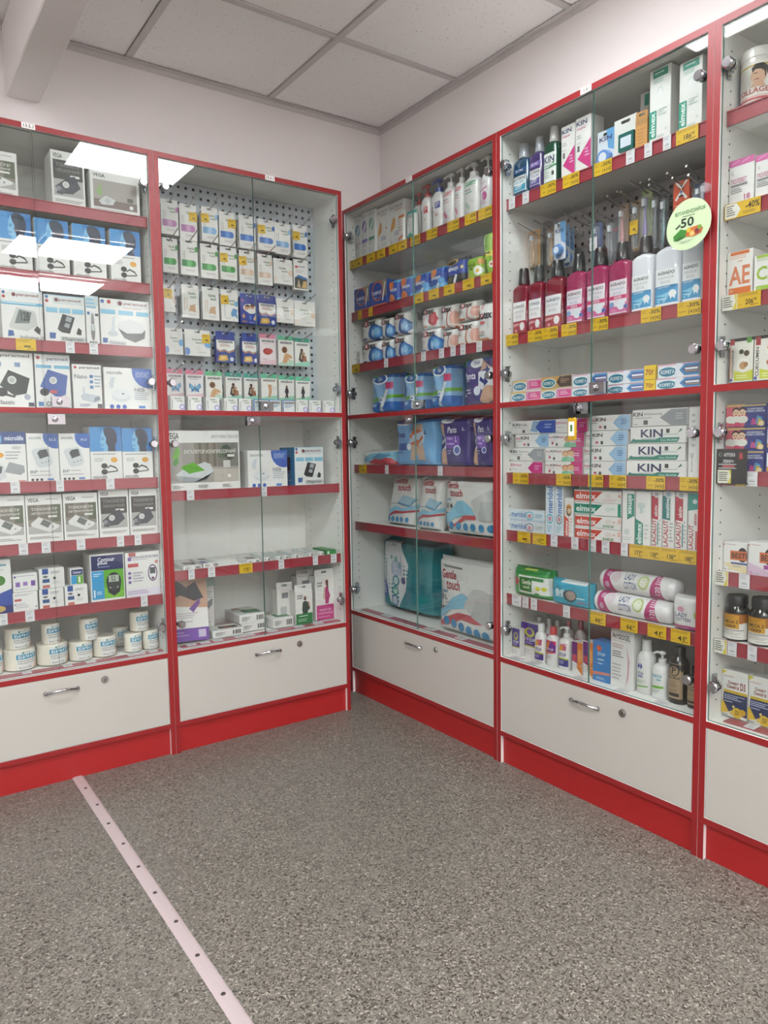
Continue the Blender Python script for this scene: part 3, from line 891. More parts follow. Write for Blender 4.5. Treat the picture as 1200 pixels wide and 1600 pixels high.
'tena_pants': """R 0 0 1 1 46347c
P 0 .8 1 .92 1 1 0 1 2f4a94
R .06 .8 .16 1 5fa844
E .5 .86 .22 .1 f4f4f8
T .36 .82 .64 .9 2f4a94 TENA
T .04 .54 .46 .68 f4f2fa Pants
L .04 .48 .34 .52 c8b8e4 1
P .7 .9 1 .7 1 .1 .7 .02 .6 .1 .7 .3 .56 .46 d0a488
P .54 .4 .56 .66 .86 .76 1 .68 1 .36 .84 .4 .66 .3 eef0f6
P .58 .5 .74 .42 .74 .36 .86 .46 .74 .56 .74 .5 .62 .58 3a3a84
P .64 .68 .8 .74 .8 .8 .9 .7 .78 .62 .78 .68 3a3a84
R .0 .2 .16 .36 f0f0f4
T .03 .22 .1 .34 2a2a5a M
C .52 .3 .1 dfe4f4
L .18 .22 .38 .34 c8c8e8 2""",
'tena_pants_l': """R 0 0 1 1 7eb4e4
P 0 .9 1 .9 1 1 0 1 2f66b4
E .24 .95 .3 .1 f4f4f8
E .24 .95 .24 .07 2b5ea8
T .04 .6 .26 .72 2a3a7a Pants
P .5 .86 .7 .86 .7 .5 .78 .14 .6 .14 .58 .3 .52 .14 .42 .14 .46 .5 d8b49a
P .4 .5 .44 .74 .6 .68 .74 .76 .74 .5 .6 .4 c8d8ec
P .4 .62 .5 .74 .5 .8 .7 .72 .5 .64 .5 .68 .44 .56 e07a4c
P .72 .58 .62 .46 .62 .4 .42 .48 .62 .56 .62 .52 .7 .64 e07a4c
R 0 .34 .12 .48 f2f2f4
T .03 .36 .08 .46 2a2a5a L
R .12 .34 .44 .48 3f74c0
C .4 .41 .05 eef2f8
L .04 .26 .28 .3 3a5a9a 1
T .78 .66 .84 .74 2a2a4a L""",
'tena_night': """R 0 0 1 1 44357e
E .3 .94 .2 .07 f4f4f8
T .2 .91 .4 .97 2f4a94 TENA
P .06 .86 .22 .86 .26 .5 .3 .06 .16 .06 .12 .3 .0 .1 d0a88c
P .0 .4 .02 .62 .22 .66 .28 .56 .28 .38 .14 .34 eef0f6
P .02 .56 .14 .64 .14 .68 .26 .58 .14 .52 .14 .56 .04 .48 3a3a84
P .26 .46 .14 .36 .14 .32 .0 .42 .14 .48 .14 .44 .22 .54 3a3a84
T .3 .68 .64 .8 f2f0fa Pants
R .28 .38 .7 .62 8a62c0
T .3 .54 .5 .6 e4d8f4 Night
T .58 .5 .64 .62 f4f0fa L
L .32 .42 .56 .48 cfc0e8 1
C .62 .34 .1 dfe4f4
C .62 .34 .07 5a6ab4
L .32 .24 .5 .34 b0a8dc 2
T .84 .72 .92 .78 f2f0fa L""",
'bedpad': """T .1 .84 .62 .97 b03a48 Gentle
T .28 .7 .8 .83 b03a48 touch
P .38 .48 .52 .62 .96 .56 .8 .42 a8cce0
P .38 .48 .8 .42 .96 .56 .96 .52 .8 .38 .38 .44 6a9cc0
L .14 .42 .5 .45 8aa0b0 1
P .0 .26 .3 .4 .6 .36 1 .44 1 .36 .5 .28 .0 .14 8fcae4
P .0 .16 .3 .3 .6 .3 1 .34 1 .3 .6 .26 .3 .24 .0 .12 c0404c
C .12 .13 .06 3a8ec0
C .28 .13 .06 3a8ec0
C .44 .13 .06 3a8ec0
C .6 .13 .06 3a8ec0
C .78 .13 .06 3a8ec0
L .06 .03 .86 .05 b8d0dc 1""",
'diaper': """T .03 .82 .34 .94 b03a48 Gentle
T .12 .68 .42 .81 b03a48 touch
T .0 .6 .15 .65 6aa4c4 NORMAL
T .0 .47 .08 .56 3a3a40 30
T .11 .47 .16 .56 3a3a40 M
R .085 .46 .09 .57 8a8a8a
L .1 .43 .34 .45 8a8a90 1
R 0 .34 .22 .4 5a5a60
R .03 .34 .035 .4 f0f0f0
R .08 .34 .085 .4 f0f0f0
R .13 .34 .135 .4 f0f0f0
R .18 .34 .185 .4 f0f0f0
P 0 .14 .1 .16 .26 .3 .58 .4 .7 .34 .62 .5 .44 .62 .32 .6 .16 .4 0 .3 8fcae4
P .1 .12 .3 .22 .46 .36 .68 .38 .7 .3 .5 .3 .32 .18 .2 .1 c8505a
P .6 .62 .9 .8 1 .84 1 .3 .84 .28 .72 .34 .66 .5 d3d3d2
P .74 .3 .8 .62 1 .62 1 .3 .84 .28 c2c3c3
C .22 .17 .05 3a8ec0
C .36 .17 .05 3a8ec0
C .5 .17 .05 3a8ec0
C .64 .17 .05 3a8ec0
C .79 .17 .05 3a8ec0
C .94 .17 .05 3a8ec0
L .2 .08 .98 .1 b8d0dc 1""",
'diaper_l': """T .06 .86 .48 .9 3a3a40 Підгузки для дорослих
T .02 .72 .34 .84 b03a48 Gentle
T .13 .58 .42 .72 b03a48 touch
T .0 .53 .17 .57 6aa4c4 NORMAL
T .0 .44 .07 .51 3a3a40 30
T .1 .44 .15 .51 3a3a40 L
R .08 .42 .085 .53 8a8a8a
L .18 .39 .36 .41 5a5a60 1
R 0 .3 .22 .35 4a4a50
R .03 .3 .04 .35 f0f0f0
R .08 .3 .09 .35 f0f0f0
R .13 .3 .14 .35 f0f0f0
R .18 .3 .19 .35 f0f0f0
P 0 .16 .1 .2 .26 .32 .56 .38 .7 .5 .46 .56 .3 .48 .16 .34 0 .26 8fcae4
P 0 .08 .16 .2 .4 .3 .6 .3 .8 .26 1 .3 1 .24 .7 .2 .46 .22 .2 .1 c8505a
P .5 .4 .66 .64 .9 .64 1 .6 1 .26 .84 .22 .66 .28 cfcfce
P .64 .3 .72 .5 .98 .52 1 .26 .84 .23 bfc0c0
C .18 .16 .055 3a8ec0
C .32 .14 .055 3a8ec0
C .46 .12 .055 3a8ec0
C .6 .1 .055 3a8ec0
C .74 .09 .055 3a8ec0
C .88 .08 .055 3a8ec0
L .7 .63 .86 .65 c0c0c0 1""",
'flatpack': """P .0 .3 .4 .8 1 .9 1 0 8fcae4
P .3 .2 .6 .62 .9 .5 1 .1 .7 .0 c0404c
P .4 .5 .6 .8 .9 .7 .7 .4 5a94b8""",
'teal_bag': """R 0 0 .55 1 0f8c98
P .1 .96 .4 .96 .55 .66 .5 .3 .36 .04 .2 .1 .06 .6 eef0f2
E .33 .6 .1 .12 c8cce4
C .24 .74 .025 8abcb0
C .33 .72 .035 8abcb0
C .4 .64 .035 8ab4c8
C .32 .42 .06 3a9cb4
C .32 .42 .042 d8eaea
C .31 .28 .055 2f9c8c
C .31 .28 .038 d8eaea
C .3 .14 .065 3a6cb0
C .3 .14 .05 d8e0ea
E .1 .28 .07 .13 3a5cb0
V .07 .22 .12 .36 f0f2f8 iD
C .46 .44 .04 5a6090
R .14 .34 .155 .72 9aa0a8
R .42 .5 .43 .78 a8aeb6
R .55 .3 1 .44 0c7e90""",
'listerine': """R .04 .78 .96 .94 COLB
T .2 .82 .8 .9 e0e8f0 5X
R .06 .16 .94 .68 f0f2f2
T .1 .54 .9 .65 1f2a34 LISTERINE
T .16 .44 .84 .51 COLA COOL MINT
P .1 .18 .9 .18 .9 .4 .5 .34 .1 .4 COLA
L .2 .22 .8 .34 d8e6ee 2""",
'kin_label': """R .0 .0 1 1 eef2ef
T .08 .66 .9 .9 1c2a5a KIN
L .1 .52 .9 .6 7a8a80 2
R .74 .6 .9 .66 3a8a5a
R .7 .2 .88 .34 4a4a4c
L .1 .1 .6 .4 a8b8ae 4
P 0 .5 .4 .5 1 .58 1 .5 .5 .46 0 .46 2f8a58""",
'kin_pink': """T .06 .86 .76 .94 1f2a6c KIN
T .08 .78 .64 .83 d04a8c Gingival
L .1 .62 .5 .7 b0a8b4 2
L .1 .54 .4 .57 c8c0c8 1
P .14 .3 1 .6 1 .06 d83a88
L .62 .28 .94 .44 f0c0dc 3
R .14 .42 .28 .52 6a6a70
C .12 .03 .04 2a3a7a""",
'kin_floss': """P .5 1 1 1 1 .4 .6 .5 6aa8dc
T .1 .72 .8 .84 2a2f6c KIN
E .36 .24 .36 .2 6f9ce0
E .36 .24 .28 .155 8ab4ec
E .36 .24 .2 .11 e6eefa
T .22 .2 .5 .28 2a3f9c KIN""",
'green_floss': """R .3 .88 .7 .94 3a3a3c
E .62 .4 .3 .24 176a64
R .3 .22 .92 .56 176a64
R .38 .3 .84 .54 e4efee
L .44 .34 .78 .5 7aa8a4 3""",
'orange_card': """R 0 .0 1 .8 d8a05c
L .1 .84 .9 .94 a88a68 2
L .14 .2 .86 .7 c48a48 5
R .1 .0 .9 .12 e4b878""",
'elmex_tall': """R .16 .88 .86 .98 1f9a80
L .24 .9 .76 .95 c8ece2 1
L .2 .8 .84 .86 9ac8bc 2
E .5 .7 .14 .06 dce4e2
E .5 .68 .1 .05 f2f2f2
P 0 .1 .34 .1 .34 .46 .0 .46 12977c
V .04 .12 .28 .44 f4faf8 elmex
L .42 .36 .84 .46 b4cac4 3
C .8 .18 .06 d0dcd8
L .4 .06 .8 .12 d0dcd8 1""",
'elmex_small_top': """R .5 .8 1 .96 1f9a80""",
'agrado': """R .04 .3 .96 1 f2eff0
T .1 .8 .9 .9 222226 AGRADO
T .16 .62 .84 .73 c4b8bc ENJUAGUE
T .28 .48 .72 .58 c4b8bc BUCAL
R .04 0 .96 .38 COLA
P .0 .2 .5 .24 .6 .3 .1 .3 COLB
E .74 .2 .16 .13 f4f2f2
P .62 .2 .86 .2 .82 .04 .74 .12 .66 .04 f4f2f2
E .3 .07 .08 .05 COLB""",
'agrado_kids': """R .04 .02 .96 1 f0e4ec
T .1 .84 .9 .93 222226 AGRADO
T .16 .7 .84 .78 a8b8d0 ENJUAGUE
T .28 .58 .72 .66 a8b8d0 BUCAL
R .0 .44 1 .55 d8487c
T .34 .46 .72 .53 f8eef2 KIDS
P .04 .28 .5 .22 .96 .34 .96 .06 .04 .06 d86aa0
E .7 .26 .2 .14 e6eef6
E .92 .2 .09 .06 3a5aa0
E .2 .3 .14 .08 8aa8d8
E .3 .12 .14 .06 e08ab4""",
'agrado_blue': """R 0 0 1 1 f0f2f4
T .12 .84 .88 .93 222226 AGRADO
T .16 .7 .84 .79 bcc0c8 ENJUAGUE
T .28 .6 .72 .68 bcc0c8 BUCAL
R .0 .06 1 .54 3f9cd0
R .0 .46 1 .54 2f86bc
T .1 .475 .7 .525 d8ecf6 CLEAN EFFECT
P .0 .3 .6 .2 .7 .36 .3 .3 8cd0ec
P .0 .2 .5 .14 .6 .2 b8e4f4
E .8 .3 .16 .1 f4f6f8
P .68 .3 .92 .3 .9 .14 .8 .22 .72 .14 f4f6f8
C .2 .12 .06 8cd0ec
C .44 .12 .06 8cd0ec""",
'korega': """R 0 0 1 1 f0f0f2
R 0 .88 1 1 e4b4cc
E .25 .44 .25 .4 e8f4f8
E .25 .44 .22 .34 1f7a98
T .08 .3 .42 .58 f4f8fa КОРЕГА
P .46 1 .62 1 .5 0 .42 0 e6eaf4
P .54 .5 .66 .92 1 .92 1 .08 .66 .08 COLA
P .6 .5 .7 .76 1 .76 1 .24 .7 .24 COLB
R .68 .48 .98 .62 f0f0f4
R .68 .34 .98 .4 c8a070""",
'korega_pink': """R 0 0 1 1 e8d4cc
R 0 .8 .5 1 e0c080
E .25 .44 .25 .4 e8f4f8
E .25 .44 .22 .34 1f7a98
T .08 .3 .42 .58 f4f8fa КОРЕГА
P .52 .9 1 .9 1 .1 .5 .1 d890b4
R .6 .2 .98 .8 e0488c
L .64 .3 .96 .7 f4c8dc 3""",
'korega_dark': """R 0 0 1 1 c8a060
E .25 .44 .25 .4 e8f4f8
E .25 .44 .22 .34 1f7a88
T .08 .3 .42 .58 f4f8fa КОРЕГА
P .52 .5 .62 .94 1 .94 1 .06 .62 .06 4a3a34
L .64 .3 .96 .7 a89078 3""",
'sticker70': """R 0 0 1 1 f0c81e
T .12 .3 .88 .72 9a3a1e 70г""",
'kin_fresh': """T .03 .6 .2 .84 1a2030 KIN
T .22 .62 .36 .78 7a8090 Fresh
L .04 .44 .3 .52 9aa0a8 1
P .44 .2 .5 .96 .66 .9 .6 .1 9ab4d4
P .56 .46 .66 .96 1 .96 1 .04 .66 .04 2f50b0
L .76 .3 .96 .7 a8b8e4 2
R .26 .1 .32 .3 5a5a5a""",
'kin_white': """T .02 .6 .2 .84 1a2030 KIN
T .22 .62 .56 .78 a0a4a8 Whitening
L .04 .44 .44 .52 8a8e94 1
P .52 .48 .72 .94 1 .94 1 .02 .72 .02 9c9fa4
L .8 .3 .97 .7 c8ccd0 3
R .22 .1 .3 .36 5a5a5a
L .03 .08 .14 .14 6a6a6a 1""",
'kin_sensi': """T .02 .62 .16 .8 d04a64 Sensi
T .18 .6 .42 .84 1a2030 KIN
L .04 .44 .34 .52 8a8e94 1
P .6 .48 .76 .96 1 .96 1 .02 .76 .02 a0c4e4
L .8 .3 .96 .7 5a80b0 3
R .26 .16 .32 .3 d04a64
R .38 .1 .44 .32 5a5a5a
L .03 .08 .14 .14 6a6a6a 1""",
'kin_gingi': """T .02 .62 .16 .82 d04a84 KIN
T .18 .62 .36 .78 d04a84 Gingival
L .04 .34 .24 .42 b0a8b4 1
P .56 .48 .72 .96 1 .96 1 .02 .72 .02 d02a84
L .76 .3 .96 .7 f0b0d4 3
L .03 .08 .14 .14 6a6a6a 1""",
'kin_kids': """T .02 .64 .14 .8 d04a64 Fluor
T .15 .64 .3 .82 1a2030 KIN
T .31 .64 .44 .8 d04a64 Infantil
L .04 .46 .3 .52 b0a8b4 1
R .7 0 1 1 d8488c
P .7 0 .74 0 .78 .5 .7 .5 f0d0e0
E .56 .56 .1 .22 c8885a
E .56 .5 .085 .18 e8b890
E .7 .62 .1 .22 b8704a
E .7 .56 .085 .18 e8b890
P .44 .0 .48 .3 .64 .34 .66 0 7ac09a
P .6 .0 .62 .3 .78 .3 .8 0 9ad0a8
E .13 .3 .03 .12 c04a5a
R .22 .1 .28 .3 5a5a5a
L .78 .3 .97 .6 f4c8e0 2""",
'kin_big': """T .2 .36 .6 .84 1c2a5a KIN
L .06 .88 .16 .92 c0c0c4 1
P .0 .06 .86 .06 .9 .34 .54 .34 .46 .22 .1 .24 .06 .32 12806c
T .22 .23 .5 .3 6a9a90 PASTA DENTIFRICA
T .56 .14 .86 .24 d0ece4 Con FLUOR
R .66 .6 .72 .84 4a4a4c
P .86 .6 .92 .86 .94 .74 4a7a5a
L .62 .46 .96 .54 9ac0b4 1""",
'kin_side': """V .3 .1 .4 .3 8a8a90 KIN
R .2 .3 .5 .36 c8ccd0
L .3 .4 .7 .9 c0c4c8 6""",
'meridol': """R 0 0 1 1 dfeaf2
R 0 0 1 .16 c0d4e4
T .04 .3 .46 .82 3f78c0 meridol
E .58 .5 .12 .38 5ac0d4
E .58 .5 .095 .28 e8f0f4
E .58 .46 .06 .2 d890a0
L .74 .3 .98 .66 6aa8c8 3""",
'meridol_grey': """R 0 0 1 1 dfe6ec
T .04 .3 .46 .82 3f78c0 meridol
E .58 .5 .12 .38 7a8894
E .58 .5 .095 .28 e8f0f4
E .58 .46 .06 .2 d890a0
L .74 .3 .98 .66 a0a8b0 3""",
'meridol_v': """R 0 0 1 1 dfeaf2
V .2 .46 .82 .98 3f78c0 meridol
E .5 .34 .36 .1 COLA
E .5 .34 .28 .07 e8f0f4
E .5 .34 .18 .05 d890a0
L .2 .06 .8 .2 9ac0d8 4""",
'elmex_r': """P 0 .12 .42 .12 .62 .88 0 .88 d8442c
T .04 .26 .48 .76 f8f0ee elmex
L .06 .02 .5 .08 d0b0a8 1
E .74 .56 .07 .2 e6dcd8
L .62 .1 .98 .3 e4c4b8 2
R .94 .5 1 .7 e8a890""",
'elmex_j': """P 0 .12 .42 .12 .62 .88 0 .88 d8442c
T .04 .26 .48 .76 f8f0ee elmex
T .62 .06 .86 .34 2f8a4c JUNIOR
E .74 .6 .07 .2 e6dcd8
E .86 .6 .03 .08 e8b8a8
R .94 .5 1 .9 ecc0b4""",
'elmex_g': """P 0 .12 .42 .12 .62 .88 0 .88 0f8c74
T .04 .26 .48 .76 f4faf8 elmex
L .06 .02 .5 .08 b0d0c8 1
E .74 .56 .07 .2 dce6e2
E .84 .6 .04 .1 cfe4dc
R .94 0 1 1 1f9a80""",
'elmex_kid': """E .5 .76 .3 .08 e0984c
E .5 .66 .3 .12 8a6a50
E .55 .68 .2 .07 e8c8a8
P 0 .02 .5 .02 .5 .46 0 .56 d8442c
V .08 .05 .42 .44 f8f0ee elmex
L .56 .1 .9 .5 e4c4b8 5""",
'elmex_gv': """P .42 .46 1 .54 1 .94 .42 .94 0f8c74
D .5 .56 .9 .92 f4faf8 elmex
E .4 .24 .24 .06 cfd8d6
L .1 .06 .8 .14 c4d0cc 2""",
'elmex_gv2': """P 0 .02 .52 .02 .52 .42 .0 .5 0f8c74
V .08 .04 .44 .42 f4faf8 elmex
E .4 .74 .3 .06 cfdcd8
R .3 .6 .5 .74 c4d4d0
C .6 .64 .08 dfe8e6
L .6 .1 .9 .4 c4d0cc 4""",
'lacalut': """R 0 .5 .08 .8 c84048
V .08 .04 .5 .5 b8242c LACALUT
P .0 .52 .66 .5 .66 .92 .0 .92 b8283c
V .26 .56 .58 .76 f6ecee aktiv
C .5 .95 .3 d8dcdc
C .5 .95 .18 a8acb0
R .6 .06 .7 .46 3a8a8a
L .74 .1 .94 .5 b0b0b4 6""",
'lacalut_s': """V .08 .04 .5 .5 b8242c LACALUT
P .0 .52 .66 .5 .66 .92 .0 .92 0f7a78
V .26 .54 .58 .88 f2f8f8 sensitive
C .5 .95 .3 d8dcdc
C .5 .95 .18 9ab4c0
L .6 .1 .94 .46 b0b0b4 6""",
'lacalut_h': """V .08 .04 .5 .46 b8242c LACALUT
V .5 .46 .8 .66 c0484e aktiv
P .0 .7 1 .74 1 1 0 1 2f9a8c
C .6 .86 .2 e4ecec
R .7 .04 1 .36 d06a6c""",
'green_wipes': """R 0 0 1 1 3a9c40
P 0 .74 1 .86 1 1 0 1 1f8434
L .34 .88 .66 .97 d8e06a 1
R .2 .14 .98 .74 f2f4f0
R .22 .2 .56 .68 2f7a30
T .26 .44 .54 .6 f0f4e0 Gentle
T .3 .3 .5 .4 f0f4e0 touch
E .1 .5 .12 .14 c8484c
E .72 .36 .06 .07 d8d84a
E .86 .36 .06 .07 d8d84a
E .7 .14 .07 .07 4a9a44
R .56 .6 .86 .7 2f8a3c""",
'blue_wipes': """R 0 0 1 1 2fa8c8
R .3 .9 .9 1 eef4f4
C .22 .5 .07 d8eef4
C .36 .5 .07 d8eef4
C .5 .5 .07 d8eef4
E .54 .42 .17 .24 3a5058
E .56 .44 .12 .18 a8948a
L .16 .28 .4 .36 c8e8f0 1
L .7 .3 .95 .4 d0eef4 1
L .72 .16 .94 .26 c05a6a 2""",
'lady_cotton': """R 0 0 1 1 f2f0f0
P 0 0 .2 0 .12 .5 .24 1 0 1 c03a7a
E .2 .62 .1 .26 f2f0f0
E .2 .62 .075 .2 e8d8e0
T .34 .56 .5 .82 5a6a94 LADY
T .34 .24 .54 .5 5a6a94 COTTON
E .64 .56 .085 .26 c4d48a
E .64 .56 .06 .18 eef0dc
P .72 0 .94 0 .86 1 .8 1 c03a7a
V .82 .2 .9 .9 f6e4ee 120 ШТ
E .08 .7 .035 .12 dca8c4
E .07 .3 .035 .12 dca8c4""",
'lady_sticks': """R 0 0 1 1 e9e6e6
R 0 .0 1 .16 c84a8c
L .06 .04 .7 .1 f0c8dc 1
T .1 .4 .6 .52 5a6080 LADY
T .1 .28 .72 .38 5a6080 COTTON
E .34 .62 .12 .08 e0a0b8
E .92 .5 .14 .14 b8c87a""",
'stop_box': """R 0 .34 1 1 4a2f8c
E .5 .72 .28 .14 c8c83a
E .5 .74 .16 .09 6a3a9c
T .14 .46 .86 .56 f0eef8 STOP
L .14 .36 .8 .42 b0a8dc 1
R 0 .3 1 .34 b8b83a
L .1 .06 .8 .22 d0ccd4 3""",
'stop_bottle': """R .04 .62 .96 .96 f0eeee
P .1 .66 .3 .9 .9 .94 .84 .68 d06a8c
P .1 .66 .2 .8 .6 .9 .5 .66 e0a03c
T .14 .44 .86 .56 3a4c9c STOP
R 0 .06 1 .36 3f3a8c
R 0 .32 1 .38 b8c83a
L .14 .12 .8 .26 b8b8e0 2""",
'stop_rainbow': """P 0 .4 1 .5 1 1 0 1 c83a6a
P 0 .4 1 .56 .6 1 0 .8 e0883c
P .2 .5 1 .56 1 .8 .6 1 6a3a9c
T .14 .58 .86 .68 f4f0f4 STOP
L .14 .2 .8 .36 a8a8b4 3""",
'stop_cream': """P .5 1 1 1 1 .0 .44 .2 e0843c
P 0 .4 .5 .34 .5 1 0 1 6a3a7c
R .04 .4 .44 .6 c84a5a
E .76 .6 .2 .2 f0a860
L .06 .1 .6 .3 d0ccd0 3
C .9 .3 .08 d0c0b0""",
'blue_box': """R 0 0 1 1 3f86c8
E .36 .82 .14 .07 e0683c
T .28 .64 .72 .72 e4f0fa STOP
L .28 .5 .72 .56 e4f0fa 1
L .28 .4 .66 .46 c8e0f4 1
P 0 .22 1 .26 1 .2 0 .14 e08a7c
L .2 .04 .9 .1 b8d4ee 2""",
'physiogel': """T .08 .83 .86 .92 3a3034 PHYSIOGEL
R .08 .8 .86 .805 8a5a5e
L .08 .66 .6 .74 c8a0a4 2
L .08 .5 .7 .62 8a8488 3
P .66 .0 .8 .2 .84 .5 .7 .74 .76 .5 .74 .22 dca8b8
L .08 .1 .5 .4 c4bec0 5""",
'stop_two': """C .36 .76 .18 3a4a9c
T .3 .68 .42 .84 f2f4fa 2
T .2 .48 .62 .58 3a4a9c STOP
L .2 .38 .6 .46 3a4a9c 1
P .1 .14 .9 .18 .9 .14 .1 .1 7ab83a
L .1 .22 .8 .32 b0c8a0 2""",
'stop_one': """C .26 .72 .14 2f9cb4
T .22 .62 .3 .8 f2f8fa 1
T .44 .66 .84 .78 2f9cb4 STOP
L .44 .52 .8 .62 6ab0bc 1
P .06 .36 .94 .4 .94 .32 .06 .28 7ab83a
L .1 .1 .8 .24 c0ccc0 2""",
'psorix': """R 0 0 1 1 b49a7c
C .5 .8 .34 1c1a18
C .5 .8 .28 b49a7c
T .36 .72 .64 .9 1c1a18 P
T .1 .56 .9 .63 1c1a18 PSORIX
L .2 .3 .86 .5 8a7458 4
R .16 .06 .84 .16 3a2e24
L .2 .18 .8 .26 8a7458 2""",
'collagen': """R 0 .0 1 1 eee9e2
R 0 .08 .1 .92 3f7cc0
R .12 .08 .16 .92 8ab0dc
R .1 .88 1 .92 c8a850
E .66 .66 .16 .18 e0b494
P .54 .74 .52 .84 .6 .92 .74 .92 .84 .84 .84 .68 .78 .6 .77 .72 .7 .79 .6 .8 2a2220
P .57 .7 .64 .71 .64 .725 .57 .72 3a2a24
E .63 .575 .05 .014 b05a50
P .56 .5 .74 .54 .8 .4 .5 .42 dcae90
T .16 .28 .98 .4 b84a44 COLLAGEN
R .1 .14 1 .22 c0484a
L .2 .15 .9 .21 f0d0cc 1
R 0 .0 1 .06 b89a60""",
'polivit': """R 0 .86 1 1 d86aa8
P .1 .9 .4 .96 .4 .98 .1 .92 eab4d4
P .5 .9 .8 .96 .8 .98 .5 .92 eab4d4
R .1 .68 .18 .76 d8d4d4
T .08 .5 .72 .6 c86a98 ПОЛІВІТ
R .08 .43 .74 .48 8a8a8c
L .08 .28 .6 .4 8a8888 3
T .62 .12 .86 .24 c86a98 18
L .08 .06 .34 .09 5a5a5a 1""",
'vit_ae': """R .14 .92 .86 .99 e0783c
L .1 .82 .8 .9 e8c0a4 2
T .42 .76 .6 .8 e0a084 A+E
T .1 .28 .9 .68 e2855c AE
R .1 .02 .94 .22 e0742c
L .14 .12 .34 .18 f4d0b0 2""",
'vit_cz': """R .1 .92 .86 .99 a8c83a
L .1 .82 .8 .9 c0d4a0 2
T .1 .34 .94 .7 a4c43c CZ
R .1 .02 .96 .2 9cc42c
L .14 .12 .34 .16 e4f0c0 2""",
'ashwa': """R 0 .05 1 .93 ece8de
R 0 .93 1 1 1f1d1c
R .72 .88 .92 1 5aa03a
R .0 .86 .2 .98 a83a3a
V .06 .14 .18 .76 5a3c30 ASHWAGANDHA
R .0 .08 .04 .86 e0926a
C .62 .68 .3 f4f0e6
C .62 .68 .27 e9e4d6
C .5 .7 .1 3a4a34
C .72 .66 .12 5a4a3a
C .58 .42 .28 f4f0e6
C .58 .4 .16 c89868
C .7 .42 .1 a87848
P .2 .08 1 .08 1 .3 .6 .24 .2 .3 c8cc3a
L .3 .1 .8 .2 e8ecb0 2
E .08 .1 .07 .04 4a5a9a
R 0 0 1 .05 2a2222""",
'curcumin': """R 0 .05 1 .93 ece8de
R 0 .93 1 1 1f1d1c
R .06 .8 .26 .98 a83a3a
V .06 .14 .2 .76 3a2c28 CURCUMIN
C .74 .7 .28 f4f0e6
P .5 .76 .9 .66 .84 .6 .54 .7 e08a2c
P .5 .8 .9 .76 .8 .72 4a8a3c
C .8 .42 .2 a83a4a
C .6 .42 .1 c86a4a
P .24 .08 1 .08 1 .3 .6 .24 .24 .3 c8cc3a
L .34 .1 .8 .2 e8ecb0 2
E .08 .1 .07 .04 4a5a9a""",
'kids_vit': """R 0 0 1 1 2f3a88
P 0 1 0 .5 .34 .9 .5 1 e8a45c
P 0 .02 0 .9 .3 .94 .5 .8 .56 .4 .46 .02 d85a6c
R .0 .9 1 .97 c8b070
E .26 .7 .1 .18 2a2020
E .42 .7 .1 .18 2a2020
E .51 .6 .03 .08 2a2020
E .26 .62 .085 .17 f0c8a8
E .42 .62 .085 .17 f0c8a8
E .23 .64 .012 .03 3a2a24
E .29 .64 .012 .03 3a2a24
E .39 .64 .012 .03 3a2a24
E .45 .64 .012 .03 3a2a24
E .26 .53 .03 .025 c84a4a
E .42 .53 .03 .025 c84a4a
E .12 .34 .13 .16 f2eee6
E .28 .3 .14 .2 f2eee6
E .44 .34 .13 .16 f2eee6
E .3 .12 .1 .1 d83a6c
T .56 .74 .94 .82 e4e8f4 КОМПЛЕКС
T .5 .64 .98 .72 e4e8f4 ВІТАМІНІВ ТА МІНЕРАЛІВ
P .64 .1 .68 .4 .74 .3 .8 .44 .84 .1 c84a90
P .76 .14 .8 .5 .92 .4 .96 .12 4a9ac8
P .8 .06 .84 .38 .98 .2 .96 .04 d8b83a
C .9 .14 .06 f0d8b0""",
'kids_vit_b': """R 0 0 1 1 2f3a88
R .05 .3 1 .9 eef0f4
L .2 .5 .9 .8 c05a3c 2
R .05 .1 1 .28 e0a83c""",
'besti': """L .1 .88 .6 .93 c8a8a4 1
C .04 .9 .03 c86a64
E .8 .6 .2 .24 2a2222
P .3 .42 1 .42 1 .72 .3 .72 d8703a
T .36 .48 .98 .66 2a1c18 BESTI
P 0 .3 .5 .34 1 .2 1 0 .3 .1 f0dfb4
R .34 .28 1 .34 3a5a9c
L .4 .16 .9 .22 a8b0b8 1
T .06 .06 .14 .12 6a5a4a 14
L .2 .06 .4 .1 b0a8a0 1""",
'besti_pink': """L .1 .88 .6 .93 c8a8a4 1
C .04 .9 .03 c86a64
E .8 .6 .2 .24 2a2222
P .44 .42 1 .42 1 .72 .44 .72 d8703a
T .5 .48 1 .66 2a1c18 BESTI
P 0 .4 .4 .3 1 .1 1 0 0 0 dcc0d8
R .6 .24 1 .36 a8489c
T .06 .06 .16 .14 a85a7c 15
L .2 .06 .5 .1 b0a8a0 1""",
'omega_jar': """R 0 0 1 1 eeeae4
R 0 .66 1 1 b06a24
P .0 .66 .2 .72 .8 .62 1 .72 1 1 0 1 b06a24
R .16 .42 .74 .96 d49a2c
T .2 .62 .7 .76 3a2c18 OMEGA 3
T .3 .46 .64 .58 3a2c18 1000
L .2 .78 .7 .92 a87a24 3
L .12 .14 .86 .34 b8b4ae 4
R .12 .36 .9 .38 3a3a3a
L .5 .06 .8 .1 8a8a8a 1""",
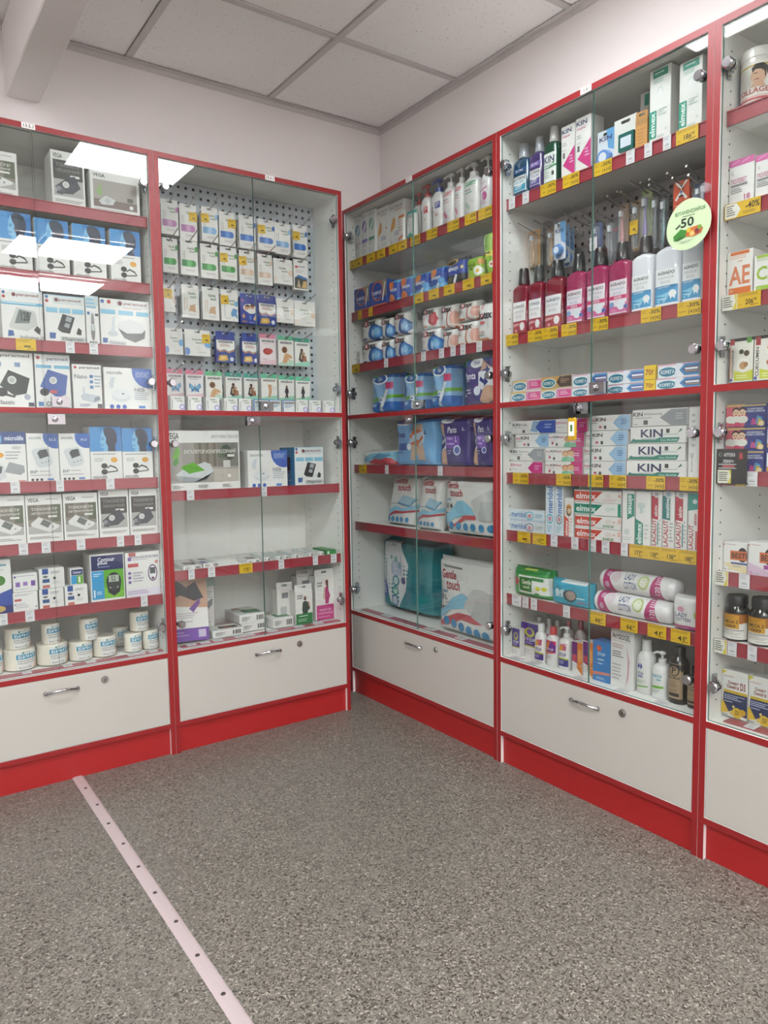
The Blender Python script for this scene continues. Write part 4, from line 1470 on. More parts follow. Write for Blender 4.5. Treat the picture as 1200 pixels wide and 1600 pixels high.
'omega_d3': """R .0 .9 1 1 f0ece4
P 0 .9 .2 .98 .0 1 d8c83a
L .06 .84 .5 .88 d0a8a4 1
T .24 .7 .66 .78 9a3430 Смарт
T .2 .62 .66 .7 9a3430 Омега
T .72 .62 .92 .78 9a3430 D3
R .08 .52 1 .58 d8b42c
P .04 .14 1 .06 1 .52 .08 .52 24305c
L .1 .36 .94 .48 b8c0dc 3
L .1 .3 .5 .34 b8c0dc 1
P .0 .06 .3 .1 .06 .34 0 .3 e8c03a
C .62 .12 .2 e8c03a
C .84 .16 .12 d8a82c
C .4 .1 .08 e8c86a
C .48 .24 .05 f0d880
T .56 .08 .7 .18 5a4a14 D3
L .04 .02 .3 .05 6a6a6a 1""",
'promo50': """T .16 .72 .88 .82 3f7a4a ВІТАМІНІЗУЙСЯ
T .34 .655 .64 .69 6a7a6a знижки до
T .3 .44 .62 .64 f6f8f2 50
T .3 .44 .62 .64 2a3a2e 50
P .16 .46 .28 .54 .3 .5 .2 .44 5a6a5c
P .14 .2 .12 .3 .3 .42 .48 .36 .46 .24 .24 .18 3f8a34
P .14 .2 .3 .26 .46 .24 .24 .18 2f6a2a
P .42 .24 .46 .4 .74 .42 .84 .34 .8 .24 .6 .2 c8703a
C .58 .27 .07 e8a03c
C .58 .27 .045 f0c880
C .7 .3 .06 8a3a3a
C .76 .37 .05 7aa03a
C .5 .36 .05 d8b83a
L .3 .1 .66 .15 a8b8a4 2""",
'apteka': """R 0 0 1 1 1c1c1e
T .24 .78 .62 .88 eeeeee АПТЕКА
C .14 .84 .06 9a9a9a
C .15 .84 .045 1c1c1e
P .72 .7 .88 .7 .86 .9 .74 .9 8a2a2c
P .77 .72 .84 .72 .83 .86 .77 .86 c84a4a
T .22 .6 .58 .69 eeeeee ЛІКИ+
R .08 .55 .66 .57 eeeeee
R .2 .47 .6 .54 b85a5a
R .08 .44 .66 .46 eeeeee
R .06 .02 .5 .4 f0ecd8
P .38 .02 .5 .02 .5 .4 .42 .4 .5 .22 e0cc3a
L .1 .06 .4 .34 5a5a58 5""",
'teeth_card': """R 0 .3 1 1 d8542c
P .1 .4 .5 .7 .9 .4 .8 .34 .5 .56 .2 .34 f0ece8
P .1 .96 .5 .7 .9 .96 .8 1 .5 .8 .2 1 f0ece8
R .34 .46 .66 .86 2a2424
C .5 .62 .1 b8bcd4
C .5 .62 .06 3a5a9c
R 0 0 1 .3 c84a28
L .1 .06 .8 .2 f0b8a0 2""",
'brush_card': """R .06 .0 .94 .16 COLA
R .06 .84 .94 .9 COLA
L .14 .04 .8 .12 e8e4e0 2""",
'tag_white': """R 0 0 1 1 e9e7ea
L .12 .62 .88 .92 b4b0b8 3
R .24 .3 .78 .36 9a989e
R .3 .4 .7 .44 a8a6ac
L .12 .06 .88 .16 b8b4bc 1""",
'tag_pct': """R 0 0 1 1 e9bd1c
T .42 .56 .96 .86 2a2410 -30%
T .5 .08 .96 .42 2a2410 1+1=3
L .06 .6 .36 .9 b8920f 3
L .08 .2 .4 .34 a8840f 1""",
'tag_arrow': """R 0 0 1 1 e9bd1c
P .02 .05 .34 .05 .46 .5 .34 .95 .02 .95 eeeae0
L .06 .14 .32 .86 5a5648 5
T .6 .4 .98 .84 2a2410 -40%
L .52 .1 .9 .3 8a700c 2""",
'tag_info': """R 0 0 1 1 ece8dc
P .66 .02 .96 .02 .96 .98 .8 .98 .9 .5 e0c83a
L .08 .14 .72 .88 5a5a54 5""",
}
def price_art(n):
    return 'R 0 0 1 1 e9bd1c\nL .04 .72 .96 .92 a8840f 2\nT .36 .2 .7 .56 2a2410 %s\nT .72 .4 .84 .58 2a2410 00\nP .56 .1 .9 .16 .9 .2 .56 .14 3a3010\nL .06 .14 .3 .24 b8920f 1' % n
ART['tag_n'] = 'R 0 0 1 1 e9bd1c\nL .04 .66 .96 .92 a8840f 3\nR .4 .26 .74 .42 5a4a14\nP .56 .1 .9 .16 .9 .2 .56 .14 3a3010\nL .06 .14 .3 .24 b8920f 1'
for n_ in ('186', '171', '138', '188', '66', '41', '175', '206', '157', '280'):
    ART['tag_' + n_] = price_art(n_)
def variant(new, old, a='b8b8b8', b='d8d8d8'):
    ART[new] = ART[old].replace('COLA', a).replace('COLB', b)
for nm, a, b in (('pink', 'c07ab4', 'd8a4cc'), ('sky', '8ab8e4', 'b4d2f0'), ('blue', '3f74c4', '6a9ae0'), ('green', '3f9a48', '6abc70'), ('beige', 'e4c4ac', 'efd9c8')):
    variant('gt_' + nm, 'gt', a, b)
variant('gt_wide_beige', 'gt_wide', 'ead0bc', 'f0e0d4'); variant('gt_wide_blue', 'gt_wide', '7ab0e0', '7a9ad8')
variant('gt_strip_beige', 'gt_strip', 'd0a884')
variant('oval_blue', 'hygiene_oval', '5a96b8', 'e4d0d4'); variant('oval_purple', 'hygiene_oval', '8a6ab8', '8a78c0'); variant('oval_green', 'hygiene_oval', '7ab4a0', '5aa08c')
variant('lactacyd_red', 'lactacyd_bottle', 'c84a4c', '3a2a44'); variant('lactacyd_blue', 'lactacyd_bottle', '2f4ca8', '3a2a44')
variant('pump_pink', 'intimate_pump', 'e08a94', 'd88ab0'); variant('pump_green', 'intimate_pump', '4aa878', 'b8ccc0')
variant('listerine_blue', 'listerine', '2f9cc0', '1f4a84'); variant('listerine_purple', 'listerine', '5a4a9c', '7a5ab0'); ART['listerine_purple'] = ART['listerine_purple'].replace('COOL MINT', 'TOTAL CARE')
variant('agrado_red', 'agrado', 'a83444', 'e0a8a8')
variant('korega_blue', 'korega', '4a9cd0', '2f50a0'); variant('korega_brown', 'korega', '3f8cc4', '5a6088')
for nm, c in (('red', 'b8284c'), ('green', '7aa05a'), ('kraft', 'b89468'), ('blue', '3f6cb8'), ('dark', '5a5a60')):
    variant('brush_' + nm, 'brush_card', c)
ART_OPS = {k: parse_art(v) for k, v in ART.items() if 'COLA' not in v and 'COLB' not in v}
variant('meridol_v_blue', 'meridol_v', '5ac0d4'); variant('meridol_v_grey', 'meridol_v', '7a8894')
ART_OPS.update({k: parse_art(ART[k]) for k in ART if k not in ART_OPS and 'COLA' not in ART[k] and 'COLB' not in ART[k]})
ART.update({'blueedge_side': 'R 0 0 1 1 3f86b8\nR .3 .4 .7 .75 23303c\nL .2 .1 .8 .3 a8cce0 3', 'green_top2': 'R 0 0 .34 .4 2f55a0\nL .4 .1 .9 .5 b8b8b8 3\nP .3 .6 .8 .56 .84 .84 .36 .9 8a8a8c',
 'teal_top': 'P 0 0 .34 0 .34 1 0 1 bcd8da\nL .42 .1 .9 .4 c4d0d0 3', 'green_end': 'R 0 0 1 1 2a9248\nR .1 .2 .3 .8 dff0e2', 'green_lid': 'R 0 0 1 1 1f7a38\nL .2 .2 .8 .6 4aa860 3', 'hang_side': 'R .2 .1 .6 .5 c4c2c0\nR .3 .74 .7 .9 8a8a8c'})
ART_OPS.update({k: parse_art(ART[k]) for k in ART if k not in ART_OPS and 'COLA' not in ART[k] and 'COLB' not in ART[k]})
# ------------------------------------------------------------------ what stands where (metres along the cabinet wall)
TAGS = [
('L1', 2, -1.6445, 0.06, 'yn'),
('L1', 2, -1.5087, 0.028, 'w'),
('L1', 2, -1.4328, 0.028, 'w'),
('L1', 3, -1.7003, 0.028, 'w'),
('L1', 3, -1.5631, 0.024, 'w'),
('L1', 3, -1.3984, 0.028, 'w'),
('L1', 4, -1.6864, 0.028, 'w'),
('L1', 4, -1.6169, 0.028, 'w'),
('L1', 4, -1.5057, 0.028, 'w'),
('L1', 4, -1.3727, 0.024, 'w'),
('L1', 4, -1.3113, 0.024, 'w'),
('L1', 5, -1.7575, 0.024, 'w'),
('L1', 5, -1.678, 0.028, 'w'),
('L1', 5, -1.2984, 0.024, 'w'),
('L1', 'floor', -1.6941, 0.028, 'w'),
('L1', 'floor', -1.5645, 0.028, 'w'),
('L1', 'floor', -1.488, 0.032, 'w'),
('L1', 'floor', -1.3431, 0.032, 'w'),
('L1', 'floor', -1.3121, 0.028, 'w'),
('L1', 'floor', -1.2684, 0.032, 'w'),
('L2', 0, -1.1107, 0.028, 'w'),
('L2', 0, -0.8097, 0.024, 'w'),
('L2', 1, -1.1183, 0.024, 'w'),
('L2', 1, -1.0388, 0.028, 'w'),
('L2', 1, -0.8974, 0.056, 'y175'),
('L2', 1, -0.7425, 0.024, 'w'),
('L2', 1, -0.5849, 0.024, 'w'),
('L2', 1, -0.4959, 0.028, 'w'),
('L2', 'floor', -1.122, 0.036, 'w'),
('L2', 'floor', -1.0679, 0.036, 'w'),
('L2', 'floor', -1.0144, 0.036, 'w'),
('L2', 'floor', -0.9264, 0.036, 'w'),
('L2', 'floor', -0.885, 0.044, 'w'),
('L2', 'floor', -0.7806, 0.04, 'w'),
('L2', 'floor', -0.6594, 0.04, 'w'),
('L2', 'floor', -0.567, 0.044, 'w'),
('R1', 0, 0.1702, 0.036, 'yn'),
('R1', 0, 0.2186, 0.064, 'yn'),
('R1', 0, 0.3181, 0.064, 'yn'),
('R1', 0, 0.3927, 0.06, 'yn'),
('R1', 0, 0.479, 0.056, 'yn'),
('R1', 0, 0.5437, 0.06, 'yn'),
('R1', 0, 0.6279, 0.06, 'y%'),
('R1', 0, 0.7319, 0.064, 'y%'),
('R1', 0, 0.8568, 0.064, 'y%'),
('R1', 0, 0.9517, 0.06, 'y%'),
('R1', 0, 1.0277, 0.068, 'y%'),
('R1', 1, 0.2248, 0.028, 'yn'),
('R1', 1, 0.3086, 0.028, 'yn'),
('R1', 1, 0.6442, 0.064, 'yn'),
('R1', 1, 0.7404, 0.06, 'yn'),
('R1', 1, 0.8314, 0.06, 'yn'),
('R1', 1, 0.939, 0.06, 'yn'),
('R1', 1, 1.0328, 0.056, 'yn'),
('R1', 2, 0.183, 0.06, 'yn'),
('R1', 2, 0.4186, 0.028, 'w'),
('R1', 2, 0.6733, 0.028, 'w'),
('R1', 2, 0.7842, 0.028, 'w'),
('R1', 2, 0.8515, 0.028, 'w'),
('R1', 2, 0.9077, 0.028, 'w'),
('R1', 2, 0.9953, 0.028, 'w'),
('R1', 3, 0.2267, 0.06, 'yn'),
('R1', 3, 0.413, 0.024, 'w'),
('R1', 3, 0.7709, 0.028, 'w'),
('R1', 'floor', 0.3703, 0.064, 'w'),
('R1', 'floor', 0.6738, 0.056, 'w'),
('R1', 'floor', 0.8626, 0.048, 'w'),
('R2', 0, 1.1584, 0.028, 'w'),
('R2', 0, 1.2215, 0.028, 'w'),
('R2', 0, 1.3188, 0.064, 'y%'),
('R2', 0, 1.411, 0.064, 'y%'),
('R2', 0, 1.5301, 0.064, 'y%'),
('R2', 0, 1.6258, 0.028, 'w'),
('R2', 0, 1.6843, 0.024, 'w'),
('R2', 0, 1.7426, 0.024, 'w'),
('R2', 0, 1.8023, 0.064, 'y186'),
('R2', 1, 1.1591, 0.056, 'y%'),
('R2', 1, 1.2648, 0.064, 'y%'),
('R2', 1, 1.3299, 0.064, 'y%'),
('R2', 1, 1.4068, 0.06, 'y%'),
('R2', 1, 1.5232, 0.064, 'y%'),
('R2', 1, 1.7008, 0.064, 'y%'),
('R2', 1, 1.8176, 0.068, 'y%'),
('R2', 2, 1.1995, 0.072, 'y%'),
('R2', 2, 1.3884, 0.06, 'y%'),
('R2', 2, 1.5151, 0.056, 'y%'),
('R2', 2, 1.5963, 0.06, 'y%'),
('R2', 2, 1.7245, 0.06, 'y%'),
('R2', 2, 1.8282, 0.056, 'y%'),
('R2', 3, 1.2157, 0.06, 'yn'),
('R2', 3, 1.2858, 0.06, 'y157'),
('R2', 3, 1.3505, 0.028, 'w'),
('R2', 3, 1.4365, 0.028, 'w'),
('R2', 3, 1.5048, 0.028, 'w'),
('R2', 3, 1.5551, 0.028, 'w'),
('R2', 3, 1.6227, 0.024, 'w'),
('R2', 3, 1.667, 0.052, 'y171'),
('R2', 3, 1.7199, 0.052, 'y138'),
('R2', 3, 1.774, 0.056, 'y138'),
('R2', 3, 1.8287, 0.052, 'y188'),
('R2', 4, 1.1811, 0.044, 'w'),
('R2', 4, 1.2231, 0.028, 'w'),
('R2', 4, 1.2622, 0.028, 'w'),
('R2', 4, 1.4043, 0.028, 'w'),
('R2', 4, 1.5278, 0.06, 'y66'),
('R2', 4, 1.6425, 0.06, 'y66'),
('R2', 4, 1.7366, 0.06, 'y41'),
('R2', 4, 1.8117, 0.06, 'y41'),
('R2', 'floor', 1.1812, 0.048, 'w'),
('R2', 'floor', 1.2584, 0.044, 'w'),
('R2', 'floor', 1.4613, 0.04, 'w'),
('R2', 'floor', 1.6185, 0.04, 'w'),
('R2', 'floor', 1.7533, 0.036, 'w'),
('R3', 1, 1.9581, 0.092, 'ya'),
('R3', 2, 1.9317, 0.04, 'i'),
('R3', 2, 1.981, 0.06, 'y206'),
('R3', 3, 1.9716, 0.024, 'y280'),
('R3', 3, 2.0013, 0.028, 'w'),
('R3', 4, 1.9277, 0.036, 'i'),
('R3', 4, 1.9888, 0.028, 'w'),
('R3', 5, 1.9292, 0.036, 'i'),
('R3', 5, 1.9614, 0.024, 'w'),
('R3', 5, 2.0147, 0.024, 'w'),
('R3', 'floor', 2.0067, 0.028, 'w')]
HOOKS = [('L2', -1.1067, 2.0478), ('L2', -1.0349, 2.0427), ('L2', -0.9494, 2.0464), ('L2', -0.8773, 2.0404), ('L2', -0.7925, 2.0398), ('L2', -0.7084, 2.0381), ('L2', -0.6353, 2.0347), ('L2', -0.554, 2.0391), ('L2', -1.1101, 1.9078), ('L2', -1.0365, 1.9121), ('L2', -0.9562, 1.9058), ('L2', -0.8762, 1.9059), ('L2', -0.7962, 1.9038), ('L2', -0.7184, 1.8995), ('L2', -0.6375, 1.8919), ('L2', -0.5549, 1.8991), ('L2', -1.1196, 1.7338), ('L2', -1.0375, 1.7441), ('L2', -0.9561, 1.744), ('L2', -0.8778, 1.7427), ('L2', -0.7942, 1.7356), ('L2', -0.7142, 1.7378), ('L2', -0.632, 1.7318), ('L2', -0.5399, 1.7312), ('L2', -1.1077, 1.575), ('L2', -1.0152, 1.5758), ('L2', -0.9007, 1.5787), ('L2', -0.795, 1.58), ('L2', -0.716, 1.5825), ('L2', -0.6336, 1.581), ('L2', -0.5568, 1.5774), ('L2', -1.1106, 1.4229), ('L2', -1.033, 1.4227), ('L2', -0.9543, 1.4212), ('L2', -0.871, 1.4203), ('L2', -0.794, 1.4198), ('L2', -0.715, 1.4212), ('L2', -0.6349, 1.4185), ('L2', -0.5577, 1.4168), ('R2', 1.1554, 1.8459), ('R2', 1.2383, 1.8337), ('R2', 1.3011, 1.8204), ('R2', 1.4217, 1.8034), ('R2', 1.4802, 1.8031), ('R2', 1.5218, 1.8336), ('R2', 1.5705, 1.8326), ('R2', 1.6022, 1.8538), ('R2', 1.6368, 1.8386), ('R2', 1.6648, 1.8254), ('R2', 1.7385, 1.8219), ('R2', 1.7874, 1.8152), ('R2', 1.6662, 1.8393), ('R2', 1.7222, 1.8394), ('R2', 1.7805, 1.8402), ('R2', 1.5045, 1.8378), ('R2', 1.557, 1.8372), ('R2', 1.3939, 1.8388), ('R2', 1.3419, 1.8377), ('R2', 1.2846, 1.8373), ('R2', 1.2268, 1.8383)]
# ------------------------------------------------------------------ the room
RX0, RY0 = -5.6, -6.4
def solid(name, a, b, m, **p):
    mb = MB(); mb.box(a, b); return link(name, mb.mesh(name, [m]), **p)
WALL = wall_mat(); TILE = tile_mat(); FLOOR = floor_mat()
solid('floor', (RX0 - .2, RY0 - .2, -.1), (.2, .2, 0), FLOOR, kind='structure')
solid('wall_back', (RX0 - .2, 0, 0), (.2, .2, H + .1), WALL, kind='structure')
solid('wall_right', (0, RY0, 0), (.2, 0, H + .1), WALL, kind='structure')
solid('wall_left', (RX0 - .2, RY0, 0), (RX0, 0, H + .1), WALL, kind='structure')
solid('wall_front', (RX0 - .2, RY0 - .2, 0), (.2, RY0, H + .1), WALL, kind='structure')
ceil = solid('ceiling', (RX0 - .2, RY0 - .2, H + .02), (.2, .2, H + .2), CEIL_WHITE, kind='structure')
GX = [0.0] + [-0.58 - .6 * i for i in range(9)]; GX = [g for g in GX if g > RX0] + [RX0]
GY = [0.0] + [-0.571 - .6 * i for i in range(11)]; GY = [g for g in GY if g > RY0] + [RY0]
_tm = {}
for x1, x0 in zip(GX, GX[1:]):
    for y1, y0 in zip(GY, GY[1:]):
        k = (round(x1 - x0, 3), round(y1 - y0, 3))
        if k not in _tm:
            mb = MB(); mb.box((.013, .013, 0), (k[0] - .013, k[1] - .013, .014)); _tm[k] = mb.mesh('ceiling_tile', [TILE], bevel=.003)
        link('ceiling_tile', _tm[k], ceil, (x0, y0, H + .002))
for g in GX[1:-1]:
    mb = MB(); mb.box((g - .012, RY0, H - .004), (g + .012, 0, H + .004)); mb.box((g - .002, RY0, H + .004), (g + .002, 0, H + .019)); link('grid_bar', mb.mesh('grid_bar', [CEIL_WHITE]), ceil)
for g in GY[1:-1]:
    mb = MB(); mb.box((RX0, g - .012, H - .0035), (0, g + .012, H + .0035)); mb.box((RX0, g - .002, H + .0035), (0, g + .002, H + .018)); link('grid_bar', mb.mesh('grid_bar', [CEIL_WHITE]), ceil)
mb = MB(); mb.box((RX0, -.022, H - .005), (-.0005, -.0005, H - .002)); mb.box((RX0, -.003, H - .024), (-.0005, -.0005, H - .005)); link('trim_1', mb.mesh('trim_1', [CEIL_WHITE]), kind='structure')
mb = MB(); mb.box((-.022, RY0, H - .005), (-.0005, -.023, H - .002)); mb.box((-.003, RY0, H - .024), (-.0005, -.0035, H - .005)); link('trim_2', mb.mesh('trim_2', [CEIL_WHITE]), kind='structure')
mb = MB(); mb.box((-1.612, RY0, 2.384), (-1.502, -.001, H - .006)); link('beam', mb.mesh('beam', [WALL], bevel=.004), kind='structure')
# LED panels
def led(k):
    m = bpy.data.materials.new('led_diffuser'); m.use_nodes = True; b = m.node_tree.nodes['Principled BSDF']; b.inputs['Base Color'].default_value = (.8, .8, .8, 1)
    b.inputs['Emission Color'].default_value = (*LIGHT_COLOR, 1); b.inputs['Emission Strength'].default_value = LIGHT_STRENGTH * k
    return m
mbf = MB()
for a, b in (((-.3, -.3, -.022), (.3, -.285, 0)), ((-.3, .285, -.022), (.3, .3, 0)), ((-.3, -.285, -.022), (-.285, .285, 0)), ((.285, -.285, -.022), (.3, .285, 0))): mbf.box(a, b)
FR = mbf.mesh('frame', [CEIL_WHITE]); mbd = MB(); mbd.box((-.285, -.285, -.018), (.285, .285, -.002)); DIF = [mbd.mesh('diffuser', [led(k)]) for k in (NEAR_PANEL, 1.0)]
for i, (x, y) in enumerate(PANELS):
    e = empty('ceiling_light', (x, y, H - .0045), label='square LED ceiling panel %s' % (['mirrored in the top of the monitor cabinet glass', 'mirrored across the second shelf of the monitor cabinet', 'mirrored over the third shelf of the monitor cabinet'] + ['added out of view for ambient light, %s of eight' % q for q in ('first', 'second', 'third', 'fourth', 'fifth', 'sixth', 'seventh', 'eighth')])[i], category='light', group='ceiling panel lights of the shop')
    link('frame', FR, e); link('diffuser', DIF[min(i, 1)], e)
# aluminium joint cover on the floor with its screws
mb = MB(); mb.v = []
xs = [-1.576, -1.572, -1.566, -1.550, -1.544, -1.540]; zs = [.0004, .0030, .0042, .0042, .0030, .0004]
for k in range(5): mb.face([(xs[k], -4.6, zs[k]), (xs[k + 1], -4.6, zs[k + 1]), (xs[k + 1], -.334, zs[k + 1]), (xs[k], -.334, zs[k])])
mb.face([(xs[k], -.334, zs[k]) for k in range(6)]); mb.face([(xs[k], -4.6, zs[k]) for k in reversed(range(6))])
ALU = mat('anodised_strip', 'b9abab', 0.42, metal=0.25, scale=120, vary=.03)
strip = link('trim_3', mb.mesh('trim_3', [ALU]), kind='structure')
mb = MB(); mb.cyl((0, 0, 0), (0, 0, .0012), .0055, .0045, 10); mb.box((-.004, -.0008, .0012), (.004, .0008, .0014)); SCREW = mb.mesh('screw', [mat('dark_screw', '4c4644', .4, metal=.6)])
for k in range(28):
    link('screw', SCREW, strip, (-1.558 + .002 * sin(k * 2.3), -.448 - .1456 * k, .0042))

# ------------------------------------------------------------------ the five display cabinets
T = .018
ZT, ZM, ZB, ZD = 2.171, 1.2747, 0.3869, 0.119
YL, XR = -0.3474, -0.3025
CABS = {  # near edge, far edge along its wall (x for the back wall, -y for the right wall), depth
    'L1': ('L', -1.9805, -1.2108, .344), 'L2': ('L', -1.2100, -.4393, .344),
    'R1': ('R', .1330, 1.1097, .299), 'R2': ('R', 1.1105, 1.8895, .299), 'R3': ('R', 1.8903, 2.6700, .299)}
def frame_of(cab):
    w_, s0, s1, dp = CABS[cab]
    return ((s0, YL, 0), 0.0) if w_ == 'L' else ((XR, -s0, 0), -pi / 2)
def world(cab, s, d, z):
    return (s, YL + d, z) if CABS[cab][0] == 'L' else (XR + d, -s, z)
def rot_of(cab): return 0.0 if CABS[cab][0] == 'L' else -pi / 2
mb = MB(); mb.cyl((0, -.010, 0), (0, -.006, 0), .0105, .013, 20); mb.cyl((0, -.006, 0), (0, .004, 0), .013, .013, 20); mb.cyl((0, .012, 0), (0, .026, 0), .009, .007, 12)
HB = mb.mesh('hinge', [CHROME], smooth=True)
def hinge_mesh(side):
    mb = MB(); s = side
    mb.cyl((0, -.011, 0), (0, -.007, 0), .0115, .0138, 20); mb.cyl((0, -.007, 0), (0, .0048, 0), .0138, .0138, 20)
    mb.cyl((0, .0112, 0), (0, .02, 0), .0125, .011, 16); mb.box((min(0, -s * .012), .018, -.006), (max(0, -s * .012), .034, .006))
    x = -s * .0155
    mb.box((x - .003, .02, -.026), (x + .003, .036, .026)); mb.box((x - .0035, .012, -.007), (x + .0035, .044, .007))
    mb.cyl((x - .004 * 1, .028, .018), (x + .004, .028, .018), .003, .003, 8); mb.cyl((x - .004, .028, -.018), (x + .004, .028, -.018), .003, .003, 8)
    return mb.mesh('hinge', [CHROME], smooth=True)
HINGE = {1: hinge_mesh(1), -1: hinge_mesh(-1)}
mb = MB(); mb.box((-.027, -.005, -.017), (.027, .0055, .017)); mb.box((-.027, .0108, -.017), (.027, .016, .017)); mb.cyl((-.004, -.014, 0), (-.004, -.005, 0), .0085, .0105, 18); mb.cyl((-.004, -.0155, 0), (-.004, -.014, 0), .0055, .0075, 14); mb.box((-.0055, -.0165, -.0045), (-.0025, -.0155, .0045))
LOCKM = mb.mesh('door_lock', [CHROME], smooth=True)
mb = MB()
arc = [(-.052 + .104 * i / 14, -.003 - .024 * sin(pi * i / 14) ** .7, .006 * sin(pi * i / 14 * 2) * 0 - .010 * (1 - sin(pi * i / 14))) for i in range(15)]
mb.tube(arc, .0042, 8); mb.cyl((-.052, 0, -.010), (-.052, -.006, -.010), .007, .006, 12); mb.cyl((.052, 0, -.010), (.052, -.006, -.010), .007, .006, 12)
HANDLE = mb.mesh('handle', [CHROME], smooth=True)
mb = MB(); mb.cyl((0, 0, 0), (0, -.005, 0), .0125, .0115, 20); mb.cyl((0, -.005, 0), (0, -.0062, 0), .0085, .0085, 16, mi=1); mb.box((-.0012, -.0068, -.006), (.0012, -.0062, .006), mi=2)
KEYLOCK = mb.mesh('key_lock', [CHROME, STEEL, DARK], smooth=True)

def board(name, a, b, parent, front=True, m=WHITE_BOARD):
    mb = MB(); mb.box(a, b, 0, front=1 if front else None); return link(name, mb.mesh(name, [m, RED_EDGE]), parent)
def tag_mesh(kind, w_, h_):
    mb = MB(); mb.box((-w_ / 2, -.0012, 0), (w_ / 2, 0, h_), 0, hexc('e9bd1c' if kind[0] == 'y' else 'e9e7ea'))
    draw(mb, art_ops(TAGART.get(kind, 'tag_' + kind[1:]), w_, h_), w_, h_, flat_map(-.0012), lift=1.2e-4, eps=3e-5)
    return mb.mesh('price_tag', [PRINT], color=True)
TAGART = {'w': 'tag_white', 'y%': 'tag_pct', 'ya': 'tag_arrow', 'i': 'tag_info'}
SHELVES = {'L1': [1.948, 1.719, 1.497, 1.033, .829, .604], 'L2': [.980, .682], 'R1': [1.954, 1.728, 1.500, 1.053, .794],
           'R2': [1.952, 1.503, 1.035, .835, .611], 'R3': [1.953, 1.723, 1.498, 1.053, .791, .609]}
CAB_LABEL = {
    'L1': 'red framed glass cabinet of blood pressure monitors under the ceiling beam',
    'L2': 'red framed glass cabinet with plaster packs on a grey pegboard',
    'R1': 'red framed glass cabinet of diapers and pads in the room corner',
    'R2': 'red framed glass cabinet full of toothpaste and mouthwash',
    'R3': 'red framed glass cabinet of boxed vitamins and dark jars'}
# locks (section, offset from the door split), handle and key lock positions along the cabinet
LOCKS = {'L1': (.045, .012), 'L2': (.03, -.016), 'R1': (.014, -.018), 'R2': (.014, -.03), 'R3': (.014, -.02)}
HAND = {'L1': (-1.597, -1.455), 'L2': (-.824, -.682), 'R1': (.618, .765), 'R2': (1.500, 1.643), 'R3': (2.28, 2.42)}
NUMBER = {'L1': ('13.5.1', -1.607), 'L2': ('13.6.1', -.76), 'R1': ('13.7.1', .625), 'R2': ('13.8.1', 1.487)}
SHELF_OBJ = {}
def pegboard(x0, x1, z0, z1, d, parent, m, pitch=.03, hole=.0105):
    mb = MB(); nx = int((x1 - x0) / pitch); nz = int((z1 - z0) / pitch); ax = (x1 - x0 - nx * pitch) / 2; az = (z1 - z0 - nz * pitch) / 2; y = d; y2 = d + .0015; g = (pitch - hole) / 2
    def q(a, b, c, e): mb.face([(a, y, b), (c, y, b), (c, y, e), (a, y, e)])
    q(x0, z0, x1, z0 + az); q(x0, z1 - az, x1, z1); q(x0, z0 + az, x0 + ax, z1 - az); q(x1 - ax, z0 + az, x1, z1 - az)
    for i in range(nx):
        for j in range(nz):
            a = x0 + ax + i * pitch; b = z0 + az + j * pitch; c = a + pitch; e = b + pitch; p, r, s, t = a + g, b + g, c - g, e - g
            mb.face([(a, y, b), (c, y, b), (s, y, r), (p, y, r)]); mb.face([(c, y, b), (c, y, e), (s, y, t), (s, y, r)]); mb.face([(c, y, e), (a, y, e), (p, y, t), (s, y, t)]); mb.face([(a, y, e), (a, y, b), (p, y, r), (p, y, t)])
            for (u0, v0), (u1, v1) in (((p, r), (s, r)), ((s, r), (s, t)), ((s, t), (p, t)), ((p, t), (p, r))):
                mb.face([(u0, y, v0), (u1, y, v1), (u1, y2, v1), (u0, y2, v0)])
    mb2 = MB(); mb2.box((x0, d + .012, z0), (x1, d + .015, z1)); link('hole_shade_sheet', mb2.mesh('hole_shade_sheet', [HOLE_SHADE]), parent)  # dark sheet added so that the holes read as shaded
    return link('pegboard', mb.mesh('pegboard', [m]), parent)
def hook_mesh(length, rise=.016, tip=True):
    mb = MB(); y0 = 0; mb.tube([(0, 0, 0), (0, -length * .5, rise * .35), (0, -length, rise)], .0021, 8); mb.cyl((0, -length - .003, rise + .001), (0, -length, rise), .0034, .0034, 8)
    mb.box((-.008, -.003, -.004), (.008, 0, .012))
    return mb.mesh('hook', [STEEL], smooth=True)
HOOK = hook_mesh(.145, .026)
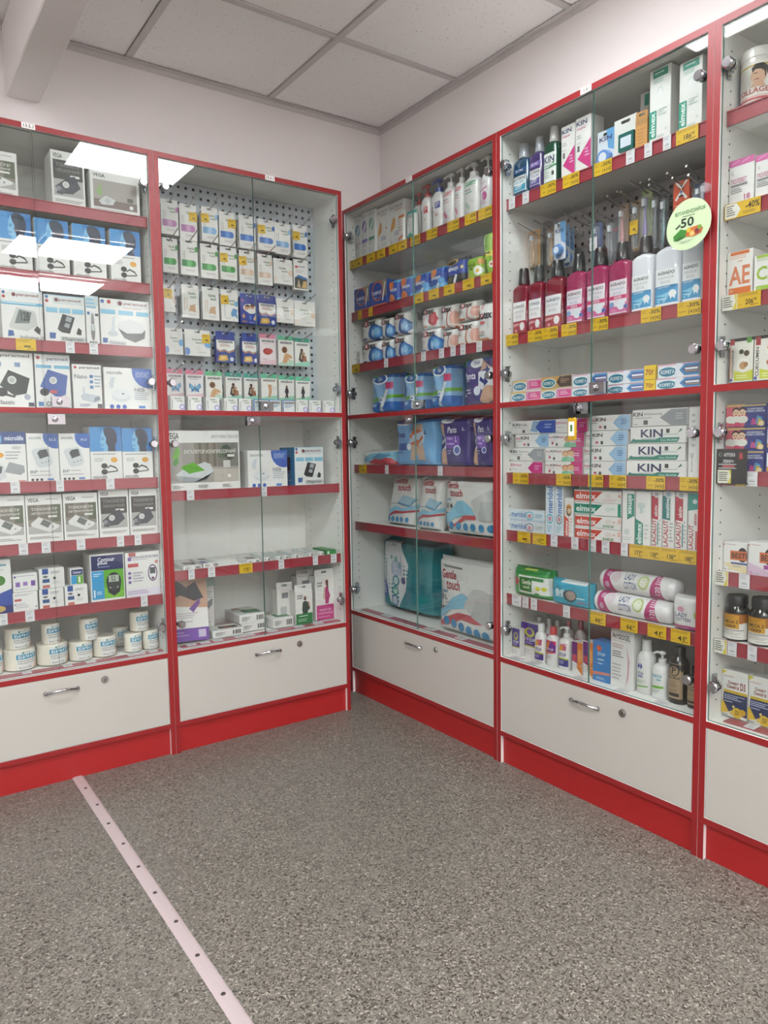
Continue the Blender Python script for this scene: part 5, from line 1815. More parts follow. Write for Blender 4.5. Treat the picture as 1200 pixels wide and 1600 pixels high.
def build_cabinet(cab):
    w_, s0, s1, dp = CABS[cab]; loc, rz = frame_of(cab); W = s1 - s0
    root = empty('display_cabinet', loc, rz, label=CAB_LABEL[cab], category='cabinet', group='red framed pharmacy cabinets')
    for k, a in ((0, 0.0), (1, W - T)):
        sp = board('side_panel', (a, 0, 0), (a + T, dp, ZT), root)
        mb = MB(); x = a + T + .0003 if k == 0 else a - .0003
        for z0, z1 in ((ZB + .05, ZM - .06), (ZM + .06, ZT - .06)):
            z = z0
            while z < z1:
                for y in (.045, dp - .06):
                    mb.cyl((x - .0002, y, z), (x + .0002, y, z), .0026, .0026, 6)
                z += .032
        o = link('pin_hole', mb.mesh('pin_hole', [DARK]), sp); o['kind'] = 'stuff'
    tp = board('top_panel', (T, 0, ZT - T), (W - T, dp, ZT), root)
    if cab in NUMBER:
        tx, s = NUMBER[cab]; mb = MB(); mb.box((-.02, -.0008, 0), (.02, 0, .017), 0, hexc('efebe8')); ART_OPS['num'] = [('T', .12, .2, .88, .8, hexc('5a5050'), tx)]
        draw(mb, art_ops('num', .04, .017), .04, .017, flat_map(-.0008)); link('number_sticker', mb.mesh('number_sticker', [PRINT], color=True), tp, (s - s0, -.0002, ZT - T + .0005))
    board('middle_panel', (T, 0, ZM - T), (W - T, dp, ZM), root)
    bp = board('lower_panel', (T, 0, ZB - T), (W - T, dp, ZB), root)
    board('bottom_panel', (T, 0, ZD - T), (W - T, dp, ZD), root)
    board('back_panel', (T, dp - .006, ZD), (W - T, dp - .0005, ZT - T), root, front=False)
    mb = MB(); mb.box((T, .013, .0), (W - T, .029, ZD - T)); link('plinth', mb.mesh('plinth', [RED_BOARD]), root)
    mb = MB(); mb.box((T + .0015, .001, ZD + .0015), (W - T - .0015, .017, ZB - T - .0015)); dr = link('drawer_front', mb.mesh('drawer_front', [DRAWER], bevel=.001), root)
    h, k = HAND[cab]; link('handle', HANDLE, dr, (h - s0, .001, .3295), label='chrome bow handle'); link('key_lock', KEYLOCK, dr, (k - s0, .001, .332), label='round chrome key lock')
    cab_shelves = []
    for z in SHELVES[cab]:
        mb = MB(); mb.box((T + .001, .034, z - .026), (W - T - .001, dp - .008, z - .006)); sh = link('shelf', mb.mesh('shelf', [WHITE_BOARD]), root)
        mb = MB()
        for y0, y1, a, b in ((.0285, .0325, -.037, 0.0), (.026, .0285, -.037, -.0335), (.026, .0285, -.0035, 0.0)): mb.box((T + .002, y0, z + a), (W - T - .002, y1, z + b))
        link('price_rail', mb.mesh('price_rail', [RAIL]), sh)
        SHELF_OBJ[cab, len(cab_shelves)] = (sh, z); cab_shelves.append(sh)
    if cab in ('L1', 'L2', 'R1', 'R3'):
        mb = MB(); mb.box((T + .03, .03, ZB + .0004), (W - T - .004, .066, ZB + .003)); fl = link('price_strip', mb.mesh('price_strip', [mat('maroon_strip', '9a4a58', .3)]), bp)
    SHELF_OBJ[cab, 'floor'] = (bp, ZB)
    mid = W / 2 + DSPLIT.get(cab, 0)
    for sec, (z0, z1) in enumerate(((ZM + .002, ZT - T - .002), (ZB + .002, ZM - T - .002))):
        for k, (a, b) in enumerate(((T + .0015, mid - .0012), (mid + .0012, W - T - .0015))):
            mb = MB(); i0 = len(mb.f); mb.box((a, .005, z0), (b, .010, z1), 1)
            mb.mi[i0] = 0; mb.mi[i0 + 4] = 0
            d = link('glass_door', mb.mesh('glass_door', [GLASS, GLASS_EDGE]), root)
            if (cab, sec, k) == ('L1', 0, 0): d.location = (a * (1 - cos(.03)), -a * sin(.03), 0); d.rotation_euler = (0, 0, .03)
            sd = 1 if k == 0 else -1; hx = a + .0185 if k == 0 else b - .0185
            for hz in ((2.055, 1.372) if sec == 0 else (1.153, .486)):
                if (cab, sec, k) in DOOR_SKIP: continue
                link('hinge', HINGE[sd], d, (hx, 0, hz), label='chrome glass door hinge')
            off = LOCKS[cab][sec]
            if (off > 0) == (k == 1):
                link('door_lock', LOCKM, d, (mid + (1 if off > 0 else -1) * max(.0285, abs(off)), 0, ZM + .02 if sec == 0 else ZM - T - .0195), label='chrome door lock')
    return root
DSPLIT = {'L1': -.002, 'L2': -.006, 'R1': .018, 'R2': .010, 'R3': 0}
DOOR_SKIP = set()
CAB_OBJ = {c: build_cabinet(c) for c in CABS}
PEGB = {}
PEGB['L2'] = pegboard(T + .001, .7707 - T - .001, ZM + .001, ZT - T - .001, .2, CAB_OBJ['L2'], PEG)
PEGB['R2'] = pegboard(T + .001, .779 - T - .001, 1.53, 1.905, .205, CAB_OBJ['R2'], PEG_SHADED)
for cab, sh, s, w_, kind in TAGS:
    par, z = SHELF_OBJ[cab, sh]; s0 = CABS[cab][1]
    key = (kind, round(w_, 3), sh == 'floor', cab == 'R2')
    if key not in _tm: _tm[key] = tag_mesh(kind, w_, .0375 if sh != 'floor' else .027 if cab == 'R2' else .034)
    o = link('price_tag', _tm[key], par, (s - s0, .0255, z - .0372))
    if sh == 'floor':
        o.location = (s - s0, .032, ZB + .0036) if cab != 'R2' else (s - s0, .0115, ZB + .001); o.rotation_euler = (-pi / 2 + .02, 0, 0)
    o['label'] = 'yellow price tag' if kind[0] == 'y' else 'white price tag'
for cab, s, z in HOOKS:
    link('hook', HOOK, PEGB[cab], (s - CABS[cab][1], .1995 if cab == 'L2' else .2045, z))
# kind, name, cabinet, place along the wall, depth behind the frame, base height, width, height, depth, artwork, label, category, group, extras
ITEMS = [
('carton', 'device_carton', 'L1', -1.7094, 0.05, 1.9426, 0.1438, 0.1439, 0.09, 'vega_monitor', 'white monitor carton with grey photo, top shelf, monitor cabinet', 'carton', 'boxed blood pressure monitors', {}),
('carton', 'device_carton', 'L1', -1.4825, 0.05, 1.9426, 0.1056, 0.1818, 0.1, 'vega_cuff', 'white carton with dark cuff photo, top shelf, monitor cabinet', 'carton', 'boxed blood pressure monitors', {}),
('carton', 'device_carton', 'L1', -1.3299, 0.0505, 1.9426, 0.1668, 0.1416, 0.1, 'vega_nebulizer', 'white nebulizer carton with plant photo, top shelf, monitor cabinet', 'carton', 'boxed blood pressure monitors', {}),
('carton', 'device_carton', 'L1', -1.658, 0.045, 1.7136, 0.1018, 0.1866, 0.11, 'head', 'blue topped carton with head silhouette, fourth from corner, second shelf, monitor cabinet', 'carton', 'boxed blood pressure monitors', {}),
('carton', 'device_carton', 'L1', -1.5446, 0.045, 1.7136, 0.1055, 0.1812, 0.11, 'head', 'blue topped carton with head silhouette, third from corner, second shelf, monitor cabinet', 'carton', 'boxed blood pressure monitors', {}),
('carton', 'device_carton', 'L1', -1.4261, 0.045, 1.7136, 0.1078, 0.181, 0.11, 'head', 'blue topped carton with head silhouette, second from corner, second shelf, monitor cabinet', 'carton', 'boxed blood pressure monitors', {}),
('carton', 'device_carton', 'L1', -1.3053, 0.045, 1.7136, 0.1034, 0.1824, 0.11, 'head', 'blue topped carton with head silhouette, first from corner, second shelf, monitor cabinet', 'carton', 'boxed blood pressure monitors', {}),
('carton', 'device_carton', 'L1', -1.6466, 0.045, 1.4916, 0.1241, 0.1647, 0.1, 'paramed_monitor', 'white monitor carton with shiny header, third shelf, monitor cabinet', 'carton', 'boxed blood pressure monitors', {}),
('carton', 'device_carton', 'L1', -1.5157, 0.045, 1.4916, 0.1282, 0.1592, 0.1, 'paramed_flagman', 'white carton with black wrist monitor, third shelf, monitor cabinet', 'carton', 'boxed blood pressure monitors', {}),
('carton', 'device_carton', 'L1', -1.4272, 0.045, 1.4916, 0.043, 0.1683, 0.1, 'paramed_thermo', 'slim thermometer carton, third shelf, monitor cabinet', 'carton', 'boxed blood pressure monitors', {}),
('carton', 'device_carton', 'L1', -1.3157, 0.045, 1.4916, 0.1708, 0.1659, 0.1, 'paramed_compact', 'white compressor nebulizer carton, third shelf, monitor cabinet', 'carton', 'boxed blood pressure monitors', {}),
('carton', 'device_carton', 'L1', -1.6833, 0.05, 1.2751, 0.1216, 0.1797, 0.1, 'paramed_classic', 'carton with black green cuff, fourth shelf, monitor cabinet', 'carton', 'boxed blood pressure monitors', {}),
('carton', 'device_carton', 'L1', -1.5626, 0.05, 1.2751, 0.11, 0.1797, 0.1, 'paramed_comfort', 'carton with blue cuff, fourth shelf, monitor cabinet', 'carton', 'boxed blood pressure monitors', {}),
('carton', 'device_carton', 'L1', -1.4528, 0.05, 1.2751, 0.0951, 0.1518, 0.1, 'paramed_nano', 'short white nebulizer carton with grey icons, fourth shelf, monitor cabinet', 'carton', 'boxed blood pressure monitors', {}),
('carton', 'device_carton', 'L1', -1.3137, 0.0505, 1.2751, 0.1668, 0.1464, 0.1, 'micro_neb', 'wide white nebulizer carton with blue corner, fourth shelf, monitor cabinet', 'carton', 'boxed blood pressure monitors', {'side': None}),
('carton', 'device_carton', 'L1', -1.7107, 0.045, 1.0276, 0.1037, 0.1698, 0.1, 'bluehead_small', 'white monitor carton with dark blue header, fifth shelf, monitor cabinet', 'carton', 'boxed blood pressure monitors', {}),
('carton', 'device_carton', 'L1', -1.6076, 0.045, 1.0276, 0.0987, 0.1639, 0.1, 'micro_bp', 'white monitor carton with blue corner, second from corner, fifth shelf, monitor cabinet', 'carton', 'boxed blood pressure monitors', {}),
('carton', 'device_carton', 'L1', -1.5068, 0.045, 1.0276, 0.0986, 0.1638, 0.1, 'micro_bp', 'white monitor carton with blue corner, first from corner, fifth shelf, monitor cabinet', 'carton', 'boxed blood pressure monitors', {}),
('carton', 'device_carton', 'L1', -1.4021, 0.045, 1.0276, 0.1073, 0.1871, 0.1, 'head', 'blue topped carton with head silhouette, second from corner, fifth shelf, monitor cabinet', 'carton', 'boxed blood pressure monitors', {}),
('carton', 'device_carton', 'L1', -1.2916, 0.0505, 1.0276, 0.1073, 0.1833, 0.1, 'head', 'blue topped carton with head silhouette, first from corner, fifth shelf, monitor cabinet', 'carton', 'boxed blood pressure monitors', {}),
('carton', 'device_carton', 'L1', -1.7294, 0.045, 0.8236, 0.1144, 0.164, 0.09, 'vega_monitor', 'white monitor carton with grey photo, third from corner, sixth shelf, monitor cabinet', 'carton', 'boxed blood pressure monitors', {}),
('carton', 'device_carton', 'L1', -1.613, 0.045, 0.8236, 0.1143, 0.1618, 0.09, 'vega_monitor', 'white monitor carton with grey photo, second from corner, sixth shelf, monitor cabinet', 'carton', 'boxed blood pressure monitors', {}),
('carton', 'device_carton', 'L1', -1.4964, 0.045, 0.8236, 0.1127, 0.1624, 0.09, 'vega_monitor', 'white monitor carton with grey photo, first from corner, sixth shelf, monitor cabinet', 'carton', 'boxed blood pressure monitors', {}),
('carton', 'device_carton', 'L1', -1.3851, 0.045, 0.8236, 0.1029, 0.172, 0.09, 'vega_cuff', 'white carton with dark cuff photo, second from corner, sixth shelf, monitor cabinet', 'carton', 'boxed blood pressure monitors', {}),
('carton', 'device_carton', 'L1', -1.2804, 0.045, 0.8236, 0.1001, 0.17, 0.09, 'vega_cuff', 'white carton with dark cuff photo, first from corner, sixth shelf, monitor cabinet', 'carton', 'boxed blood pressure monitors', {}),
('carton', 'medicine_carton', 'L1', -1.7657, 0.045, 0.5986, 0.0824, 0.1807, 0.09, 'tall_blue', 'tall white carton with blue wave, seventh shelf, monitor cabinet', 'carton', None, {}),
('carton', 'medicine_carton', 'L1', -1.6855, 0.045, 0.5986, 0.0757, 0.0652, 0.09, 'purple_small_b', 'small white test strip carton, seventh shelf, monitor cabinet', 'carton', 'small test strip cartons', {}),
('carton', 'medicine_carton', 'L1', -1.6829, 0.045, 0.6649, 0.0753, 0.0611, 0.09, 'purple_small', 'small white carton with purple icons, seventh shelf, monitor cabinet', 'carton', 'small test strip cartons', {}),
('carton', 'medicine_carton', 'L1', -1.6039, 0.045, 0.5986, 0.0774, 0.0679, 0.09, 'strips', 'small white carton with blue flap, lowest and second from corner, seventh shelf, monitor cabinet', 'carton', 'small test strip cartons', {}),
('carton', 'medicine_carton', 'L1', -1.6001, 0.045, 0.6676, 0.0801, 0.068, 0.09, 'strips', 'small white carton with blue flap, topmost and second from corner, seventh shelf, monitor cabinet', 'carton', 'small test strip cartons', {}),
('carton', 'medicine_carton', 'L1', -1.5244, 0.045, 0.5986, 0.0753, 0.0697, 0.09, 'strips', 'small white carton with blue flap, first from corner, seventh shelf, monitor cabinet', 'carton', 'small test strip cartons', {}),
('carton', 'medicine_carton', 'L1', -1.5201, 0.045, 0.6694, 0.0429, 0.0567, 0.05, 'contour_small', 'tiny navy and green carton on a white one, seventh shelf, monitor cabinet', 'carton', None, {}),
('carton', 'device_carton', 'L1', -1.4168, 0.045, 0.5986, 0.1168, 0.1695, 0.1, 'contour', 'navy green glucose meter carton, seventh shelf, monitor cabinet', 'carton', None, {}),
('carton', 'device_carton', 'L1', -1.2922, 0.045, 0.5986, 0.1238, 0.1645, 0.1, 'glucose_purple', 'white glucose meter carton with purple marks, seventh shelf, monitor cabinet', 'carton', None, {}),
('roll', 'bandage_roll', 'L1', -1.7934, 0.075, 0.3907, 0.0764, 0.0803, 0.0764, 'bint', 'wrapped elastic bandage roll, ninth from corner, bottom shelf, monitor cabinet', 'bandage', 'elastic bandage rolls', {}),
('roll', 'bandage_roll', 'L1', -1.7028, 0.075, 0.3907, 0.1029, 0.0716, 0.1029, 'bint', 'wrapped elastic bandage roll, lowest and eighth from corner, bottom shelf, monitor cabinet', 'bandage', 'elastic bandage rolls', {}),
('roll', 'bandage_roll', 'L1', -1.5982, 0.075, 0.3907, 0.102, 0.0736, 0.102, 'bint', 'wrapped elastic bandage roll, lowest and seventh from corner, bottom shelf, monitor cabinet', 'bandage', 'elastic bandage rolls', {}),
('roll', 'bandage_roll', 'L1', -1.5057, 0.075, 0.3907, 0.0789, 0.0664, 0.0789, 'bint', 'wrapped elastic bandage roll, sixth from corner, bottom shelf, monitor cabinet', 'bandage', 'elastic bandage rolls', {}),
('roll', 'bandage_roll', 'L1', -1.4231, 0.075, 0.3907, 0.0797, 0.0723, 0.0797, 'bint', 'wrapped elastic bandage roll, fourth from corner, bottom shelf, monitor cabinet', 'bandage', 'elastic bandage rolls', {}),
('roll', 'bandage_roll', 'L1', -1.3225, 0.075, 0.3907, 0.0634, 0.0692, 0.0634, 'bint', 'wrapped elastic bandage roll, lowest and second from corner, bottom shelf, monitor cabinet', 'bandage', 'elastic bandage rolls', {}),
('roll', 'bandage_roll', 'L1', -1.2588, 0.075, 0.3907, 0.057, 0.0703, 0.063, 'bint', 'wrapped elastic bandage roll, first from corner, bottom shelf, monitor cabinet', 'bandage', 'elastic bandage rolls', {}),
('roll', 'bandage_roll', 'L1', -1.3349, 0.19, 0.3907, 0.0648, 0.0718, 0.0648, 'bint', 'wrapped elastic bandage roll, third from corner, bottom shelf, monitor cabinet', 'bandage', 'elastic bandage rolls', {}),
('roll', 'bandage_roll', 'L1', -1.7062, 0.079, 0.4628, 0.0794, 0.072, 0.0794, 'bint', 'wrapped elastic bandage roll, topmost and eighth from corner, bottom shelf, monitor cabinet', 'bandage', 'elastic bandage rolls', {}),
('roll', 'bandage_roll', 'L1', -1.6024, 0.079, 0.4648, 0.0609, 0.072, 0.0609, 'bint', 'wrapped elastic bandage roll, topmost and seventh from corner, bottom shelf, monitor cabinet', 'bandage', 'elastic bandage rolls', {}),
('roll', 'bandage_roll', 'L1', -1.476, 0.079, 0.4576, 0.0629, 0.078, 0.0629, 'bint', 'wrapped elastic bandage roll, fifth from corner, bottom shelf, monitor cabinet', 'bandage', 'elastic bandage rolls', {}),
('roll', 'bandage_roll', 'L1', -1.2956, 0.079, 0.463, 0.0668, 0.072, 0.0668, 'bint', 'wrapped elastic bandage roll, topmost and second from corner, bottom shelf, monitor cabinet', 'bandage', 'elastic bandage rolls', {}),
('hang', 'plaster_pack', 'L2', -1.1067, 0.145, 1.9353, 0.0657, 0.1275, 0.022, 'gt_pink', 'plaster pack with pink plasters, first hook row, pegboard plaster cabinet', 'plaster pack', 'plaster packs hung on pegboard hooks', {'tag': 0, 'hh': 0.018}),
('hang', 'plaster_pack', 'L2', -1.0349, 0.145, 1.9242, 0.067, 0.1335, 0.022, 'gt_pink', 'plaster pack with pink plasters and yellow sticker, first hook row, pegboard plaster cabinet', 'plaster pack', 'plaster packs hung on pegboard hooks', {'tag': 1, 'hh': 0.018}),
('hang', 'plaster_pack', 'L2', -0.9494, 0.145, 1.9304, 0.0659, 0.131, 0.022, 'gt_sky', 'plaster pack with pale blue plasters and yellow sticker, first hook row, pegboard plaster cabinet', 'plaster pack', 'plaster packs hung on pegboard hooks', {'tag': -1, 'hh': 0.018}),
('hang', 'plaster_pack', 'L2', -0.8773, 0.145, 1.926, 0.0664, 0.1294, 0.022, 'gt_blue', 'plaster pack with blue plasters and yellow sticker, third from corner, first hook row, plaster cabinet', 'plaster pack', 'plaster packs hung on pegboard hooks', {'tag': 1, 'hh': 0.018}),
('hang', 'plaster_pack', 'L2', -0.7925, 0.145, 1.9268, 0.0702, 0.128, 0.022, 'gt_blue', 'plaster pack with blue plasters, first hook row, pegboard plaster cabinet', 'plaster pack', 'plaster packs hung on pegboard hooks', {'tag': 0, 'hh': 0.018}),
('hang', 'plaster_pack', 'L2', -0.7084, 0.145, 1.9299, 0.0733, 0.1231, 0.022, 'gt_blue', 'plaster pack with blue plasters and yellow sticker, second from corner, first hook row, plaster cabinet', 'plaster pack', 'plaster packs hung on pegboard hooks', {'tag': -1, 'hh': 0.018}),
('hang', 'plaster_pack', 'L2', -0.6353, 0.145, 1.9251, 0.0707, 0.1246, 0.022, 'gt_sky', 'plaster pack with pale blue plasters, first hook row, pegboard plaster cabinet', 'plaster pack', 'plaster packs hung on pegboard hooks', {'tag': 0, 'hh': 0.018}),
('hang', 'plaster_pack', 'L2', -0.554, 0.145, 1.9223, 0.0657, 0.1318, 0.022, 'gt_blue', 'plaster pack with blue plasters and yellow sticker, first from corner, first hook row, plaster cabinet', 'plaster pack', 'plaster packs hung on pegboard hooks', {'tag': -1, 'hh': 0.018}),
('hang', 'plaster_pack', 'L2', -1.1101, 0.145, 1.7958, 0.0575, 0.1269, 0.022, 'gt_green', 'white plaster pack with green plaster, third from corner, second hook row, pegboard plaster cabinet', 'plaster pack', 'plaster packs hung on pegboard hooks', {'tag': 0, 'hh': 0.018}),
('hang', 'plaster_pack', 'L2', -1.0365, 0.145, 1.7953, 0.0673, 0.1318, 0.022, 'gt_green', 'white plaster pack with green plaster, second from corner, second hook row, pegboard plaster cabinet', 'plaster pack', 'plaster packs hung on pegboard hooks', {'tag': 0, 'hh': 0.018}),
('hang', 'plaster_pack', 'L2', -0.9562, 0.145, 1.7921, 0.0696, 0.1287, 0.022, 'gt_green', 'white plaster pack with green plaster, first from corner, second hook row, pegboard plaster cabinet', 'plaster pack', 'plaster packs hung on pegboard hooks', {'tag': 0, 'hh': 0.018}),
('hang', 'plaster_pack', 'L2', -0.8762, 0.145, 1.795, 0.0697, 0.126, 0.022, 'gt_green', 'white plaster pack with green plaster and yellow sticker, second hook row, pegboard plaster cabinet', 'plaster pack', 'plaster packs hung on pegboard hooks', {'tag': -1, 'hh': 0.018}),
('hang', 'plaster_pack', 'L2', -0.7962, 0.145, 1.7943, 0.0689, 0.1244, 0.022, 'gt_beige', 'white plaster pack with beige plaster and yellow sticker, second hook row, pegboard plaster cabinet', 'plaster pack', 'plaster packs hung on pegboard hooks', {'tag': -1, 'hh': 0.018}),
('hang', 'plaster_pack', 'L2', -0.7184, 0.145, 1.7931, 0.065, 0.1214, 0.022, 'gt_beige', 'white plaster pack with beige plaster, second hook row, pegboard plaster cabinet', 'plaster pack', 'plaster packs hung on pegboard hooks', {'tag': 0, 'hh': 0.018}),
('hang', 'plaster_pack', 'L2', -0.6375, 0.145, 1.8056, 0.0866, 0.1012, 0.022, 'gt_wide_beige', 'wide white plaster pack with beige dots, second hook row, pegboard plaster cabinet', 'plaster pack', 'plaster packs hung on pegboard hooks', {'hh': 0.018}),
('hang', 'plaster_pack', 'L2', -0.5549, 0.145, 1.7906, 0.0667, 0.1235, 0.022, 'photo_pack', 'plaster pack with a bandaged joint photo, second hook row, pegboard plaster cabinet', 'plaster pack', 'plaster packs hung on pegboard hooks', {'hh': 0.018}),
('hang', 'plaster_pack', 'L2', -1.1196, 0.145, 1.6498, 0.0413, 0.099, 0.022, 'gt_wide_beige', 'white plaster pack with yellow sticker by red post, third hook row, pegboard plaster cabinet', 'plaster pack', 'plaster packs hung on pegboard hooks', {'tag': -0.5, 'hh': 0.018}),
('hang', 'plaster_pack', 'L2', -1.0375, 0.145, 1.6349, 0.0677, 0.1241, 0.022, 'gt_strip_beige', 'white pack with beige plaster strip, second from corner, third hook row, pegboard plaster cabinet', 'plaster pack', 'plaster packs hung on pegboard hooks', {'tag': 0, 'hh': 0.018}),
('hang', 'plaster_pack', 'L2', -0.9561, 0.145, 1.6336, 0.0679, 0.1254, 0.022, 'gt_strip_beige', 'white pack with beige plaster strip, first from corner, third hook row, pegboard plaster cabinet', 'plaster pack', 'plaster packs hung on pegboard hooks', {'tag': 0, 'hh': 0.018}),
('hang', 'plaster_pack', 'L2', -0.8778, 0.145, 1.6357, 0.0708, 0.122, 0.022, 'gt_splash', 'white pack with blue splash and yellow sticker, third hook row, pegboard plaster cabinet', 'plaster pack', 'plaster packs hung on pegboard hooks', {'tag': -1, 'hh': 0.018}),
('hang', 'plaster_pack', 'L2', -0.7942, 0.145, 1.6314, 0.0768, 0.1192, 0.022, 'kids_plaster', 'dark blue children plaster pack, third hook row, pegboard plaster cabinet', 'plaster pack', 'plaster packs hung on pegboard hooks', {'col': '2f409a', 'hh': 0.018}),
('hang', 'plaster_pack', 'L2', -0.7142, 0.145, 1.6326, 0.0777, 0.1203, 0.022, 'blue_plaster', 'blue and white plaster pack, third hook row, pegboard plaster cabinet', 'plaster pack', 'plaster packs hung on pegboard hooks', {'col': '2f4596', 'hh': 0.018}),
('hang', 'plaster_pack', 'L2', -0.632, 0.145, 1.6497, 0.0794, 0.0972, 0.022, 'gt_wide_beige', 'wide white plaster pack with beige dots, second from corner, third hook row, pegboard plaster cabinet', 'plaster pack', 'plaster packs hung on pegboard hooks', {'hh': 0.018}),
('hang', 'plaster_pack', 'L2', -0.5399, 0.145, 1.6433, 0.0993, 0.1029, 0.022, 'gt_wide_beige', 'wide white plaster pack with beige dots, first from corner, third hook row, pegboard plaster cabinet', 'plaster pack', 'plaster packs hung on pegboard hooks', {'hh': 0.018}),
('hang', 'plaster_pack', 'L2', -1.1077, 0.145, 1.4928, 0.0675, 0.0973, 0.022, 'gt_wide_blue', 'wide white plaster pack with blue dots, fourth hook row, pegboard plaster cabinet', 'plaster pack', 'plaster packs hung on pegboard hooks', {'hh': 0.018}),
('hang', 'plaster_pack', 'L2', -1.0152, 0.145, 1.4918, 0.1016, 0.099, 0.022, 'gt_wide_blue', 'wide white plaster pack with yellow sticker, fourth hook row, pegboard plaster cabinet', 'plaster pack', 'plaster packs hung on pegboard hooks', {'tag': 1.2, 'hh': 0.018}),
('hang', 'plaster_pack', 'L2', -0.9007, 0.145, 1.4732, 0.0791, 0.1205, 0.022, 'blue_plaster', 'blue and white plaster pack, second from corner, fourth hook row, pegboard plaster cabinet', 'plaster pack', 'plaster packs hung on pegboard hooks', {'col': '2f4596', 'hh': 0.018}),
('hang', 'plaster_pack', 'L2', -0.795, 0.145, 1.4741, 0.0713, 0.1209, 0.022, 'blue_plaster', 'blue and white plaster pack, first from corner, fourth hook row, pegboard plaster cabinet', 'plaster pack', 'plaster packs hung on pegboard hooks', {'col': '2f4596', 'hh': 0.018}),
('hang', 'plaster_pack', 'L2', -0.716, 0.145, 1.4748, 0.0719, 0.1227, 0.022, 'lips_plaster', 'pink headed plaster pack with red lips, fourth hook row, pegboard plaster cabinet', 'plaster pack', 'plaster packs hung on pegboard hooks', {'col': 'f2e6e8', 'head': 'e48aa4', 'hh': 0.018}),
('hang', 'plaster_pack', 'L2', -0.6336, 0.145, 1.4735, 0.0702, 0.1225, 0.022, 'hand_plaster', 'green headed plaster pack with brown hand, fourth hook row, pegboard plaster cabinet', 'plaster pack', 'plaster packs hung on pegboard hooks', {'head': '5fb890', 'hh': 0.018}),
('hang', 'plaster_pack', 'L2', -0.5568, 0.145, 1.476, 0.0698, 0.1164, 0.022, 'people_plaster', 'green headed plaster pack with two people, fourth hook row, pegboard plaster cabinet', 'plaster pack', 'plaster packs hung on pegboard hooks', {'head': '3f9c84', 'hh': 0.018}),
('hang', 'plaster_pack', 'L2', -1.1106, 0.145, 1.3346, 0.0638, 0.1033, 0.022, 'butterfly_plaster', 'pink headed plaster pack with blue butterfly, second from corner, fifth hook row, pegboard plaster cabinet', 'plaster pack', 'plaster packs hung on pegboard hooks', {'head': 'e8829c', 'col': 'f2ecec', 'hh': 0.018}),
('hang', 'plaster_pack', 'L2', -1.033, 0.145, 1.3348, 0.07, 0.103, 0.022, 'butterfly_plaster', 'pink headed plaster pack with blue butterfly, first from corner, fifth hook row, pegboard plaster cabinet', 'plaster pack', 'plaster packs hung on pegboard hooks', {'head': 'e8829c', 'col': 'f2ecec', 'hh': 0.018}),
('hang', 'plaster_pack', 'L2', -0.9543, 0.145, 1.3249, 0.0673, 0.1112, 0.022, 'hand_plaster', 'green headed plaster pack with brown hand, fifth hook row, pegboard plaster cabinet', 'plaster pack', 'plaster packs hung on pegboard hooks', {'head': '6fc48c', 'hh': 0.018}),
('hang', 'plaster_pack', 'L2', -0.871, 0.145, 1.3257, 0.0681, 0.1097, 0.022, 'people_plaster', 'teal headed plaster pack with two people, second from corner, fifth hook row, pegboard plaster cabinet', 'plaster pack', 'plaster packs hung on pegboard hooks', {'head': '3fa090', 'hh': 0.018}),
('hang', 'plaster_pack', 'L2', -0.794, 0.145, 1.3276, 0.0642, 0.1072, 0.022, 'people_plaster', 'teal headed plaster pack with two people, first from corner, fifth hook row, pegboard plaster cabinet', 'plaster pack', 'plaster packs hung on pegboard hooks', {'head': '3fa090', 'hh': 0.018}),
('hang', 'plaster_pack', 'L2', -0.715, 0.145, 1.3295, 0.0716, 0.1067, 0.022, 'legs_plaster', 'green headed plaster pack with bare legs, fifth hook row, pegboard plaster cabinet', 'plaster pack', 'plaster packs hung on pegboard hooks', {'head': '5fc49a', 'hh': 0.018}),
('hang', 'plaster_pack', 'L2', -0.6349, 0.145, 1.3301, 0.0706, 0.1034, 0.022, 'person_plaster', 'green headed plaster pack with standing figure, second from corner, fifth hook row, pegboard plaster cabinet', 'plaster pack', 'plaster packs hung on pegboard hooks', {'head': '5fc8a0', 'hh': 0.018}),
('hang', 'plaster_pack', 'L2', -0.5577, 0.145, 1.3305, 0.0685, 0.1013, 0.022, 'person_plaster', 'green headed plaster pack with standing figure, first from corner, fifth hook row, pegboard plaster cabinet', 'plaster pack', 'plaster packs hung on pegboard hooks', {'head': '5fc8a0', 'hh': 0.018}),
('carton', 'plaster_box', 'L2', -1.1373, 0.05, 1.2751, 0.0549, 0.0536, 0.035, 'gt_small', 'small white plaster box with lilac ring, eighth from corner, ledge under the hooks, plaster cabinet', 'box', 'small plaster boxes on the ledge', {}),
('carton', 'plaster_box', 'L2', -1.0703, 0.05, 1.2751, 0.0532, 0.0536, 0.035, 'gt_small', 'small white plaster box with lilac ring, seventh from corner, ledge under the hooks, plaster cabinet', 'box', 'small plaster boxes on the ledge', {}),
('carton', 'plaster_box', 'L2', -1.0004, 0.05, 1.2751, 0.0534, 0.0529, 0.035, 'gt_small', 'small white plaster box with lilac ring, sixth from corner, ledge under the hooks, plaster cabinet', 'box', 'small plaster boxes on the ledge', {}),
('carton', 'plaster_box', 'L2', -0.9263, 0.05, 1.2751, 0.055, 0.0517, 0.035, 'gt_small', 'small white plaster box with lilac ring, fifth from corner, ledge under the hooks, plaster cabinet', 'box', 'small plaster boxes on the ledge', {}),
('carton', 'plaster_box', 'L2', -0.8673, 0.05, 1.2751, 0.052, 0.0512, 0.035, 'gt_small', 'small white plaster box with lilac ring, fourth from corner, ledge under the hooks, plaster cabinet', 'box', 'small plaster boxes on the ledge', {}),
('carton', 'plaster_box', 'L2', -0.8002, 0.05, 1.2751, 0.0653, 0.0503, 0.035, 'blueedge_small', 'small white plaster box edged in blue, third from corner, ledge under the hooks, plaster cabinet', 'box', 'small plaster boxes on the ledge', {}),
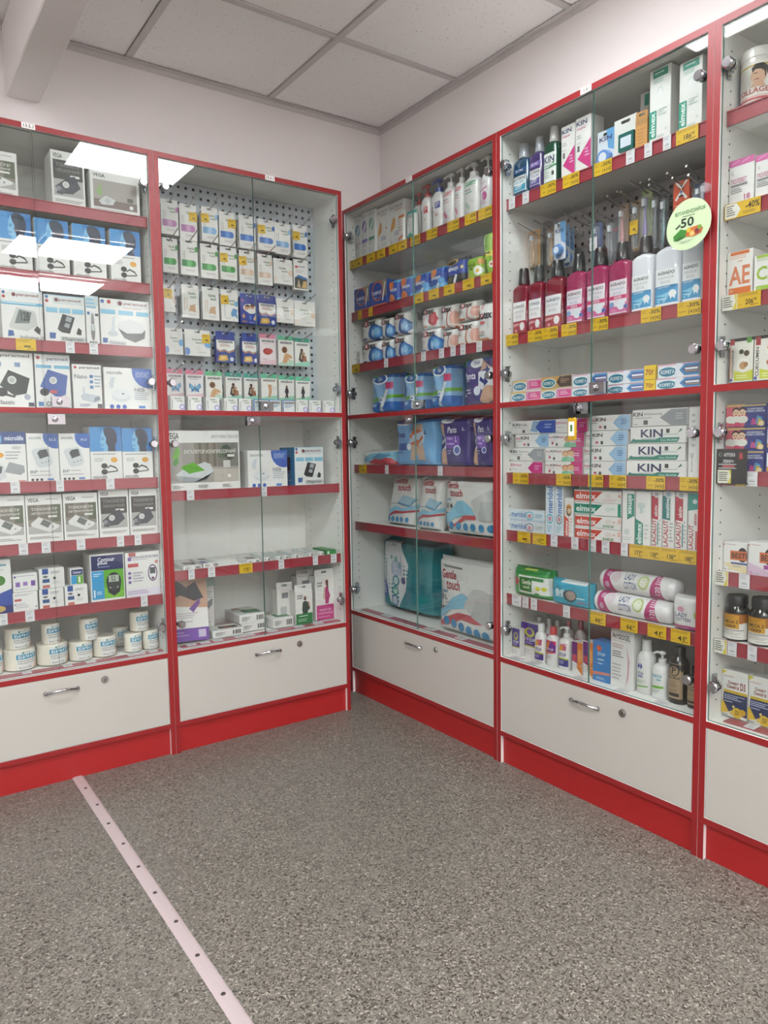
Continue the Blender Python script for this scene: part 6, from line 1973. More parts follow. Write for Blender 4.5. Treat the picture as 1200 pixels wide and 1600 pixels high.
('carton', 'plaster_box', 'L2', -0.7382, 0.05, 1.2751, 0.0518, 0.0505, 0.035, 'blueedge_small', 'small white plaster box edged in blue, second from corner, ledge under the hooks, plaster cabinet', 'box', 'small plaster boxes on the ledge', {}),
('carton', 'plaster_box', 'L2', -0.677, 0.05, 1.2751, 0.053, 0.0507, 0.035, 'blueedge_small', 'small white plaster box edged in blue, first from corner, ledge under the hooks, plaster cabinet', 'box', 'small plaster boxes on the ledge', {}),
('carton', 'plaster_box', 'L2', -0.6166, 0.05, 1.2751, 0.0543, 0.0522, 0.035, 'gt_small', 'small white plaster box with lilac ring, third from corner, ledge under the hooks, plaster cabinet', 'box', 'small plaster boxes on the ledge', {}),
('carton', 'plaster_box', 'L2', -0.5541, 0.05, 1.2751, 0.0556, 0.0523, 0.035, 'gt_small', 'small white plaster box with lilac ring, second from corner, ledge under the hooks, plaster cabinet', 'box', 'small plaster boxes on the ledge', {}),
('carton', 'plaster_box', 'L2', -0.4892, 0.05, 1.2751, 0.0553, 0.0525, 0.035, 'gt_small', 'small white plaster box with lilac ring, first from corner, ledge under the hooks, plaster cabinet', 'box', 'small plaster boxes on the ledge', {}),
('carton', 'device_carton', 'L2', -1.0407, 0.0505, 0.9746, 0.2858, 0.2273, 0.12, 'vega_inhaler', 'large white inhaler carton with green device, upper shelf, pegboard plaster cabinet', 'carton', None, {}),
('carton', 'device_carton', 'L2', -0.7729, 0.06, 0.9746, 0.1739, 0.1489, 0.12, 'micro_neb', 'white nebulizer carton with blue corner, upper shelf, pegboard plaster cabinet', 'carton', None, {}),
('carton', 'device_carton', 'L2', -0.5891, 0.05, 0.9746, 0.1353, 0.1593, 0.13, 'paramed_flagman', 'white monitor carton with blue side, upper shelf, pegboard plaster cabinet', 'carton', None, {'rot': (0, 0, 0.0), 'col': 'eeeeec', 'side': 'blueedge_side'}),
('carton', 'medicine_carton', 'L2', -1.104, 0.05, 0.6766, 0.0713, 0.0156, 0.13, 'barcode_end', 'flat white carton with photo lid, second from corner, middle shelf, pegboard plaster cabinet', 'carton', 'flat white medicine cartons', {'top': 'ear_top'}),
('carton', 'medicine_carton', 'L2', -1.0293, 0.05, 0.6766, 0.0614, 0.0196, 0.15, 'barcode_end', 'flat white carton with blue end, middle shelf, pegboard plaster cabinet', 'carton', 'flat white medicine cartons', {'top': 'green_top2'}),
('carton', 'medicine_carton', 'L2', -0.8507, 0.05, 0.6766, 0.0545, 0.0136, 0.11, 'barcode_end', 'flat white carton with photo lid, first from corner, middle shelf, pegboard plaster cabinet', 'carton', 'flat white medicine cartons', {'top': 'ear_top'}),
('carton', 'medicine_carton', 'L2', -0.7925, 0.05, 0.6766, 0.0269, 0.0166, 0.14, 'barcode_end', 'slim white carton with pale teal lid, sixth from corner, middle shelf, pegboard plaster cabinet', 'carton', 'flat white medicine cartons', {'top': 'teal_top'}),
('carton', 'medicine_carton', 'L2', -0.7401, 0.05, 0.6766, 0.0251, 0.0166, 0.14, 'barcode_end', 'slim white carton with pale teal lid, fifth from corner, middle shelf, pegboard plaster cabinet', 'carton', 'flat white medicine cartons', {'top': 'teal_top'}),
('carton', 'medicine_carton', 'L2', -0.7108, 0.05, 0.6766, 0.023, 0.0166, 0.14, 'barcode_end', 'slim white carton with pale teal lid, fourth from corner, middle shelf, pegboard plaster cabinet', 'carton', 'flat white medicine cartons', {'top': 'teal_top'}),
('carton', 'medicine_carton', 'L2', -0.6661, 0.05, 0.6766, 0.0316, 0.0166, 0.14, 'barcode_end', 'slim white carton with pale teal lid, third from corner, middle shelf, pegboard plaster cabinet', 'carton', 'flat white medicine cartons', {'top': 'teal_top'}),
('carton', 'medicine_carton', 'L2', -0.5956, 0.05, 0.6766, 0.0324, 0.0166, 0.14, 'barcode_end', 'slim white carton with pale teal lid, second from corner, middle shelf, pegboard plaster cabinet', 'carton', 'flat white medicine cartons', {'top': 'teal_top'}),
('carton', 'medicine_carton', 'L2', -0.5426, 0.05, 0.6766, 0.0288, 0.0166, 0.14, 'barcode_end', 'slim white carton with pale teal lid, first from corner, middle shelf, pegboard plaster cabinet', 'carton', 'flat white medicine cartons', {'top': 'teal_top'}),
('carton', 'medicine_carton', 'L2', -0.4927, 0.05, 0.6766, 0.0459, 0.0196, 0.12, 'green_end', 'slim green carton, middle shelf, pegboard plaster cabinet', 'carton', 'flat white medicine cartons', {'top': 'green_lid', 'col': '1f8a3c'}),
('carton', 'lingerie_carton', 'L2', -1.113, 0.075, 0.3975, 0.1438, 0.2466, 0.045, 'bra', 'leaning carton with lingerie photo, bottom shelf, pegboard plaster cabinet', 'carton', None, {'rot': (-0.14, 0, -0.2), 'col': 'efebe8'}),
('carton', 'lingerie_carton', 'L2', -1.0186, 0.165, 0.3968, 0.0738, 0.2246, 0.04, 'grey_pack', 'narrow grey white carton leaning behind, bottom shelf, pegboard plaster cabinet', 'carton', None, {'rot': (-0.14, 0.06, -0.15)}),
('carton', 'support_carton', 'L2', -0.9597, 0.075, 0.3907, 0.1273, 0.0296, 0.085, 'barcode_end', 'low white carton with plain lid, bottom shelf, pegboard plaster cabinet', 'carton', 'flat white medicine cartons', {'top': 'ear_top'}),
('carton', 'support_carton', 'L2', -0.8364, 0.1, 0.3907, 0.1088, 0.0336, 0.15, 'barcode_end', 'low white carton under a green lidded one, bottom shelf, pegboard plaster cabinet', 'carton', 'flat white medicine cartons', {'top': 'green_top'}),
('carton', 'support_carton', 'L2', -0.8414, 0.1, 0.4254, 0.114, 0.036, 0.15, 'barcode_end', 'white carton with green lid on another, bottom shelf, pegboard plaster cabinet', 'carton', 'flat white medicine cartons', {'top': 'green_top'}),
('carton', 'support_carton', 'L2', -0.7149, 0.075, 0.3907, 0.0942, 0.0396, 0.14, 'barcode_end', 'white carton with green lid on the floor panel, bottom shelf, pegboard plaster cabinet', 'carton', 'flat white medicine cartons', {'top': 'green_top'}),
('hang', 'support_carton', 'L2', -0.6765, 0.13, 0.3907, 0.0738, 0.1755, 0.045, 'hang_side', 'plain white carton behind the green one, bottom shelf, pegboard plaster cabinet', 'carton', 'tall hanging support cartons', {'nohook': 1, 'hh': 0.028}),
('hang', 'support_carton', 'L2', -0.6157, 0.075, 0.3907, 0.0815, 0.1687, 0.05, 'man_green', 'white support carton with bearded man, bottom shelf, pegboard plaster cabinet', 'carton', 'tall hanging support cartons', {'nohook': 1, 'hh': 0.028}),
('hang', 'support_carton', 'L2', -0.5628, 0.155, 0.3907, 0.0838, 0.2159, 0.05, 'hang_side', 'plain white carton behind the pink one, bottom shelf, pegboard plaster cabinet', 'carton', 'tall hanging support cartons', {'nohook': 1, 'hh': 0.028}),
('hang', 'support_carton', 'L2', -0.5052, 0.09, 0.3907, 0.0929, 0.2193, 0.055, 'woman_pink', 'white support carton with woman in pink, bottom shelf, pegboard plaster cabinet', 'carton', 'tall hanging support cartons', {'nohook': 1, 'hh': 0.028}),
('carton', 'hygiene_carton', 'R1', 0.1812, 0.0505, 1.9486, 0.0505, 0.1911, 0.05, 'oval_blue', 'white carton with blue striped oval, top shelf, diaper cabinet', 'carton', 'intimate hygiene goods', {}),
('carton', 'hygiene_carton', 'R1', 0.2361, 0.05, 1.9486, 0.048, 0.1965, 0.05, 'oval_purple', 'white carton with purple striped oval, top shelf, diaper cabinet', 'carton', 'intimate hygiene goods', {}),
('carton', 'hygiene_carton', 'R1', 0.2892, 0.05, 1.9486, 0.0493, 0.1958, 0.05, 'oval_green', 'white carton with green striped oval, top shelf, diaper cabinet', 'carton', 'intimate hygiene goods', {}),
('carton', 'hygiene_carton', 'R1', 0.3587, 0.06, 1.9486, 0.0874, 0.1907, 0.07, 'lactacyd', 'white carton with orange leaf, first from corner, top shelf, diaper cabinet', 'carton', 'intimate hygiene goods', {}),
('carton', 'hygiene_carton', 'R1', 0.458, 0.06, 1.9486, 0.1028, 0.1868, 0.07, 'lactacyd', 'white carton with orange leaf, second from corner, top shelf, diaper cabinet', 'carton', 'intimate hygiene goods', {}),
('soft', 'hygiene_tube', 'R1', 0.5187, 0.036, 1.9486, 0.04, 0.1146, 0.018, 'tube_orange', 'white sachet with orange top, top shelf, diaper cabinet', 'sachet', 'intimate hygiene goods', {}),
('soft', 'wipes_pack', 'R1', 0.5698, 0.045, 1.9486, 0.0599, 0.1211, 0.03, 'wipe_teal', 'white wipes pack with teal top, top shelf, diaper cabinet', 'wipes', 'intimate hygiene goods', {}),
('pump', 'lotion_bottle', 'R1', 0.5594, 0.08, 1.9486, 0.0445, 0.2004, 0.045, 'lactacyd_red', 'white bottle with red pump, first from corner, top shelf, diaper cabinet', 'pump bottle', 'intimate hygiene goods', {'cap': 'c03038'}),
('pump', 'lotion_bottle', 'R1', 0.6516, 0.05, 1.9486, 0.0555, 0.2004, 0.045, 'lactacyd_red', 'white bottle with red pump, second from corner, top shelf, diaper cabinet', 'pump bottle', 'intimate hygiene goods', {'cap': 'c03038'}),
('pump', 'lotion_bottle', 'R1', 0.7216, 0.05, 1.9486, 0.0701, 0.2004, 0.045, 'lactacyd_blue', 'white bottle with blue pump, top shelf, diaper cabinet', 'pump bottle', 'intimate hygiene goods', {'cap': '2f4aa0'}),
('pump', 'lotion_bottle', 'R1', 0.7899, 0.05, 1.9486, 0.0657, 0.1992, 0.05, 'pump_pink', 'white pump bottle with pink band, first from corner, top shelf, diaper cabinet', 'pump bottle', 'intimate hygiene goods', {}),
('pump', 'lotion_bottle', 'R1', 0.851, 0.05, 1.9486, 0.0478, 0.2004, 0.05, 'pump_pink', 'white pump bottle with pink band, second from corner, top shelf, diaper cabinet', 'pump bottle', 'intimate hygiene goods', {}),
('pump', 'lotion_bottle', 'R1', 0.9159, 0.05, 1.9486, 0.078, 0.2004, 0.055, 'pump_green', 'white pump bottle with green band, top shelf, diaper cabinet', 'pump bottle', 'intimate hygiene goods', {}),
('pump', 'lotion_bottle', 'R1', 0.9913, 0.05, 1.9486, 0.0602, 0.2004, 0.05, 'oval_pump', 'oval white pump bottle by red post, top shelf, diaper cabinet', 'pump bottle', 'intimate hygiene goods', {'oval': 1}),
('carton', 'tampon_carton', 'R1', 0.2109, 0.045, 1.7226, 0.1167, 0.108, 0.08, 'tampax', 'blue tampon carton with orange circle, first from corner, second shelf, diaper cabinet', 'carton', 'sanitary pads and tampons', {'col': '3a58a8'}),
('carton', 'tampon_carton', 'R1', 0.3389, 0.045, 1.7226, 0.124, 0.1131, 0.08, 'tampax', 'blue tampon carton with orange circle, second from corner, second shelf, diaper cabinet', 'carton', 'sanitary pads and tampons', {'col': '3a58a8'}),
('soft', 'pad_pack', 'R1', 0.4469, 0.045, 1.7226, 0.0777, 0.0985, 0.06, 'always_orange', 'blue orange pad pack, first from corner, second shelf, diaper cabinet', 'pad pack', 'sanitary pads and tampons', {'col': '3a5cb4'}),
('soft', 'pad_pack', 'R1', 0.5339, 0.045, 1.7226, 0.0863, 0.0963, 0.06, 'always_orange', 'blue orange pad pack, second from corner, second shelf, diaper cabinet', 'pad pack', 'sanitary pads and tampons', {'col': '3a5cb4'}),
('soft', 'pad_pack', 'R1', 0.6322, 0.045, 1.7226, 0.0951, 0.0901, 0.06, 'always_blue', 'blue pad pack with orange sun, first from corner, second shelf, diaper cabinet', 'pad pack', 'sanitary pads and tampons', {'col': '2f52ac'}),
('soft', 'pad_pack', 'R1', 0.7298, 0.045, 1.7226, 0.0891, 0.0916, 0.06, 'always_blue', 'blue pad pack with orange sun, second from corner, second shelf, diaper cabinet', 'pad pack', 'sanitary pads and tampons', {'col': '2f52ac'}),
('soft', 'pad_pack', 'R1', 0.8382, 0.045, 1.7226, 0.1152, 0.1033, 0.06, 'always_night', 'black and blue pad pack, second shelf, diaper cabinet', 'pad pack', 'sanitary pads and tampons', {'col': '2c2c38'}),
('soft', 'pad_pack', 'R1', 0.9418, 0.045, 1.7226, 0.0852, 0.0862, 0.06, 'naturella', 'green pad pack with daisy, second shelf, diaper cabinet', 'pad pack', 'sanitary pads and tampons', {'col': 'a8cc4a'}),
('soft', 'pad_pack', 'R1', 1.0186, 0.045, 1.7226, 0.057, 0.1571, 0.06, 'naturella_tall', 'tall green pad pack by red post, second shelf, diaper cabinet', 'pad pack', 'sanitary pads and tampons', {'col': '9cc846'}),
('carton', 'hygiene_carton', 'R1', 0.1674, 0.05, 1.4946, 0.0298, 0.0651, 0.03, 'gt_small', 'tiny white carton at the end of the shelf, third shelf, diaper cabinet', 'carton', 'sanitary pads and tampons', {}),
('soft', 'pad_pack', 'R1', 0.2599, 0.05, 1.4946, 0.1527, 0.0994, 0.07, 'kotex_blue', 'white pad pack with blue swirl, lowest and first from corner, third shelf, diaper cabinet', 'pad pack', 'sanitary pads and tampons', {'pw': 5.0}),
('soft', 'pad_pack', 'R1', 0.2608, 0.05, 1.5945, 0.1533, 0.0964, 0.07, 'kotex_blue', 'white pad pack with blue swirl, topmost and first from corner, third shelf, diaper cabinet', 'pad pack', 'sanitary pads and tampons', {'pw': 5.0}),
('soft', 'pad_pack', 'R1', 0.3839, 0.05, 1.4946, 0.0848, 0.0927, 0.07, 'kotex_blue', 'white pad pack with blue swirl, lowest and second from corner, third shelf, diaper cabinet', 'pad pack', 'sanitary pads and tampons', {'pw': 5.0}),
('soft', 'pad_pack', 'R1', 0.385, 0.05, 1.5878, 0.0846, 0.09, 0.07, 'kotex_blue', 'white pad pack with blue swirl, topmost and second from corner, third shelf, diaper cabinet', 'pad pack', 'sanitary pads and tampons', {'pw': 5.0}),
('soft', 'pad_pack', 'R1', 0.4824, 0.05, 1.4946, 0.1018, 0.0972, 0.07, 'kotex_blue', 'white pad pack with blue swirl, lowest and third from corner, third shelf, diaper cabinet', 'pad pack', 'sanitary pads and tampons', {'pw': 5.0}),
('soft', 'pad_pack', 'R1', 0.4834, 0.05, 1.5923, 0.1016, 0.0943, 0.07, 'kotex_blue', 'white pad pack with blue swirl, topmost and third from corner, third shelf, diaper cabinet', 'pad pack', 'sanitary pads and tampons', {'pw': 5.0}),
('soft', 'pad_pack', 'R1', 0.6757, 0.05, 1.4946, 0.1249, 0.0968, 0.07, 'kotex_blue', 'white pad pack with blue swirl, fourth from corner, third shelf, diaper cabinet', 'pad pack', 'sanitary pads and tampons', {'pw': 5.0}),
('soft', 'pad_pack', 'R1', 0.6739, 0.05, 1.5919, 0.1055, 0.0812, 0.07, 'kotex_pad', 'white pad pack with red pad picture, third shelf, diaper cabinet', 'pad pack', 'sanitary pads and tampons', {'pw': 5.0}),
('soft', 'pad_pack', 'R1', 0.7899, 0.05, 1.4946, 0.075, 0.0787, 0.07, 'kotex_orange', 'white pad pack with orange ring, lowest and first from corner, third shelf, diaper cabinet', 'pad pack', 'sanitary pads and tampons', {'pw': 5.0}),
('soft', 'pad_pack', 'R1', 0.7828, 0.05, 1.5738, 0.087, 0.0929, 0.07, 'kotex_orange', 'white pad pack with orange ring, topmost and first from corner, third shelf, diaper cabinet', 'pad pack', 'sanitary pads and tampons', {'pw': 5.0}),
('soft', 'pad_pack', 'R1', 0.89, 0.05, 1.4946, 0.1162, 0.093, 0.07, 'kotex_orange', 'white pad pack with orange ring, lowest and second from corner, third shelf, diaper cabinet', 'pad pack', 'sanitary pads and tampons', {'pw': 5.0}),
('soft', 'pad_pack', 'R1', 0.8967, 0.05, 1.5881, 0.1033, 0.0716, 0.07, 'kotex_orange', 'white pad pack with orange ring, topmost and second from corner, third shelf, diaper cabinet', 'pad pack', 'sanitary pads and tampons', {'pw': 5.0}),
('soft', 'pad_pack', 'R1', 0.9968, 0.05, 1.4946, 0.0885, 0.1465, 0.07, 'kotex_fresh', 'white boxy pad pack with red leaf, third shelf, diaper cabinet', 'pad pack', 'sanitary pads and tampons', {'pw': 5.0}),
('carton', 'hygiene_carton', 'R1', 0.4757, 0.12, 1.4946, 0.0643, 0.1605, 0.1, None, 'plain silver white pack set back, third shelf, diaper cabinet', 'carton', 'sanitary pads and tampons', {'col': 'd8d8d6'}),
('soft', 'diaper_pack', 'R1', 0.3415, 0.05, 1.2751, 0.173, 0.1718, 0.14, 'tena_lady', 'pale blue pad bag with white oval, first from corner, fourth shelf, diaper cabinet', 'pad bag', 'adult diaper packs', {'pw': 7, 'col': '5a86c8'}),
('soft', 'diaper_pack', 'R1', 0.5633, 0.05, 1.2751, 0.1324, 0.1564, 0.14, 'tena_lady', 'pale blue pad bag with white oval, second from corner, fourth shelf, diaper cabinet', 'pad bag', 'adult diaper packs', {'pw': 7, 'col': '5a86c8'}),
('soft', 'diaper_pack', 'R1', 0.7422, 0.05, 1.2751, 0.1215, 0.1729, 0.14, 'tena_lady', 'pale blue pad bag with white oval, third from corner, fourth shelf, diaper cabinet', 'pad bag', 'adult diaper packs', {'pw': 7, 'col': '5a86c8'}),
('soft', 'diaper_pack', 'R1', 0.9552, 0.05, 1.2751, 0.1705, 0.1793, 0.13, 'tena_pants', 'purple pants bag with arrow photo, fourth shelf, diaper cabinet', 'diaper bag', 'adult diaper packs', {'pw': 7, 'col': '46347c'}),
('soft', 'pad_pack', 'R1', 0.289, 0.05, 1.0476, 0.273, 0.0696, 0.16, 'flatpack', 'flat white pad bag lying down, fifth shelf, diaper cabinet', 'pad bag', 'adult diaper packs', {'pw': 5, 'col': 'eceae8'}),
('soft', 'diaper_pack', 'R1', 0.5738, 0.05, 1.0476, 0.2953, 0.1999, 0.13, 'tena_pants_l', 'light blue pants bag with orange arrows, fifth shelf, diaper cabinet', 'diaper bag', 'adult diaper packs', {'pw': 8, 'col': '6fa8dc'}),
('soft', 'diaper_pack', 'R1', 0.8213, 0.05, 1.0476, 0.1939, 0.1938, 0.13, 'tena_night', 'dark purple pants bag, first from corner, fifth shelf, diaper cabinet', 'diaper bag', 'adult diaper packs', {'pw': 8, 'col': '44357e'}),
('soft', 'diaper_pack', 'R1', 0.9811, 0.05, 1.0476, 0.1172, 0.192, 0.13, 'tena_night', 'dark purple pants bag, second from corner, fifth shelf, diaper cabinet', 'diaper bag', 'adult diaper packs', {'pw': 8, 'col': '44357e'}),
('soft', 'bed_pad_pack', 'R1', 0.4308, 0.09, 0.7886, 0.2078, 0.2197, 0.07, 'bedpad', 'leaning white bed pad bag, first from corner, sixth shelf, diaper cabinet', 'pad bag', 'adult diaper packs', {'pw': 7, 'shear': 0.28, 'col': 'ecebe8'}),
('soft', 'bed_pad_pack', 'R1', 0.6525, 0.06, 0.7886, 0.1515, 0.2176, 0.07, 'bedpad', 'leaning white bed pad bag, second from corner, sixth shelf, diaper cabinet', 'pad bag', 'adult diaper packs', {'pw': 7, 'shear': 0.22, 'col': 'ecebe8'}),
('soft', 'diaper_pack', 'R1', 0.8977, 0.045, 0.7886, 0.2931, 0.2188, 0.14, 'diaper', 'large white diaper bag with blue wave, sixth shelf, diaper cabinet', 'diaper bag', 'adult diaper packs', {'pw': 8, 'col': 'ecebe8'}),
('soft', 'diaper_pack', 'R1', 0.3805, 0.142, 0.3907, 0.4097, 0.3278, 0.14, 'teal_bag', 'big teal diaper bag with white panel, bottom shelf, diaper cabinet', 'diaper bag', 'adult diaper packs', {'pw': 9, 'col': '0f8c98'}),
('soft', 'diaper_pack', 'R1', 0.8528, 0.07, 0.3907, 0.3278, 0.3027, 0.068, 'diaper_l', 'large white diaper bag with a price line, bottom shelf, diaper cabinet', 'diaper bag', 'adult diaper packs', {'pw': 9, 'col': 'ecebe8'}),
('mouthwash', 'mouthwash_bottle', 'R2', 1.1676, 0.0505, 1.9466, 0.0752, 0.1835, 0.05, 'listerine_blue', 'teal blue mouthwash with clear cap, top shelf, toothpaste cabinet', 'bottle', 'mouthwash and rinse bottles', {'col': '164a6a', 'cap': 'b8bcc4', 'sho': 0.66, 'wide': 0.4, 'l0': 0.06, 'l1': 0.58}),
('mouthwash', 'mouthwash_bottle', 'R2', 1.2365, 0.05, 1.9466, 0.0601, 0.1821, 0.05, 'listerine_purple', 'purple mouthwash with clear cap, top shelf, toothpaste cabinet', 'bottle', 'mouthwash and rinse bottles', {'col': '44306a', 'cap': 'b8bcc4', 'sho': 0.66, 'wide': 0.4, 'l0': 0.06, 'l1': 0.58}),
('mouthwash', 'mouthwash_bottle', 'R2', 1.299, 0.05, 1.9466, 0.0594, 0.1925, 0.05, 'kin_label', 'dark green bottle with white cap, top shelf, toothpaste cabinet', 'bottle', 'mouthwash and rinse bottles', {'col': '0f4a34', 'cap': 'ece9e6', 'sho': 0.68, 'wide': 0.42, 'l0': 0.1, 'l1': 0.56}),
('carton', 'rinse_carton', 'R2', 1.3764, 0.05, 1.9466, 0.054, 0.1668, 0.06, 'kin_pink', 'white rinse carton with pink arrow, first from corner, top shelf, toothpaste cabinet', 'carton', 'mouthwash and rinse bottles', {}),
('carton', 'rinse_carton', 'R2', 1.4357, 0.05, 1.9466, 0.0591, 0.1711, 0.06, 'kin_pink', 'white rinse carton with pink arrow, second from corner, top shelf, toothpaste cabinet', 'carton', 'mouthwash and rinse bottles', {}),
('floss', 'floss_pack', 'R2', 1.5107, 0.065, 1.9466, 0.065, 0.1096, 0.018, 'kin_floss', 'round blue floss dispenser card, top shelf, toothpaste cabinet', 'floss', None, {'col': 'dfe6ee', 'cz': 0.24}),
('floss', 'floss_pack', 'R2', 1.5802, 0.062, 1.9466, 0.0781, 0.1195, 0.012, 'green_floss', 'white card with dark teal floss, top shelf, toothpaste cabinet', 'floss', None, {'col': 'ebe9e6', 'pod': '176a64', 'cz': 0.4, 'square': 1}),
('hang', 'pick_pack', 'R2', 1.6425, 0.05, 1.9466, 0.0391, 0.1112, 0.014, 'orange_card', 'orange dental pick pack, top shelf, toothpaste cabinet', 'pick pack', None, {'col': 'c8904c', 'hh': 0.02, 'nohook': 1}),
('carton', 'rinse_carton', 'R2', 1.705, 0.045, 1.9466, 0.0658, 0.2012, 0.06, 'elmex_tall', 'tall white rinse carton with teal flag, first from corner, top shelf, toothpaste cabinet', 'carton', 'mouthwash and rinse bottles', {}),
('carton', 'rinse_carton', 'R2', 1.7968, 0.045, 1.9466, 0.0665, 0.1839, 0.06, 'elmex_tall', 'tall white rinse carton with teal flag, second from corner, top shelf, toothpaste cabinet', 'carton', 'mouthwash and rinse bottles', {}),
('carton', 'rinse_carton', 'R2', 1.6009, 0.12, 1.9466, 0.0287, 0.195, 0.05, 'elmex_small_top', 'white carton with teal top set behind, top shelf, toothpaste cabinet', 'carton', 'mouthwash and rinse bottles', {}),
('mouthwash', 'mouthwash_bottle', 'R2', 1.1657, 0.05, 1.4976, 0.0715, 0.226, 0.05, 'agrado_red', 'dark red mouthwash with black cap, first from corner, second shelf, toothpaste cabinet', 'bottle', 'mouthwash and rinse bottles', {'col': '8a1430', 'trans': 0.22}),
('mouthwash', 'mouthwash_bottle', 'R2', 1.2361, 0.05, 1.4976, 0.0669, 0.2219, 0.05, 'agrado_red', 'dark red mouthwash with black cap, second from corner, second shelf, toothpaste cabinet', 'bottle', 'mouthwash and rinse bottles', {'col': '8a1430', 'trans': 0.22}),
('mouthwash', 'mouthwash_bottle', 'R2', 1.3158, 0.05, 1.4976, 0.0817, 0.2216, 0.05, 'agrado_red', 'dark red mouthwash with black cap, third from corner, second shelf, toothpaste cabinet', 'bottle', 'mouthwash and rinse bottles', {'col': '8a1430', 'trans': 0.22}),
('mouthwash', 'mouthwash_bottle', 'R2', 1.4033, 0.05, 1.4976, 0.0753, 0.2208, 0.05, 'agrado_kids', 'pink mouthwash with black cap, first from corner, second shelf, toothpaste cabinet', 'bottle', 'mouthwash and rinse bottles', {'col': 'c03a70', 'trans': 0.3}),
('mouthwash', 'mouthwash_bottle', 'R2', 1.4871, 0.05, 1.4976, 0.0824, 0.2222, 0.05, 'agrado_kids', 'pink mouthwash with black cap, second from corner, second shelf, toothpaste cabinet', 'bottle', 'mouthwash and rinse bottles', {'col': 'c03a70', 'trans': 0.3}),
('mouthwash', 'mouthwash_bottle', 'R2', 1.5676, 0.05, 1.4976, 0.0762, 0.2209, 0.05, 'agrado_kids', 'pink mouthwash with black cap, third from corner, second shelf, toothpaste cabinet', 'bottle', 'mouthwash and rinse bottles', {'col': 'c03a70', 'trans': 0.3}),
('mouthwash', 'mouthwash_bottle', 'R2', 1.647, 0.05, 1.4976, 0.0736, 0.2189, 0.05, 'agrado_blue', 'white mouthwash bottle with blue label, first from corner, second shelf, toothpaste cabinet', 'bottle', 'mouthwash and rinse bottles', {'col': 'e6e6ee', 'sho': 0.7, 'l1': 0.5}),
('mouthwash', 'mouthwash_bottle', 'R2', 1.7286, 0.05, 1.4976, 0.081, 0.2219, 0.05, 'agrado_blue', 'white mouthwash bottle with blue label, second from corner, second shelf, toothpaste cabinet', 'bottle', 'mouthwash and rinse bottles', {'col': 'e6e6ee', 'sho': 0.7, 'l1': 0.5}),
('mouthwash', 'mouthwash_bottle', 'R2', 1.8036, 0.05, 1.4976, 0.0621, 0.2247, 0.05, 'agrado_blue', 'white mouthwash bottle with blue label, third from corner, second shelf, toothpaste cabinet', 'bottle', 'mouthwash and rinse bottles', {'col': 'e6e6ee', 'sho': 0.7, 'l1': 0.5}),
('brush', 'toothbrush_pack', 'R2', 1.1554, 0.12, 1.7404, 0.0508, 0.123, 0.018, 'brush_kraft', 'toothbrush blister on orange card, hooks, toothpaste cabinet', 'toothbrush', 'toothbrush blisters on hooks', {'col': 'c88a4c', 'card': 'c89a5c'}),
('brush', 'toothbrush_pack', 'R2', 1.2383, 0.12, 1.7293, 0.0429, 0.1219, 0.018, 'brush_kraft', 'toothbrush blister on brown card, hooks, toothpaste cabinet', 'toothbrush', 'toothbrush blisters on hooks', {'col': 'b88a4c', 'card': 'a8845c'}),
('floss', 'floss_pack', 'R2', 1.3011, 0.1, 1.7289, 0.0476, 0.1189, 0.018, 'kin_floss', 'blue floss card on hook, topmost and first from corner, hooks, toothpaste cabinet', 'floss', 'toothbrush blisters on hooks', {'col': 'dfe6ee', 'cz': 0.24}),
('floss', 'floss_pack', 'R2', 1.2937, 0.13, 1.7224, 0.0453, 0.1189, 0.018, 'kin_floss', 'blue floss card on hook, second from corner, hooks, toothpaste cabinet', 'floss', 'toothbrush blisters on hooks', {'col': 'dfe6ee', 'cz': 0.24, 'nohook': 1}),
('floss', 'floss_pack', 'R2', 1.2858, 0.16, 1.7159, 0.0446, 0.1189, 0.018, 'kin_floss', 'blue floss card on hook, lowest and first from corner, hooks, toothpaste cabinet', 'floss', 'toothbrush blisters on hooks', {'col': 'dfe6ee', 'cz': 0.24, 'nohook': 1}),
('brush', 'toothbrush_pack', 'R2', 1.4217, 0.12, 1.6969, 0.0377, 0.1241, 0.018, 'brush_blue', 'toothbrush blister with blue top and white tag, hooks, toothpaste cabinet', 'toothbrush', 'toothbrush blisters on hooks', {'col': '6a5ab0', 'card': '4f6a9c', 'tag': 'w'}),
('brush', 'toothbrush_pack', 'R2', 1.4802, 0.12, 1.673, 0.0426, 0.1475, 0.018, 'brush_red', 'toothbrush blister with red top, hooks, toothpaste cabinet', 'toothbrush', 'toothbrush blisters on hooks', {'col': '5a5a64', 'card': '5a5a60'}),
('brush', 'toothbrush_pack', 'R2', 1.5218, 0.12, 1.7153, 0.0336, 0.1357, 0.018, 'brush_kraft', 'pink toothbrush on brown card, hooks, toothpaste cabinet', 'toothbrush', 'toothbrush blisters on hooks', {'col': 'd87a7c', 'card': 'b09078'}),
('brush', 'toothbrush_pack', 'R2', 1.5705, 0.12, 1.7044, 0.0311, 0.1457, 0.018, 'brush_kraft', 'black toothbrush with yellow tag, hooks, toothpaste cabinet', 'toothbrush', 'toothbrush blisters on hooks', {'col': '4a4a52', 'card': 'a88c64', 'tag': 'y'}),
('brush', 'toothbrush_pack', 'R2', 1.6022, 0.12, 1.6972, 0.0355, 0.1741, 0.018, 'brush_green', 'purple toothbrush on green card, hooks, toothpaste cabinet', 'toothbrush', 'toothbrush blisters on hooks', {'col': '8a6ab8', 'card': 'a0a878'}),
('brush', 'toothbrush_pack', 'R2', 1.6368, 0.12, 1.6894, 0.0231, 0.1666, 0.018, 'brush_dark', 'dark toothbrush blister, hooks, toothpaste cabinet', 'toothbrush', 'toothbrush blisters on hooks', {'col': '5a5a60', 'card': '4a4a4c'}),
